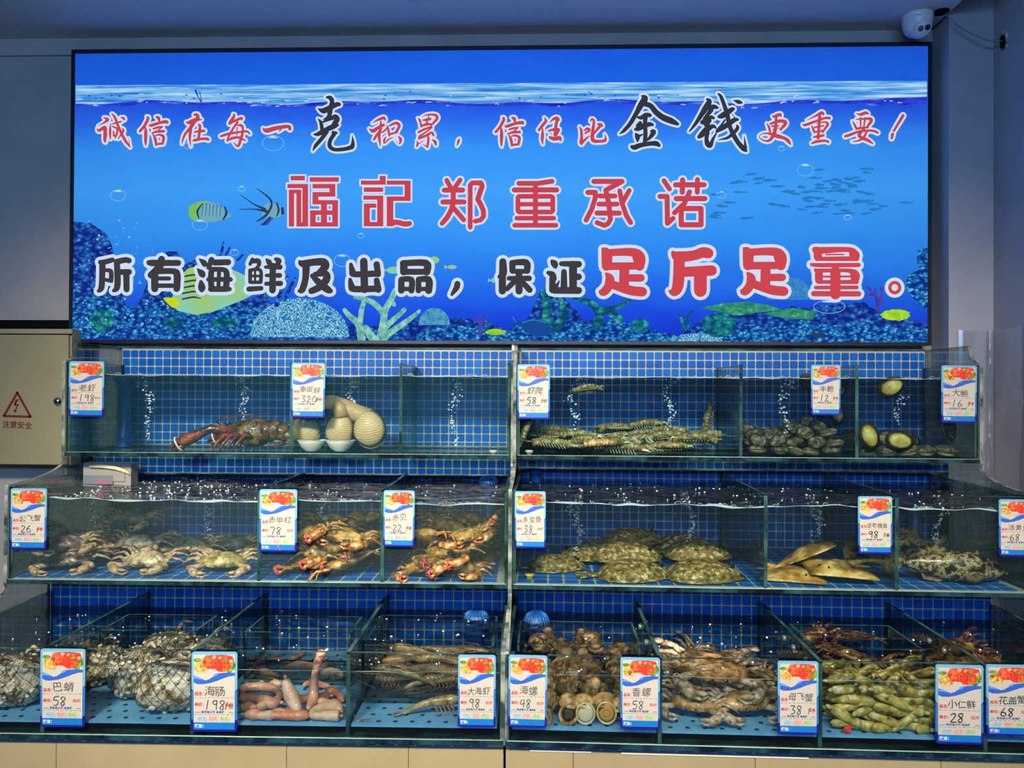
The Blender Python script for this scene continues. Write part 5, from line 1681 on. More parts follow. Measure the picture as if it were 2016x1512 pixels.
# --- flower crabs, middle left tank
ZF = B1 + 0.020
spec = [(118, 1128, 0.10, 0.0, 'dark flower crab on the floor under the 26 price tag'), (60, 1120, 0.5, 0.05, 'flower crab in the left corner of the middle tank'),
        (272, 1130, -0.05, 0.0, 'pale flower crab alone on the mosaic floor of the middle tank'), (432, 1128, 0.12, 0.0, 'olive flower crab beside the first divider of the middle tank'),
        (270, 1098, 0.0, 0.02, 'large grey flower crab resting behind the pale one'), (160, 1105, 0.7, 0.04, 'tilted flower crab with red claw near the left bubbles'),
        (375, 1092, -0.1, 0.0, 'grey flower crab at the back, left of the right bubbles'), (455, 1088, 0.25, 0.0, 'faint flower crab in the back corner by the divider'),
        (255, 1080, 0.0, 0.075, 'flower crab climbing on the grey one at the back')]
for i, (px, py, rz, dz, lab) in enumerate(spec):
    p = RL.onz(px, py, B1 + 0.004)
    p.y = max(Y1 + 0.112, min(BK1 - 0.10, p.y))
    p.x = max(p.x, 0.10)
    p.x = min(p.x, DIVX['L', 1][1] - 0.10)
    p.z = B1 + 0.036 + dz
    spawn('flower_crab', CRAB['flower'][i], place(RL, p, rz, rx=R.uniform(0.28, 0.42), ry=0.4 if i == 5 else R.uniform(-0.06, 0.06), s=R.uniform(1.0, 1.1)), lab, 'crab', 'flower crabs in the middle tank')

# --- heaps of red-brown crabs


def crab_heap(kind, name, fr, x0, x1, y0, y1, z0, nrow, ncol, nlay, what, group, s=0.85, ztop=None):
    rows = ['front row', 'second row', 'third row', 'back row']
    lays = ['bottom layer', 'second layer', 'top layer']
    n = 0
    for l in range(nlay):
        for r in range(nrow):
            nc = ncol - (1 if (l + r) % 2 else 0)
            for c in range(nc):
                x = x0 + (x1 - x0) * (c + 0.5) / nc + R.uniform(-0.012, 0.012)
                y = y0 + (y1 - y0) * (r / max(1, nrow - 1)) + R.uniform(-0.01, 0.01)
                z = z0 + 0.030 * s + l * 0.044 * s + R.uniform(0, 0.010)
                lab = '%s, %s, %s, %s from left' % (what, lays[l], rows[r if r < nrow - 1 or nrow < 3 else 3] if nrow > 1 else 'only row', ORD[c])
                spawn(name, CRAB[kind][n % len(CRAB[kind])], place(fr, (x, y, z), R.uniform(-0.6, 0.6) + (PI if R.random() < 0.2 else 0), R.uniform(0.0, 0.55), R.uniform(-0.35, 0.35), s * R.uniform(0.92, 1.08)), lab, 'crab', group)
                n += 1


d = DIVX['L', 1]
crab_heap('brown', 'mud_brown_crab', RL, d[1] + 0.075, d[2] - 0.075, Y1 + 0.075, Y1 + 0.36, B1 + 0.002, 3, 2, 3, 'red-brown crab of the heap nearest the flower crabs', 'crabs heaped in the middle compartment', 1.0)
crab_heap('brown', 'mud_brown_crab', RL, d[2] + 0.075, d[3] - 0.075, Y1 + 0.075, Y1 + 0.36, B1 + 0.002, 3, 2, 3, 'red-brown crab of the heap beside the seam', 'crabs heaped beside the seam', 1.0)
p = RL.at(985, 1062, -0.15)
spawn('mud_brown_crab', CRAB['brown'][0], place(RL, (W - 0.075, -0.16, B1 + 0.13), 0.3, -0.3, -0.9, 0.85), 'red-brown crab climbing the end glass beside the seam', 'crab', 'crabs heaped beside the seam')

# --- bottom right crabs
d = DIVX['R', 2]
front = [(1405, 1392, 0.058, 0.10, 'large tan swimming crab lying on top at the front of the bottom tank', 1.38), (1345, 1412, 0.0, -0.35, 'swimming crab at the left under the large tan one', 0.95),
         (1470, 1418, 0.0, 0.18, 'swimming crab flat on the tray under the large tan one', 1.05), (1495, 1372, 0.02, 0.5, 'spotted swimming crab just behind the large tan one', 0.9), (1530, 1400, 0.0, -0.5, 'small red-clawed crab beside the 38 tag', 0.75)]
for i, (px, py, dz, rz, lab, s) in enumerate(front):
    p = RR.onz(px, py, TRAYZ)
    p.y = max(Y2 + 0.105 * s, p.y)
    p.x = max(d[1] + 0.105 * s, min(d[2] - 0.1 * s, p.x))
    spawn('swimming_crab', CRAB['tan'][0 if i != 4 else 1], place(RR, (p.x, p.y, TRAYZ + 0.021 * s + dz + 0.016), rz, 0.42 if i == 0 else 0.25, 0.10 if i == 0 else 0.0, s), lab, 'crab', 'crabs in the 38 tank')
crab_heap('tan', 'swimming_crab', RR, d[1] + 0.08, d[2] - 0.08, -0.40, -0.17, TRAYZ, 3, 3, 1, 'swimming crab behind the large tan one', 'crabs in the 38 tank', 0.95)
crab_heap('brown', 'golden_brown_crab', RR, d[2] + 0.08, d[3] - 0.08, -0.31, -0.15, TRAYZ + 0.026, 2, 2, 2, 'golden-brown crab behind the razor clams', 'crabs behind the razor clams', 0.85)
crab_heap('brown', 'patterned_crab', RR, d[3] + 0.08, W - 0.09, -0.50, -0.16, TRAYZ, 3, 2, 2, 'brown crab in the corner tank', 'crabs in the bottom right corner tank', 0.9)

# ================================================================== lobster
C_LOB = mottled('lobster_shell', [(0.32, (36, 24, 12)), (0.46, (78, 54, 24)), (0.60, (108, 80, 38)), (0.76, (156, 122, 66))], 34, 0.3, 0.4)
C_LOBR = mottled('lobster_claw_shell', [(0.32, (56, 24, 14)), (0.48, (112, 46, 26)), (0.64, (138, 66, 36)), (0.8, (166, 100, 54))], 26, 0.3, 0.3)
pl = RL.onz(505, 884, B0 + 0.003)
pl.y = 0.10
lob = thing('lobster', 'large dark lobster with a white band on its claw in the top tank', 'lobster', place(RL, (RL.at(496, 860, 0.11).x, 0.11, B0 + 0.004), s=1.16))
lo = MB().sweep([(-0.085, 0, 0.070), (-0.070, 0, 0.066), (-0.045, 0, 0.056), (-0.010, 0, 0.052), (0.030, 0, 0.052), (0.045, 0, 0.052)], [(0.004, 0.004), (0.016, 0.014), (0.030, 0.034), (0.038, 0.044), (0.037, 0.043), (0.028, 0.034)], 14)
lo.build('carapace', C_LOB, lob)
path = [(0.040, 0, 0.054), (0.062, 0, 0.060), (0.084, 0, 0.058), (0.104, 0, 0.048), (0.118, 0, 0.034), (0.120, 0, 0.020)]
for k in range(5):
    a, b = Vector(path[k]), Vector(path[k + 1])
    r = 0.036 - 0.0035 * k
    MB().sweep([a.lerp(b, -0.1), a.lerp(b, 0.25), a.lerp(b, 0.9), a.lerp(b, 1.1)], [(r * 0.96, r * 0.9), (r * 1.05, r), (r, r * 0.92), (r * 0.86, r * 0.8)], 12).build('tail_segment', C_LOB, lob)
for k, a in enumerate((-50, -24, 0, 24, 50)):
    ca, sa = math.cos(math.radians(a)), math.sin(math.radians(a))
    out_ = [(0.030 * math.cos(2 * PI * q / 12), 0.014 * math.sin(2 * PI * q / 12)) for q in range(12)]
    MB().lens(out_, 0.004, 0.004, 2, 0, Matrix.Translation((0.098 - 0.022 * ca, 0.022 * sa, 0.016)) @ Matrix.Rotation(PI - math.radians(a), 4, 'Z')).build('tail_fin', C_LOB, lob)


def lob_claw(pts, rad, fing, name, band=None):
    mb = MB().sweep(pts, rad, 10)
    e = Vector(pts[-1])
    d = (Vector(pts[-1]) - Vector(pts[-2])).normalized()
    mb.sweep([e - d * 0.01 + Vector((0, 0, 0.006)), e + d * fing * 0.5 + Vector((0, 0, 0.008)), e + d * fing + Vector((0, 0, 0.0))], [(0.016, 0.013), (0.014, 0.011), (0.003, 0.003)], 8)
    mb.sweep([e - d * 0.01 + Vector((0, -0.004, -0.012)), e + d * fing * 0.5 + Vector((0, -0.004, -0.012)), e + d * fing * 0.92 + Vector((0, 0, -0.004))], [(0.010, 0.008), (0.009, 0.007), (0.002, 0.002)], 8)
    o = mb.build(name, C_LOBR, lob)
    u = d.cross(Vector((0, 1, 0))).normalized()
    v = d.cross(u)
    c = e + d * 0.012
    MB().sweep([c + (u * math.cos(2 * PI * k / 16) * 0.0225 + v * math.sin(2 * PI * k / 16) * 0.019) for k in range(17)], [(0.003, 0.003)] * 17, 6).build('rubber_band', C_BAND2, o)


lob_claw([(-0.050, -0.02, 0.050), (-0.080, -0.035, 0.062), (-0.105, -0.045, 0.064), (-0.125, -0.045, 0.056), (-0.165, -0.045, 0.038), (-0.190, -0.045, 0.024)], [(0.012, 0.012), (0.013, 0.013), (0.015, 0.015), (0.014, 0.013), (0.022, 0.019), (0.022, 0.018)], 0.040, 'claw')
lob_claw([(-0.050, 0.03, 0.048), (-0.080, 0.060, 0.050), (-0.100, 0.075, 0.044), (-0.130, 0.080, 0.032)], [(0.012, 0.012), (0.013, 0.013), (0.018, 0.016), (0.022, 0.02)], 0.045, 'claw')
for s in (-1, 1):
    for k in range(4):
        x = -0.040 + 0.020 * k
        MB().sweep([(x, s * 0.022, 0.036), (x - 0.022, s * 0.055, 0.046), (x - 0.038, s * 0.074, 0.022), (x - 0.046, s * 0.080, 0.001)], [0.007, 0.006, 0.0045, 0.0018], 6).build('leg', C_LOBR, lob)
    MB().sweep([(-0.082, s * 0.006, 0.066), (-0.10, s * 0.02, 0.084), (-0.05, s * 0.05, 0.102), (0.03, s * 0.07, 0.108)], [0.0028, 0.0022, 0.0016, 0.0008], 5).build('antenna', C_LOBR, lob)
    MB().ball((-0.074, s * 0.014, 0.078), 0.0042, 8, 6).build('eye', C_EYE, lob)

# ================================================================== geoducks in bowls


def M_ring(name, c0, c1, c2, scale=26, dist=2.2, center=(0, 0, 0)):
    m, nt, out = new_mat(name)
    tc = N(nt, 'ShaderNodeTexCoord')
    mp = N(nt, 'ShaderNodeMapping')
    mp.inputs['Location'].default_value = center
    nt.links.new(tc.outputs['Object'], mp.inputs[0])
    w = N(nt, 'ShaderNodeTexWave', wave_type='RINGS', rings_direction='SPHERICAL', i_Scale=scale, i_Distortion=dist, i_Detail=2.0)
    w.inputs['Detail Scale'].default_value = 1.2
    nt.links.new(mp.outputs[0], w.inputs['Vector'])
    r = ramp(nt, [(0.05, c2), (0.3, c0), (0.75, c1), (1.0, c0)], w.outputs[0])
    b = N(nt, 'ShaderNodeBsdfPrincipled', i_Roughness=0.45)
    nt.links.new(r.outputs[0], b.inputs[0])
    bp_ = N(nt, 'ShaderNodeBump', i_Strength=0.25, i_Distance=0.001)
    nt.links.new(w.outputs[0], bp_.inputs['Height'])
    nt.links.new(bp_.outputs[0], b.inputs['Normal'])
    nt.links.new(b.outputs[0], out.inputs[0])
    return m


C_GEO = M_ring('geoduck_shell', (190, 172, 126), (204, 190, 146), (158, 132, 88), 42, 3.2, (0.0, 0, -0.06))
C_SIPH = M_ring('geoduck_siphon', (176, 152, 104), (204, 182, 132), (140, 112, 70), 60, 1.0)
C_BOWL = M_plain('white_bowl', (226, 228, 218), 0.25, 0.6)


def geoduck(px, py, y, rot, s, siph, label):
    p = RL.at(px, py, y)
    g = thing('geoduck', label, 'geoduck', place(RL, p, 0, 0, rot, s), 'geoducks in the top tank')
    out_ = []
    for k in range(28):
        a = 2 * PI * k / 28
        out_.append((0.056 * math.cos(a) * (1 + 0.05 * math.cos(2 * a)), 0.066 * math.sin(a) * (1 + 0.06 * math.sin(a))))
    for sgn in (1, -1):
        MB().lens(out_, 0.034, 0.002, 6, 0, Matrix.Translation((0, -0.002 * sgn, 0)) @ Matrix.Rotation(sgn * PI / 2, 4, 'X'), 0.6).build('shell_valve', C_GEO, g)
    if siph:
        n = len(siph)
        MB().sweep(siph, [(0.034 - 0.010 * i / (n - 1) * 1.0, 0.032 - 0.009 * i / (n - 1)) for i in range(n - 1)] + [(0.016, 0.015)], 14, up=(0, 1, 0)).build('siphon', C_SIPH, g)
    return g


geoduck(728, 846, 0.10, -0.12, 1.0, [(0.0, 0.01, 0.04), (-0.045, 0.02, 0.062), (-0.085, 0.025, 0.088), (-0.125, 0.025, 0.108), (-0.16, 0.025, 0.112), (-0.19, 0.02, 0.10)], 'geoduck with a long arched siphon at the right, out of the bowls')
geoduck(668, 846, 0.10, 0.35, 0.86, [(-0.01, 0.0, 0.05), (-0.03, 0.0, 0.085), (-0.055, 0.0, 0.10)], 'geoduck standing in the right-hand white bowl')
geoduck(604, 846, 0.10, -0.25, 0.84, [(0.0, 0.0, 0.05), (0.012, 0.0, 0.085), (0.0, 0.0, 0.11)], 'geoduck in the left-hand white bowl under the 320 tag')
for px, lab in ((614, 'small white bowl under the 320 tag, left of the pair'), (670, 'small white bowl holding a geoduck, right of the pair')):
    p = RL.at(px, 880, 0.075)
    t = thing('bowl', lab, 'bowl', place(RL, (p.x, 0.075, B0 + 0.003)), 'white bowls in the geoduck tank')
    MB().lathe([(0.0, 0.004), (0.018, 0.004), (0.032, 0.014), (0.042, 0.028), (0.047, 0.037), (0.050, 0.038), (0.0505, 0.037), (0.044, 0.026), (0.034, 0.010), (0.022, 0.002), (0.021, 0.0), (0.0, 0.0)], 28).build('body', C_BOWL, t)
    MB().lathe([(0.049, 0.0375), (0.0515, 0.0385), (0.0515, 0.0365), (0.049, 0.036)], 28).build('rim', C_BOWL, t)

# ================================================================== mantis shrimp
C_MAN = mottled('mantis_shrimp_shell', [(0.30, (92, 76, 44)), (0.48, (134, 114, 70)), (0.62, (160, 140, 92)), (0.76, (196, 180, 134))], 70, 0.35, 0.3)
C_MANP = M_plain('mantis_shrimp_leg', (206, 196, 156), 0.4)


def make_mantis(bend):
    parts = []
    pts, rad = [], []
    n = 45
    for i in range(n):
        t = i / (n - 1)
        x = -0.07 + 0.14 * t
        pts.append((x, bend * math.sin(PI * t) * 0.02, 0.010 + 0.010 * math.sin(PI * t) + 0.004 * bend * t))
        w = 0.013 + 0.008 * min(1, t * 2.5) - 0.004 * max(0, t - 0.8) * 5
        seg = 1.0 + 0.26 * (((t * 11) % 1.0) - 0.5)
        rad.append((w * seg, 0.0135 * seg * (0.6 + 0.4 * min(1, t * 4))))
    rad[0] = (0.003, 0.003)
    rad[-1] = (0.006, 0.003)
    parts.append(('body', MB().sweep(pts, rad, 10).mesh('body', C_MAN), None))
    lg = MB()
    for s in (-1, 1):
        for k in range(9):
            x = -0.03 + 0.0095 * k
            lg.sweep([(x, s * 0.010, 0.010), (x - 0.006, s * 0.021, 0.006), (x - 0.010, s * 0.024, 0.0)], [0.0018, 0.0014, 0.0006], 4)
        lg.sweep([(-0.055, s * 0.008, 0.012), (-0.074, s * 0.022, 0.016), (-0.086, s * 0.012, 0.008)], [0.004, 0.004, 0.001], 5)
        lg.sweep([(-0.068, s * 0.003, 0.012), (-0.092, s * 0.012, 0.02), (-0.115, s * 0.02, 0.018)], [0.001, 0.0008, 0.0004], 4)
    parts.append(('legs', lg.mesh('legs', C_MANP), None))
    tl = MB()
    for a in (-35, 0, 35):
        tl.lens([(0.015 * math.cos(2 * PI * q / 10), 0.008 * math.sin(2 * PI * q / 10)) for q in range(10)], 0.0025, 0.0025, 2, 0, Matrix.Translation((0.078, 0.012 * math.sin(math.radians(a)), 0.010)) @ Matrix.Rotation(math.radians(a), 4, 'Z'))
    parts.append(('tail_fan', tl.mesh('tail_fan', C_MAN), None))
    return parts


MAN = [make_mantis(b) for b in (-1, 0.2, 1)]
d = DIVX['R', 0]
n = 0
rowname = ['front row', 'second row', 'third row', 'back row']
for r in range(4):
    nc = 7
    for c in range(nc):
        x = 0.09 + (d[1] - 0.18) * (c + 0.5) / nc + R.uniform(-0.02, 0.02)
        y = 0.045 + r * 0.075
        z = B0 + 0.004 + (0.012 + 0.012 * r if c not in (2,) else 0.008) + R.uniform(0, 0.012) + 0.016 * math.sin(c * 1.3 + r)
        z = max(B0 + 0.004, z)
        spawn('mantis_shrimp', MAN[n % 3], place(RR, (x, y, z), R.uniform(-0.5, 0.5) + (PI if R.random() < 0.5 else 0), R.uniform(-0.3, 0.3), R.uniform(-0.2, 0.2), R.uniform(0.85, 1.1)),
              'grey mantis shrimp in the %s on the tank floor, %s from the left' % (rowname[r], ORD[c]), 'mantis shrimp', 'mantis shrimp on the floor of the 58 tank')
        n += 1
p = RR.at(1158, 772, 0.06)
spawn('mantis_shrimp', MAN[2], place(RR, p, PI + 0.1, 0.5, 0.14, 0.66), 'single pale shrimp swimming below the surface in the top right tank', 'mantis shrimp')
p = RR.at(1032, 850, 0.06)
spawn('mantis_shrimp', MAN[0], place(RR, (0.035, 0.07, B0 + 0.075), 0.1, 0.2, -1.2, 0.85), 'mantis shrimp propped upright in the corner under the 58 tag', 'mantis shrimp')
p = RR.at(1405, 830, 0.25)
spawn('mantis_shrimp', MAN[1], place(RR, (p.x, 0.28, B0 + 0.10), 0.0, 0.0, -1.45, 1.0), 'dark mantis shrimp standing against the back mosaic near the divider', 'mantis shrimp')
C_CLAM = mottled('clam_shell', [(0.35, (120, 108, 84)), (0.55, (186, 176, 150)), (0.7, (222, 214, 196))], 50)
for i, (px, py, rz, ry, lab) in enumerate(((1252, 868, 0.3, 0.3, 'opened pale clam shell among the mantis shrimp'), (1278, 866, 2.2, -0.6, 'white clam shell half standing among the mantis shrimp'))):
    p = RR.at(px, py, 0.07)
    out_ = [(0.022 * math.cos(2 * PI * k / 18), 0.016 * math.sin(2 * PI * k / 18) * (1.1 if k < 9 else 0.9)) for k in range(18)]
    t = thing('clam', lab, 'clam', place(RR, p, rz, 0.4, ry))
    for sg in (1, -1):
        MB().lens(out_, 0.010, 0.001, 4, 0, Matrix.Rotation(0.25 * sg, 4, 'X') @ Matrix.Scale(sg, 4, (0, 0, 1)) if sg == 1 else Matrix.Rotation(PI - 0.35, 4, 'X')).build('shell_valve', C_CLAM, t)

# ================================================================== abalone
C_AB = mottled('abalone_shell', [(0.30, (36, 32, 24)), (0.48, (74, 64, 46)), (0.62, (108, 96, 72)), (0.78, (160, 148, 120))], 60, 0.5, 0.8, 90)
C_ABF = mottled('abalone_foot', [(0.30, (170, 140, 60)), (0.55, (214, 186, 96)), (0.75, (232, 210, 130))], 24, 0.4, 0.1)
C_ABR = mottled('abalone_fringe', [(0.35, (40, 34, 24)), (0.6, (90, 76, 50))], 90)


def make_abalone(s):
    o = [(0.036 * s * math.cos(2 * PI * k / 22) * (1 + 0.06 * math.cos(2 * PI * k / 22)), 0.025 * s * math.sin(2 * PI * k / 22)) for k in range(22)]
    return [('shell', MB().lens(o, 0.015 * s, 0.002, 5, 0, None, 0.55, lambda x, y: 0.005 * nz(x * 90, y * 90, s)).mesh('shell', C_AB), None),
            ('fringe', MB().lens([(x * 1.04, y * 1.06) for x, y in o], 0.003, 0.006, 3).mesh('fringe', C_ABR), None),
            ('foot', MB().lens([(x * 0.86, y * 0.84) for x, y in o], 0.0, 0.011 * s, 4, 0, Matrix.Translation((0, 0, -0.003)), 0.35).mesh('foot', C_ABF), None)]


ABS, ABL = make_abalone(0.95), make_abalone(1.35)
C_ABS = mottled('small_abalone_foot', [(0.35, (74, 64, 44)), (0.65, (134, 118, 84))], 60)
ABS[2] = ('foot', ABS[2][1].copy(), None)
ABS[2][1].materials[0] = C_ABS
n = 0
for l in range(3):
    for r in range(3):
        nc = 5 if l < 2 else 4
        for c in range(nc):
            x = d[1] + 0.04 + (d[2] - d[1] - 0.08) * (c + 0.5) / nc + R.uniform(-0.01, 0.01)
            hx = (c + 0.5) / nc
            if l == 2 and hx < 0.4:
                continue
            y = 0.05 + r * 0.09 + R.uniform(-0.01, 0.01)
            z = B0 + 0.016 + l * 0.030 + (0.014 * r) + R.uniform(0, 0.006)
            up = (r == 2 or l > 0) and R.random() < 0.6
            spawn('small_abalone', ABS, place(RR, (x, y, z), R.uniform(-0.6, 0.6), R.uniform(0.9, 1.4) if up else R.uniform(-0.4, 0.4), R.uniform(-0.4, 0.4)),
                  'small dark abalone under the 12 tag, %s, %s, %s from the left' % (('bottom layer', 'second layer', 'top layer')[l], rowname[r], ORD[c]), 'abalone', 'small abalones in the 12 tank')
            n += 1
for i, (px, py, ry, lab) in enumerate(((1667, 770, -0.3, 'abalone stuck high on the divider glass beside the 12 tag'), (1668, 815, 1.4, 'abalone clinging low on the divider beside the 12 tag'), (1590, 752, 0.8, 'abalone stuck on the glass just left of the 12 tag'))):
    p = RR.at(px, py, 0.10)
    p.x = min(p.x, d[2] - 0.03)
    spawn('small_abalone', ABS, place(RR, p, 0.2, -1.35, ry), lab, 'abalone', 'small abalones in the 12 tank')
# large: yellow feet pressed to the front glass
for i, (px, py, ry, lab) in enumerate(((1754, 763, -0.5, 'large abalone with yellow foot stuck high on the front glass'), (1711, 858, 1.25, 'large abalone with yellow foot at the left by the divider'), (1770, 868, 0.15, 'large abalone with yellow foot near the tank floor'))):
    p = RR.at(px, py, 0.027)
    p.x = max(p.x, d[2] + 0.035)
    spawn('large_abalone', ABL, RR.M @ Matrix.Translation((p.x, 0.030, max(p.z, B0 + 0.038))) @ Matrix.Rotation(ry, 4, 'Y') @ Matrix.Rotation(-PI / 2, 4, 'X') @ Matrix.Diagonal((0.95, 0.95, 0.95, 1)), lab, 'abalone', 'large abalones in the 16 tank')
for i in range(9):
    x = d[2] + 0.06 + (i % 5) * 0.062
    y = 0.06 + (i // 5) * 0.12 + R.uniform(0, 0.03)
    z = B0 + 0.022 + (0.03 if i >= 5 else 0)
    x = min(x, W - 0.06)
    spawn('large_abalone', ABL, place(RR, (x, y, z), R.uniform(-0.6, 0.6), 0.1 if i < 5 else 1.1, R.uniform(-0.2, 0.2), 0.95), 'large dark abalone on the floor of the 16 tank, %s row, %s from the left' % ('front' if i < 5 else 'back', ORD[i % 5]), 'abalone', 'large abalones in the 16 tank')
spawn('large_abalone', ABL, place(RR, (W - 0.045, 0.10, B0 + 0.10), 0.4, 1.35, 1.2, 0.95), 'large abalone clinging to the right end under the 16 tag', 'abalone', 'large abalones in the 16 tank')

# ================================================================== turbot, skates, mottled fish
C_TUR = mottled('turbot_skin', [(0.32, (80, 64, 30)), (0.46, (122, 102, 54)), (0.58, (148, 126, 72)), (0.68, (186, 164, 106)), (0.76, (228, 214, 166))], 64, 0.4, 0.5, 160)


def make_turbot():
    o, f = [], []
    n = 40
    for k in range(n):
        a = 2 * PI * k / n
        x, y = 0.120 * math.cos(a), 0.088 * math.sin(a)
        x *= 1.0 + 0.12 * math.cos(a)
        y *= (1 - 0.15 * math.cos(a))
        o.append((x, y))
        w = 1.17 if abs(math.sin(a)) > 0.3 else 1.02
        f.append((x * (1.02 if abs(math.sin(a)) < 0.3 else 1.06), y * w * (1 + 0.02 * (k % 2))))
    P_ = [('body', MB().lens(o, 0.048, 0.004, 6, 0, None, 0.8, lambda x, y: 0.004 * nz(x * 40, y * 40, 2)).mesh('body', C_TUR), None),
          ('fin_fringe', MB().lens(f, 0.008, 0.002, 4, 0, None, 0.6).mesh('fin_fringe', C_TUR), None)]
    tl = MB().prism([(-0.100, -0.014), (-0.125, -0.020), (-0.162, -0.040), (-0.170, 0.0), (-0.162, 0.040), (-0.125, 0.020), (-0.100, 0.014)], 0.001, 0.006, 0, 'z')
    P_.append(('tail_fin', tl.mesh('tail_fin', C_TUR), None))
    for q in ((0.098, -0.014), (0.094, 0.016)):
        P_.append(('eye', MB().ball((q[0], q[1], 0.030), 0.0065, 10, 6).mesh('eye', C_EYE), None))
    return P_


TUR = make_turbot()
d = DIVX['R', 1]
spec = [(1245, 1146, 0.15, 0.0, 0.0, 'brown turbot lying in front, left of the pair by the glass', 1.0), (1410, 1148, 0.1, 0.0, 0.0, 'brown turbot lying in front, right of the pair by the glass', 1.04),
        (1082, 1118, 0.2, 0.0, 0.0, 'pale turbot at the left under the 38 fish tag', 0.82), (1225, 1112, -0.3, 0.030, 0.1, 'turbot lying on top of the left front one', 0.95),
        (1415, 1110, -0.15, 0.030, 0.1, 'turbot lying on top of the right front one', 0.92), (1240, 1092, 0.3, 0.045, 0.0, 'dark turbot heaped highest at the back of the tank', 0.95),
        (1370, 1090, 3.3, 0.02, 0.0, 'dark turbot at the back between the two stacks', 0.95), (1160, 1104, 3.0, 0.012, 0.0, 'half hidden turbot beside the left bubbles', 0.8)]
for i, (px, py, rz, dz, rx, lab, s) in enumerate(spec):
    p = RR.onz(px, py, B1 + 0.002)
    p.y = max(Y1 + 0.118 * s, min(p.y, BK1 - 0.11))
    p.x = max(0.15 * s, min(p.x, d[1] - 0.165 * s)) if i else p.x
    spawn('turbot', TUR, place(RR, (p.x, p.y, B1 + 0.006 + dz), rz, rx, 0, s), lab, 'turbot', 'turbot on the floor of the 38 tank')

C_SKA = mottled('skate_skin', [(0.30, (130, 90, 34)), (0.46, (186, 138, 60)), (0.60, (220, 178, 92)), (0.75, (240, 214, 146))], 22, 0.35, 0.2, 120, 0.4)


def make_skate():
    h = [(0.0, -0.110), (0.014, -0.100), (0.035, -0.078), (0.070, -0.045), (0.108, -0.010), (0.124, 0.010), (0.110, 0.030), (0.078, 0.058), (0.040, 0.078), (0.018, 0.084), (0.0, 0.086)]
    P_ = [('disc', MB().lens(mir(h), 0.020, 0.004, 6, 0, None, 1.2, lambda x, y: 0.008 * math.exp(-(x / 0.02) ** 2)).mesh('disc', C_SKA), None)]
    P_.append(('tail', MB().sweep([(0, 0.070, 0.006), (0.004, 0.12, 0.008), (0.010, 0.17, 0.006), (0.02, 0.205, 0.004)], [(0.013, 0.009), (0.008, 0.006), (0.005, 0.004), (0.002, 0.002)], 8).mesh('tail', C_SKA), None))
    for s in (-1, 1):
        P_.append(('pelvic_fin', MB().lens([(0.024 * math.cos(2 * PI * q / 12), 0.014 * math.sin(2 * PI * q / 12)) for q in range(12)], 0.003, 0.002, 2, 0, Matrix.Translation((s * 0.026, 0.090, 0.004)) @ Matrix.Rotation(s * 0.8, 4, 'Z')).mesh('pelvic_fin', C_SKA), None))
        P_.append(('eye', MB().ball((s * 0.014, -0.052, 0.015), 0.0034, 8, 6).mesh('eye', C_EYE), None))
    return P_


SKA = make_skate()
spec = [(1590, 1156, 0.5, 0.0, 0.0, 0.0, 'tan skate flat on the floor beside the left divider'), (1665, 1146, -0.9, 0.022, 0.0, 0.06, 'golden skate lying across the other one, nose to the right'),
        (1590, 1118, 2.0, 0.042, -0.3, 0.38, 'dark skate at the back with one wing raised')]
for i, (px, py, rz, dz, rx, ry, lab) in enumerate(spec):
    p = RR.onz(px, py, B1 + 0.003)
    p.y = max(Y1 + 0.135, p.y)
    p.x = max(d[1] + 0.125, min(p.x, d[2] - 0.13))
    spawn('skate', SKA, place(RR, (p.x, p.y, B1 + 0.007 + dz), rz, rx, ry, 1.12), lab, 'skate', 'skates in the 98 tank')

C_MOT = mottled('mottled_fish_skin', [(0.36, (36, 26, 14)), (0.46, (74, 58, 34)), (0.54, (120, 98, 60)), (0.60, (196, 180, 138)), (0.70, (80, 62, 36))], 44, 0.35, 0.2)
C_MOTF = mottled('mottled_fish_fin', [(0.40, (70, 54, 34)), (0.60, (150, 126, 84))], 50)


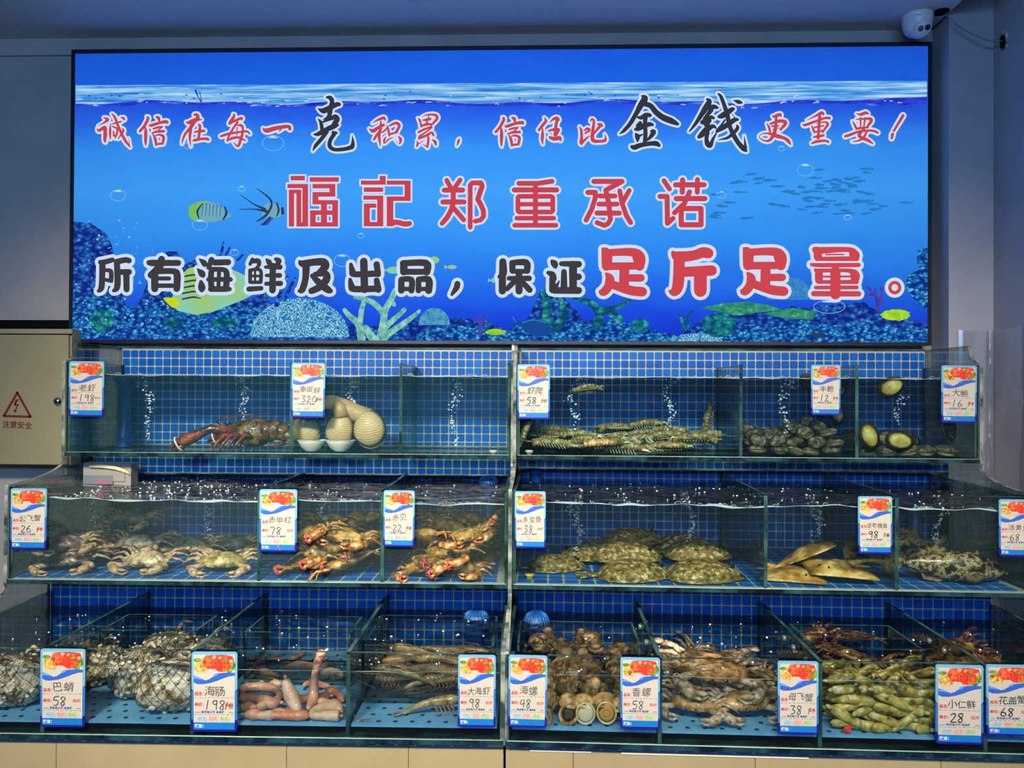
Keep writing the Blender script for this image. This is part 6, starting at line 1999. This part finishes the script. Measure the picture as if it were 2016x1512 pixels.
def mottled_fish(M, label, s=1.0):
    f = thing('mottled_fish', label, 'fish', M)
    pts = [(-0.130, 0, 0.050), (-0.105, 0, 0.050), (-0.060, 0.004, 0.046), (-0.010, 0.006, 0.045), (0.050, 0.004, 0.046), (0.095, 0, 0.046), (0.125, -0.002, 0.044), (0.148, -0.004, 0.041)]
    MB().sweep(pts, [(0.008, 0.013), (0.010, 0.016), (0.022, 0.030), (0.032, 0.042), (0.035, 0.045), (0.030, 0.037), (0.022, 0.026), (0.008, 0.010)], 16).build('body', C_MOT, f)
    MB().prism([(-0.128, 0.040), (-0.150, 0.022), (-0.176, 0.018), (-0.182, 0.052), (-0.174, 0.084), (-0.150, 0.078), (-0.128, 0.060)], -0.002, 0.002, 0, 'y').build('tail_fin', C_MOTF, f)
    dr = [(-0.09, 0.062)]
    for k in range(15):
        x = -0.085 + 0.0115 * k
        dr += [(x, 0.098 + 0.010 * math.sin(k * 0.45) - (0.012 if k % 2 else 0))]
    dr += [(0.085, 0.082)]
    MB().prism(dr[::-1], -0.0015, 0.0015, 0, 'y').build('dorsal_fin', C_MOTF, f)
    MB().prism([(-0.08, 0.030), (-0.07, 0.006), (-0.03, 0.0), (0.0, 0.008), (0.01, 0.014)], -0.0015, 0.0015, 0, 'y').build('anal_fin', C_MOTF, f)
    for sd in (-1, 1):
        MB().lens([(0.030 * math.cos(2 * PI * q / 14), 0.022 * math.sin(2 * PI * q / 14)) for q in range(14)], 0.002, 0.002, 2, 0, Matrix.Translation((0.052, sd * 0.040, 0.026)) @ Matrix.Rotation(sd * 1.1, 4, 'X')).build('pectoral_fin', C_MOTF, f)
        MB().ball((0.118, sd * 0.020, 0.056), 0.0065, 10, 6).build('eye', C_EYE, f)
    MB().sweep([(0.150, 0.008, 0.036), (0.155, -0.004, 0.037), (0.150, -0.016, 0.036)], [0.004, 0.005, 0.004], 6).build('lips', C_MOTF, f)
    return f


p = RR.onz(1905, 1158, B1 + 0.002)
mottled_fish(place(RR, (min(p.x, W - 0.19), Y1 + 0.10, B1 + 0.003), -0.05, 0.0, 0.03, 1.04), 'mottled brown fish lying on the mosaic floor in front, head to the right')
mottled_fish(place(RR, (W - 0.25, Y1 + 0.34, B1 + 0.003), 0.3, 0, 0, 1.05), 'dark mottled fish in the shade behind the front one')
mottled_fish(place(RR, (W - 0.20, Y1 + 0.47, B1 + 0.003), 2.9, 0, 0, 1.0), 'dark mottled fish along the back wall of the corner tank')

# ================================================================== net bags
C_OCT = mottled('packed_octopus', [(0.34, (116, 98, 66)), (0.45, (172, 158, 122)), (0.56, (220, 212, 186)), (0.70, (240, 236, 220))], 34, 0.45, 0.9, 70)
C_NET = M_plain('grey_net_cord', (70, 72, 62), 0.7)
C_NETB = M_plain('pale_net_cord', (150, 144, 120), 0.7)


def net_bag(M, label, rx, ry, rz, seed, lean=0.0, tie=True):
    b = thing('net_bag', label, 'net bag', M, 'net bags of octopus')

    def surf(u, v, k=1.0):
        """u around, v from 0 bottom to 1 top"""
        a = 2 * PI * u
        ph = PI * v
        r = math.sin(ph) ** 0.6
        q = Vector((math.cos(a) * r * 2, math.sin(a) * r * 2, v * 3 + seed))
        k *= 1 + 0.16 * mnoise.noise(q * 1.1) + 0.05 * mnoise.noise(q * 3.2)
        return Vector((rx * r * math.cos(a) * k + lean * v, ry * r * math.sin(a) * k, rz * (1 - math.cos(ph)) * 0.5 * (1 + 0.1 * mnoise.noise(q))))
    nu, nv = 34, 16
    vs = [surf(i / nu, (j + 0.01) / (nv + 0.02), 0.98 + 0.05 * mnoise.noise(Vector((i * 1.3, j * 1.1, seed)))) for j in range(nv + 1) for i in range(nu)]
    fs = [(j * nu + i, j * nu + (i + 1) % nu, (j + 1) * nu + (i + 1) % nu, (j + 1) * nu + i) for j in range(nv) for i in range(nu)]
    MB().add(vs, fs, 0, True).build('contents', C_OCT, b)
    # pale lumps pressing through the mesh
    lp = MB()
    for k in range(150):
        u, v = R.random(), R.uniform(0.08, 0.92)
        if mnoise.noise(Vector((u * 7, v * 5, seed))) < -0.12:
            continue
        c = surf(u, v, 1.0)
        r = R.uniform(0.0045, 0.0085)
        lp.ball(c, (r, r, r * 0.85), 6, 4)
    lp.build('lumps', C_OCT, b)['kind'] = 'stuff'
    nt_ = MB()
    m_ = 22
    for k in range(m_):
        for sg in (1, -1):
            pts = [surf(((k + sg * t * 5.0) / m_) % 1.0, 0.04 + 0.92 * t, 1.035) for t in [q / 20 for q in range(21)]]
            nt_.sweep(pts, [0.0007] * 21, 3, cap=False)
    nt_.build('net', C_NET, b)['kind'] = 'stuff'
    if tie:
        top_ = surf(0, 0.97)
        MB().sweep([top_ - Vector((0, 0, 0.01)), top_ + Vector((0.012, -0.005, 0.018)), top_ + Vector((0.03, -0.012, 0.03)), top_ + Vector((0.05, -0.02, 0.022))], [0.008, 0.005, 0.006, 0.003], 8).build('knot', C_NETB, b)


d = DIVX['L', 2]
net_bag(place(RL, (d[1] + 0.30, Y2 + 0.105, TRAYZ), 0.2), 'big pale net bag of octopus in front, right of the 58 tag', 0.105, 0.078, 0.125, 1.0)
net_bag(place(RL, (d[1] + 0.16, Y2 + 0.19, TRAYZ), -0.3), 'brown net bag just behind the 58 tag', 0.085, 0.08, 0.118, 3.0)
net_bag(place(RL, (d[1] + 0.29, Y2 + 0.30, TRAYZ), 0.5), 'net bag at the back of the octopus tank', 0.09, 0.08, 0.12, 5.0)
net_bag(place(RL, (d[0] + 0.17, Y2 + 0.12, TRAYZ), 0.1), 'net bag at the left edge of the picture in the bottom tank', 0.10, 0.08, 0.12, 7.0)
net_bag(place(RL, (d[0] + 0.30, Y2 + 0.27, TRAYZ), 0.1), 'net bag behind the left edge one, beside the divider', 0.08, 0.08, 0.11, 9.0)
net_bag(place(RL, (d[1] + 0.14, Y2 + 0.40, TRAYZ), 0.9), 'farthest net bag beside the back glass shelf', 0.08, 0.07, 0.10, 11.0)

# ================================================================== sea worms
C_WORM = [mottled('sea_worm_skin_%s' % k, st, 26, 0.35, 0.25, 200, 0.5) for k, st in (('pink', [(0.3, (190, 130, 108)), (0.55, (216, 160, 134)), (0.75, (228, 182, 158))]), ('pale', [(0.3, (204, 166, 138)), (0.55, (220, 190, 162)), (0.75, (232, 208, 184))]),
                                                                                          ('red', [(0.3, (196, 112, 84)), (0.55, (214, 138, 108)), (0.75, (226, 166, 138))]))]
d = DIVX['L', 2]


def worm(pts, w, mi, label, lift=0.0):
    """pts: pixels on the tray plane (x, y[, height])"""
    P_ = []
    w *= 0.86
    for q in pts:
        h = q[2] if len(q) > 2 else 0.0
        p = RL.onz(q[0], q[1], TRAYZ + w)
        p.x = max(d[2] + 0.012 + w, min(d[3] - 0.012 - w, p.x))
        p.y = max(Y2 + 0.014 + w, min(BK2 - 0.03, p.y))
        p.z = TRAYZ + w + h + lift
        P_.append(p)
    c = P_[0].copy()
    c.z = TRAYZ
    Q = cat_rom3([p - c for p in P_], 5)
    n = len(Q)
    rad = []
    for i in range(n):
        t = i / (n - 1)
        r = w * (0.35 + 0.65 * min(1, math.sin(PI * t) * 2.2)) * (0.88 + 0.16 * math.sin(t * 9 + w * 900)) * (1 + 0.03 * (i % 2))
        rad.append(r)
    rad[0] = w * 0.25
    rad[-1] = w * 0.22
    t = thing('sea_worm', label, 'sea worm', place(RL, c), 'sea worms on the blue tray')
    MB().sweep(Q, rad, 10).build('body', C_WORM[mi], t)
    e = Q[-1]
    dd = (Q[-1] - Q[-2]).normalized()
    MB().sweep([e - dd * 0.002, e + dd * 0.006, e + dd * 0.010], [w * 0.24, w * 0.30, w * 0.10], 8).build('snout', C_WORM[(mi + 1) % 3], t)


def cat_rom3(P_, n):
    out_ = []
    q = [P_[0]] + list(P_) + [P_[-1]]
    for i in range(1, len(q) - 2):
        for j in range(n):
            t = j / n
            out_.append(0.5 * (2 * q[i] + (q[i + 1] - q[i - 1]) * t + (2 * q[i - 1] - 5 * q[i] + 4 * q[i + 1] - q[i + 2]) * t * t + (3 * q[i] - q[i - 1] - 3 * q[i + 1] + q[i + 2]) * t ** 3))
    out_.append(P_[-1])
    return out_


worm([(472, 1393), (490, 1392), (502, 1398), (505, 1408), (495, 1414), (475, 1412)], 0.017, 0, 'short pink sea worm at the left corner of the tray behind the 198 tag')
worm([(548, 1382), (525, 1386), (508, 1398), (505, 1412), (520, 1419), (532, 1421)], 0.0155, 1, 'pale curled sea worm beside the short pink one in front')
worm([(606, 1402), (570, 1406), (545, 1404), (536, 1410), (545, 1417), (580, 1419), (608, 1411)], 0.0155, 2, 'reddish sea worm folded double at the front centre')
worm([(662, 1392), (640, 1393), (618, 1402), (615, 1414), (635, 1420), (660, 1419), (672, 1411)], 0.0165, 1, 'pale sea worm curled like a ring at the front right')
worm([(470, 1374), (490, 1374), (515, 1380), (535, 1384), (552, 1383)], 0.0195, 0, 'thick pink sea worm lying across the left')
worm([(474, 1372), (480, 1356), (505, 1352), (535, 1355), (550, 1366), (545, 1378), (532, 1380)], 0.0145, 0, 'long arched pink sea worm behind the thick one')
worm([(590, 1402), (582, 1398, 0.012), (572, 1394, 0.036), (565, 1393, 0.058), (562, 1392, 0.074)], 0.021, 1, 'sea worm rearing up like a tusk in the middle of the tray')
worm([(606, 1396), (616, 1384, 0.008), (618, 1378, 0.045), (622, 1377, 0.085), (630, 1376, 0.115), (640, 1374, 0.126)], 0.016, 0, 'sea worm stretching straight up to the water surface')
worm([(560, 1372), (575, 1378), (600, 1376), (625, 1373), (650, 1370)], 0.015, 2, 'pink sea worm lying behind the two raised ones')
worm([(628, 1380), (645, 1386), (660, 1390), (672, 1400)], 0.019, 1, 'thick pale sea worm against the right-hand divider')
worm([(640, 1365), (655, 1362), (668, 1368), (674, 1378)], 0.015, 2, 'knotted reddish sea worm near the right-hand divider')
worm([(508, 1346), (530, 1340), (548, 1346), (556, 1342)], 0.012, 1, 'thin sea worm with yellowish tip at the back left')
worm([(480, 1318), (520, 1322), (545, 1330)], 0.013, 0, 'straight pink sea worm behind the 198 tag near the waterline')
worm([(500, 1304), (540, 1300), (575, 1306)], 0.012, 2, 'pink sea worm in the back left of the tray')
worm([(560, 1316), (585, 1308), (620, 1312), (650, 1308)], 0.013, 0, 'pink sea worm stretched across the back of the tray')
worm([(575, 1296), (590, 1290), (600, 1284)], 0.010, 2, 'small red sea worm farthest back')
worm([(630, 1326), (655, 1322), (676, 1330)], 0.014, 1, 'pale sea worm at the back right by the divider')
worm([(596, 1350), (612, 1344), (632, 1348), (650, 1352)], 0.013, 0, 'pink sea worm halfway back, right of the tall one')

# ================================================================== big shrimp
C_SHR = mottled('shrimp_shell', [(0.30, (120, 98, 60)), (0.50, (164, 142, 96)), (0.66, (190, 172, 128)), (0.78, (176, 110, 70))], 40, 0.25, 0.15)
C_SHRL = M_plain('shrimp_leg', (196, 150, 104), 0.35)


def make_shrimp(curl):
    pts, rad = [], []
    n = 24
    for i in range(n):
        t = i / (n - 1)
        a = curl * (t - 0.35)
        x = -0.075 + 0.15 * t
        pts.append((x, 0, 0.018 + 0.012 * math.cos(a) - 0.05 * curl * max(0, t - 0.4) ** 2))
        w = 0.0125 * min(1, 0.25 + t * 4) * (1 - 0.62 * max(0, t - 0.35) / 0.65)
        seg = 1 + (0.10 * (((t * 9) % 1) - 0.5) if t > 0.35 else 0)
        rad.append((w * 0.85 * seg, w * seg))
    rad[0] = (0.001, 0.002)
    P_ = [('body', MB().sweep(pts, rad, 10).mesh('body', C_SHR), None)]
    lg = MB()
    for s in (-1, 1):
        for k in range(5):
            x = -0.045 + 0.010 * k
            lg.sweep([(x, s * 0.005, 0.018), (x - 0.006, s * 0.014, 0.008), (x + 0.004, s * 0.016, 0.0)], [0.0016, 0.0012, 0.0005], 4)
        lg.sweep([(-0.070, s * 0.002, 0.028), (-0.11, s * 0.018, 0.042), (-0.10, s * 0.05, 0.036), (-0.04, s * 0.07, 0.030)], [0.0011, 0.0009, 0.0007, 0.0004], 4)
    P_.append(('legs', lg.mesh('legs', C_SHRL), None))
    e = pts[-1]
    tl = MB()
    for a in (-30, 0, 30):
        tl.lens([(0.015 * math.cos(2 * PI * q / 10), 0.006 * math.sin(2 * PI * q / 10)) for q in range(10)], 0.0018, 0.0018, 2, 0, Matrix.Translation((e[0] + 0.012, 0.010 * math.sin(math.radians(a)), e[2])) @ Matrix.Rotation(math.radians(a), 4, 'Z'))
    P_.append(('tail_fan', tl.mesh('tail_fan', C_SHR), None))
    P_.append(('rostrum', MB().sweep([(-0.070, 0, 0.034), (-0.098, 0, 0.040)], [0.0025, 0.0006], 5).mesh('rostrum', C_SHR), None))
    for s in (-1, 1):
        P_.append(('eye', MB().ball((-0.072, s * 0.007, 0.032), 0.0032, 8, 6).mesh('eye', C_EYE), None))
    return P_


SHR = [make_shrimp(c) for c in (0.4, 1.0)]
x0, x1 = RL.at(716, 1290, -0.50).x + 0.09, RL.at(968, 1290, -0.50).x - 0.09
n = 0
for l in range(2):
    for r in range(3):
        for c in range(3):
            spawn('big_shrimp', SHR[n % 2], place(RL, (x0 + (x1 - x0) * c / 2 + R.uniform(-0.012, 0.012), -0.455 + r * 0.085, TRAYZ + 0.022 + 0.024 * l + R.uniform(0, 0.006)), R.choice([0, PI]) + R.uniform(-0.3, 0.3), R.uniform(-0.5, 0.5), R.uniform(-0.1, 0.1), R.uniform(0.95, 1.1)),
                  'big brown shrimp in the glass box, %s layer, %s, %s from the left' % (('bottom', 'top')[l], rowname[r], ORD[c]), 'shrimp', 'big shrimp in the glass box')
            n += 1
p = RL.onz(855, 1408, TRAYZ)
spawn('big_shrimp', SHR[1], place(RL, (p.x, Y2 + 0.07, TRAYZ + 0.004), PI + 0.05, 0.1, 0.1, 1.05), 'single shrimp on the bare blue tray in front of the glass box', 'shrimp')
p = RL.onz(716, 1419, TRAYZ)
spawn('shrimp_leftover', [('leg_cluster', SHR[0][1][1], None)], place(RL, (p.x + 0.02, p.y, TRAYZ + 0.001), 0.4, 0, 0, 0.42), 'tiny dark shed shrimp leg on the blue tray', 'shrimp leg')

# ================================================================== whelks
C_WHK = mottled('whelk_shell', [(0.30, (96, 70, 36)), (0.46, (156, 122, 68)), (0.60, (190, 154, 96)), (0.74, (222, 194, 140))], 40, 0.45, 0.8, 60)
C_OPC = mottled('whelk_operculum_cream', [(0.35, (196, 188, 144)), (0.65, (220, 214, 180))], 20)
C_OPY = M_ring('whelk_operculum_yellow', (190, 150, 70), (210, 172, 92), (160, 120, 50), 30, 1.0)


def make_whelk(op):
    pts, rad = [], []
    n, turns = 60, 3.6
    for i in range(n):
        t = i / (n - 1)
        a = turns * 2 * PI * t
        g = t ** 1.25
        R_ = 0.019 * g
        pts.append((R_ * math.cos(a), R_ * math.sin(a), 0.072 - 0.058 * t ** 0.95))
        knob = 1 + 0.16 * max(0, math.sin(a * 3.5))
        rad.append((0.0028 + 0.0165 * g) * knob)
    mb = MB().sweep(pts, rad, 10)
    mb.ball((0, 0, 0.018), (0.014, 0.014, 0.020), 10, 8)
    P_ = [('shell', mb.mesh('shell', C_WHK), None)]
    e = Vector(pts[-1])
    dd = (Vector(pts[-1]) - Vector(pts[-2])).normalized()
    M = Matrix.Translation(e + dd * 0.002) @ dd.to_track_quat('Z', 'Y').to_matrix().to_4x4()
    P_.append(('lip', MB().lathe([(0.020, -0.004), (0.025, 0.001), (0.026, 0.004), (0.022, 0.004), (0.018, 0.0)], 16, 0, M).mesh('lip', C_WHK if op is None else C_OPC), None))
    if op:
        P_.append(('operculum', MB().lens([(0.021 * math.cos(2 * PI * q / 18), 0.0235 * math.sin(2 * PI * q / 18)) for q in range(18)], 0.004, 0.001, 3, 0, M).mesh('operculum', op), None))
    P_.append(('siphon_canal', MB().sweep([(0.012, 0, 0.004), (0.018, 0.004, -0.012)], [0.010, 0.005], 8).mesh('siphon_canal', C_WHK), None))
    return P_, dd


WK = {k: make_whelk(o)[0] for k, o in (('plain', None), ('cream', C_OPC), ('yellow', C_OPY))}
_wd = make_whelk(None)[1]
d = DIVX['R', 2]
# whelks whose opercula face the glass


def front_whelk(px, py, op, s, tilt, label):
    p = RR.at(px, py, Y2 + 0.05)
    t = thing('whelk', label, 'whelk', place(RR, (p.x, Y2 + 0.022, max(p.z, TRAYZ + 0.03 * s)), 0, 0, tilt, s), 'whelks in the 48 tank')
    mb = MB()
    pts, rad = [], []
    for i in range(50):
        q = i / 49
        a = 3.4 * 2 * PI * q + 1.2
        pts.append((0.010 * q * math.cos(a), 0.030 + 0.062 * (1 - q), 0.012 + 0.010 * q * math.sin(a)))
        rad.append((0.003 + 0.025 * q ** 1.2) * (1 + 0.12 * max(0, math.sin(a * 3))))
    mb.sweep(pts, rad, 12)
    mb.build('shell', C_WHK, t)
    MF = Matrix.Translation((0, 0.008, 0)) @ Matrix.Rotation(PI / 2, 4, 'X')
    MB().lathe([(0.018, -0.020), (0.026, -0.008), (0.029, 0.001), (0.028, 0.003), (0.024, 0.0), (0.021, -0.004)], 22, 0, MF @ Matrix.Diagonal((0.95, 1.08, 1, 1))).build('lip', C_OPC if op else C_WHK, t)
    if op:
        MB().lens([(0.0245 * math.cos(2 * PI * q / 22), 0.027 * math.sin(2 * PI * q / 22)) for q in range(22)], 0.004, 0.001, 3, 0, MF).build('operculum', op, t)
    else:
        MB().lens([(0.017 * math.cos(2 * PI * q / 18), 0.024 * math.sin(2 * PI * q / 18)) for q in range(18)], 0.001, 0.001, 2, 0, Matrix.Translation((0, 0.004, 0)) @ MF).build('mouth', C_ABR, t)


front_whelk(1152, 1398, C_OPC, 0.92, 0.1, 'whelk with a large cream operculum facing the glass')
front_whelk(1193, 1397, C_OPY, 0.94, -0.2, 'whelk with a round yellow operculum facing the glass')
front_whelk(1120, 1402, None, 0.95, 0.5, 'whelk with an open dark mouth beside the cream one')
n = 0
for l in range(3):
    for r in range(6):
        nc = 4
        for c in range(nc):
            if l == 0 and r == 0 and c in (1, 2):
                continue
            if l == 2 and (r < 4 or c % 2) or (l == 1 and r == 0 and c in (1, 2)):
                continue
            if l == 1 and r == 1 and c % 2:
                continue
            x = d[0] + 0.045 + (d[1] - d[0] - 0.09) * (c + 0.5) / nc + R.uniform(-0.012, 0.012)
            y = Y2 + 0.065 + r * 0.078 + R.uniform(-0.008, 0.008)
            z = TRAYZ + 0.014 + l * 0.036
            q = R.uniform(0, 2 * PI)
            spawn('whelk', WK['plain'], place(RR, (x, y, z), q, R.uniform(0.9, 1.9), 0.2, R.uniform(0.82, 1.0)),
                  'brown whelk in the 48 tank, %s layer, %s row back, %s from the left' % (('bottom', 'middle', 'top')[l], ORD[r], ORD[c]), 'whelk', 'whelks in the 48 tank')
            n += 1

# ================================================================== razor clams
C_RAZ = mottled('razor_clam_shell', [(0.28, (90, 82, 34)), (0.38, (158, 146, 62)), (0.54, (188, 176, 86)), (0.68, (206, 196, 112)), (0.74, (232, 228, 206))], 42, 0.35, 0.3, 60)
C_RAZF = M_plain('razor_clam_foot', (196, 186, 120), 0.4)


def make_razor(bend, L=0.088):
    pts, rad = [], []
    n = 12
    for i in range(n):
        t = i / (n - 1)
        pts.append((-L / 2 + L * t, bend * math.sin(PI * t), 0.0))
        k = (1 - abs(2 * t - 1) ** 6) ** 0.5
        rad.append((max(0.0015, 0.0088 * k), max(0.0015, 0.0128 * k)))
    P_ = [('shell', MB().sweep(pts, rad, 10).mesh('shell', C_RAZ), None)]
    P_.append(('foot', MB().sweep([(L / 2 - 0.004, 0, 0), (L / 2 + 0.004, 0.001, 0), (L / 2 + 0.010, 0.002, 0.001)], [0.006, 0.0055, 0.002], 8).mesh('foot', C_RAZF), None))
    return P_


RAZ = [make_razor(b, L) for b, L in ((0.002, 0.088), (0.006, 0.082), (-0.004, 0.094))]
x0, x1 = d[2] + 0.05, d[3] - 0.05
n = 0
layname = ['bottom layer', 'second layer', 'third layer', 'fourth layer', 'fifth layer']
for l in range(5):
    nr = 4
    for r in range(nr):
        nc = 6
        for c in range(nc):
            x = x0 + (x1 - x0) * (c + 0.5) / nc + R.uniform(-0.016, 0.016)
            y = Y2 + 0.042 + r * 0.062 + R.uniform(-0.012, 0.012)
            if r == 0:
                y = Y2 + 0.034 + R.uniform(0, 0.008)
            z = TRAYZ + 0.013 + l * 0.0215 + R.uniform(-0.003, 0.004)
            yaw = R.uniform(-0.75, 0.75) if r == 0 else R.uniform(-1.3, 1.3)
            x = max(d[2] + 0.012 + 0.045 * abs(math.cos(yaw)), min(d[3] - 0.012 - 0.045 * abs(math.cos(yaw)), x))
            y = max(y, Y2 + 0.016 + 0.046 * abs(math.sin(yaw)))
            spawn('razor_clam', RAZ[n % 3], place(RR, (x, y, z), yaw + (PI if R.random() < 0.5 else 0), R.uniform(-0.6, 0.6), R.uniform(-0.62, 0.62) if l else R.uniform(-0.1, 0.1), R.uniform(0.84, 1.06)),
                  'olive razor clam under the 28 tag, %s, %s, %s from the left' % (layname[l], rowname[r], ORD[c]), 'razor clam', 'razor clams in the 28 tank')
            n += 1
MB_ = MB().ball((0, 0, 0), (0.012, 0.010, 0.009), 10, 7)
p = RR.onz(1664, 1440, TRAYZ)
t = thing('rubber_band_scrap', 'crumpled red rubber band on the tray under the razor clams', 'rubber band', place(RR, (p.x, Y2 + 0.022, TRAYZ + 0.010)))
for k in range(3):
    MB().sweep([(0.008 * math.cos(a) * (1 + 0.2 * k), 0.004 * math.sin(a * 2 + k), 0.007 * math.sin(a + k)) for a in [2 * PI * q / 14 for q in range(15)]], [0.0024] * 15, 6).build('loop', C_BAND, t)

# ================================================================== rising air bubbles
BUB = [('L', 0, 292, 870, 0.10, 'bubbles rising right of the blue standpipe in the lobster tank'), ('L', 0, 480, 832, 0.16, 'bubbles rising behind the lobster'), ('L', 0, 692, 800, 0.15, 'bubbles rising behind the geoducks'), ('L', 0, 893, 878, 0.12, 'bubbles rising in the empty top tank by the seam'),
       ('R', 0, 1130, 862, 0.10, 'bubbles rising left of the swimming shrimp'), ('R', 0, 1318, 848, 0.14, 'bubbles rising in the middle of the mantis shrimp tank'), ('R', 0, 1545, 868, 0.10, 'bubbles rising among the small abalones'), ('R', 0, 1768, 840, 0.12, 'bubbles rising among the large abalones'),
       ('L', 1, 187, 1112, 0.05, 'bubbles rising near the left of the flower crabs'), ('L', 1, 415, 1108, 0.08, 'bubbles rising near the divider of the flower crab tank'), ('L', 1, 640, 1072, -0.06, 'bubbles rising over the crabs under the 78 tag'), ('L', 1, 875, 1105, 0.0, 'bubbles rising over the crabs right of the 22 tag'),
       ('R', 1, 1135, 1112, 0.0, 'bubbles rising beside the 38 turbot tag'), ('R', 1, 1360, 1090, 0.02, 'bubbles rising over the right pair of turbot'), ('R', 1, 1605, 1098, 0.0, 'bubbles rising over the skates'), ('R', 1, 1848, 1105, 0.0, 'bubbles rising behind the mottled fish')]
for (key, t, px, py, dy, lab) in BUB:
    fr = RACK[key]
    y = dy if t == 0 else dy
    p = fr.at(px, py, y)
    top_ = (WZ0, WZ1, WZ2)[t]
    mb = MB()
    H = top_ - p.z
    for k in range(80 if t == 0 else 125):
        u = R.random() ** 0.8
        w = 0.006 + 0.016 * u
        x = p.x + 0.012 * math.sin(u * 9 + px) * (0.4 + u) + R.gauss(0, w * 0.55)
        yy = y + R.gauss(0, w * 0.4)
        r = R.choice([0.0014, 0.0019, 0.0024, 0.0032, 0.0042])
        mb.ball((x, yy, p.z + H * u), (r * R.uniform(1, 1.3), r, r * R.uniform(0.7, 1)), 6, 4)
    o = mb.build('bubble_column', MAT['bubble'], None, fr.M)
    tag(o, lab, 'bubbles', None, 'stuff')
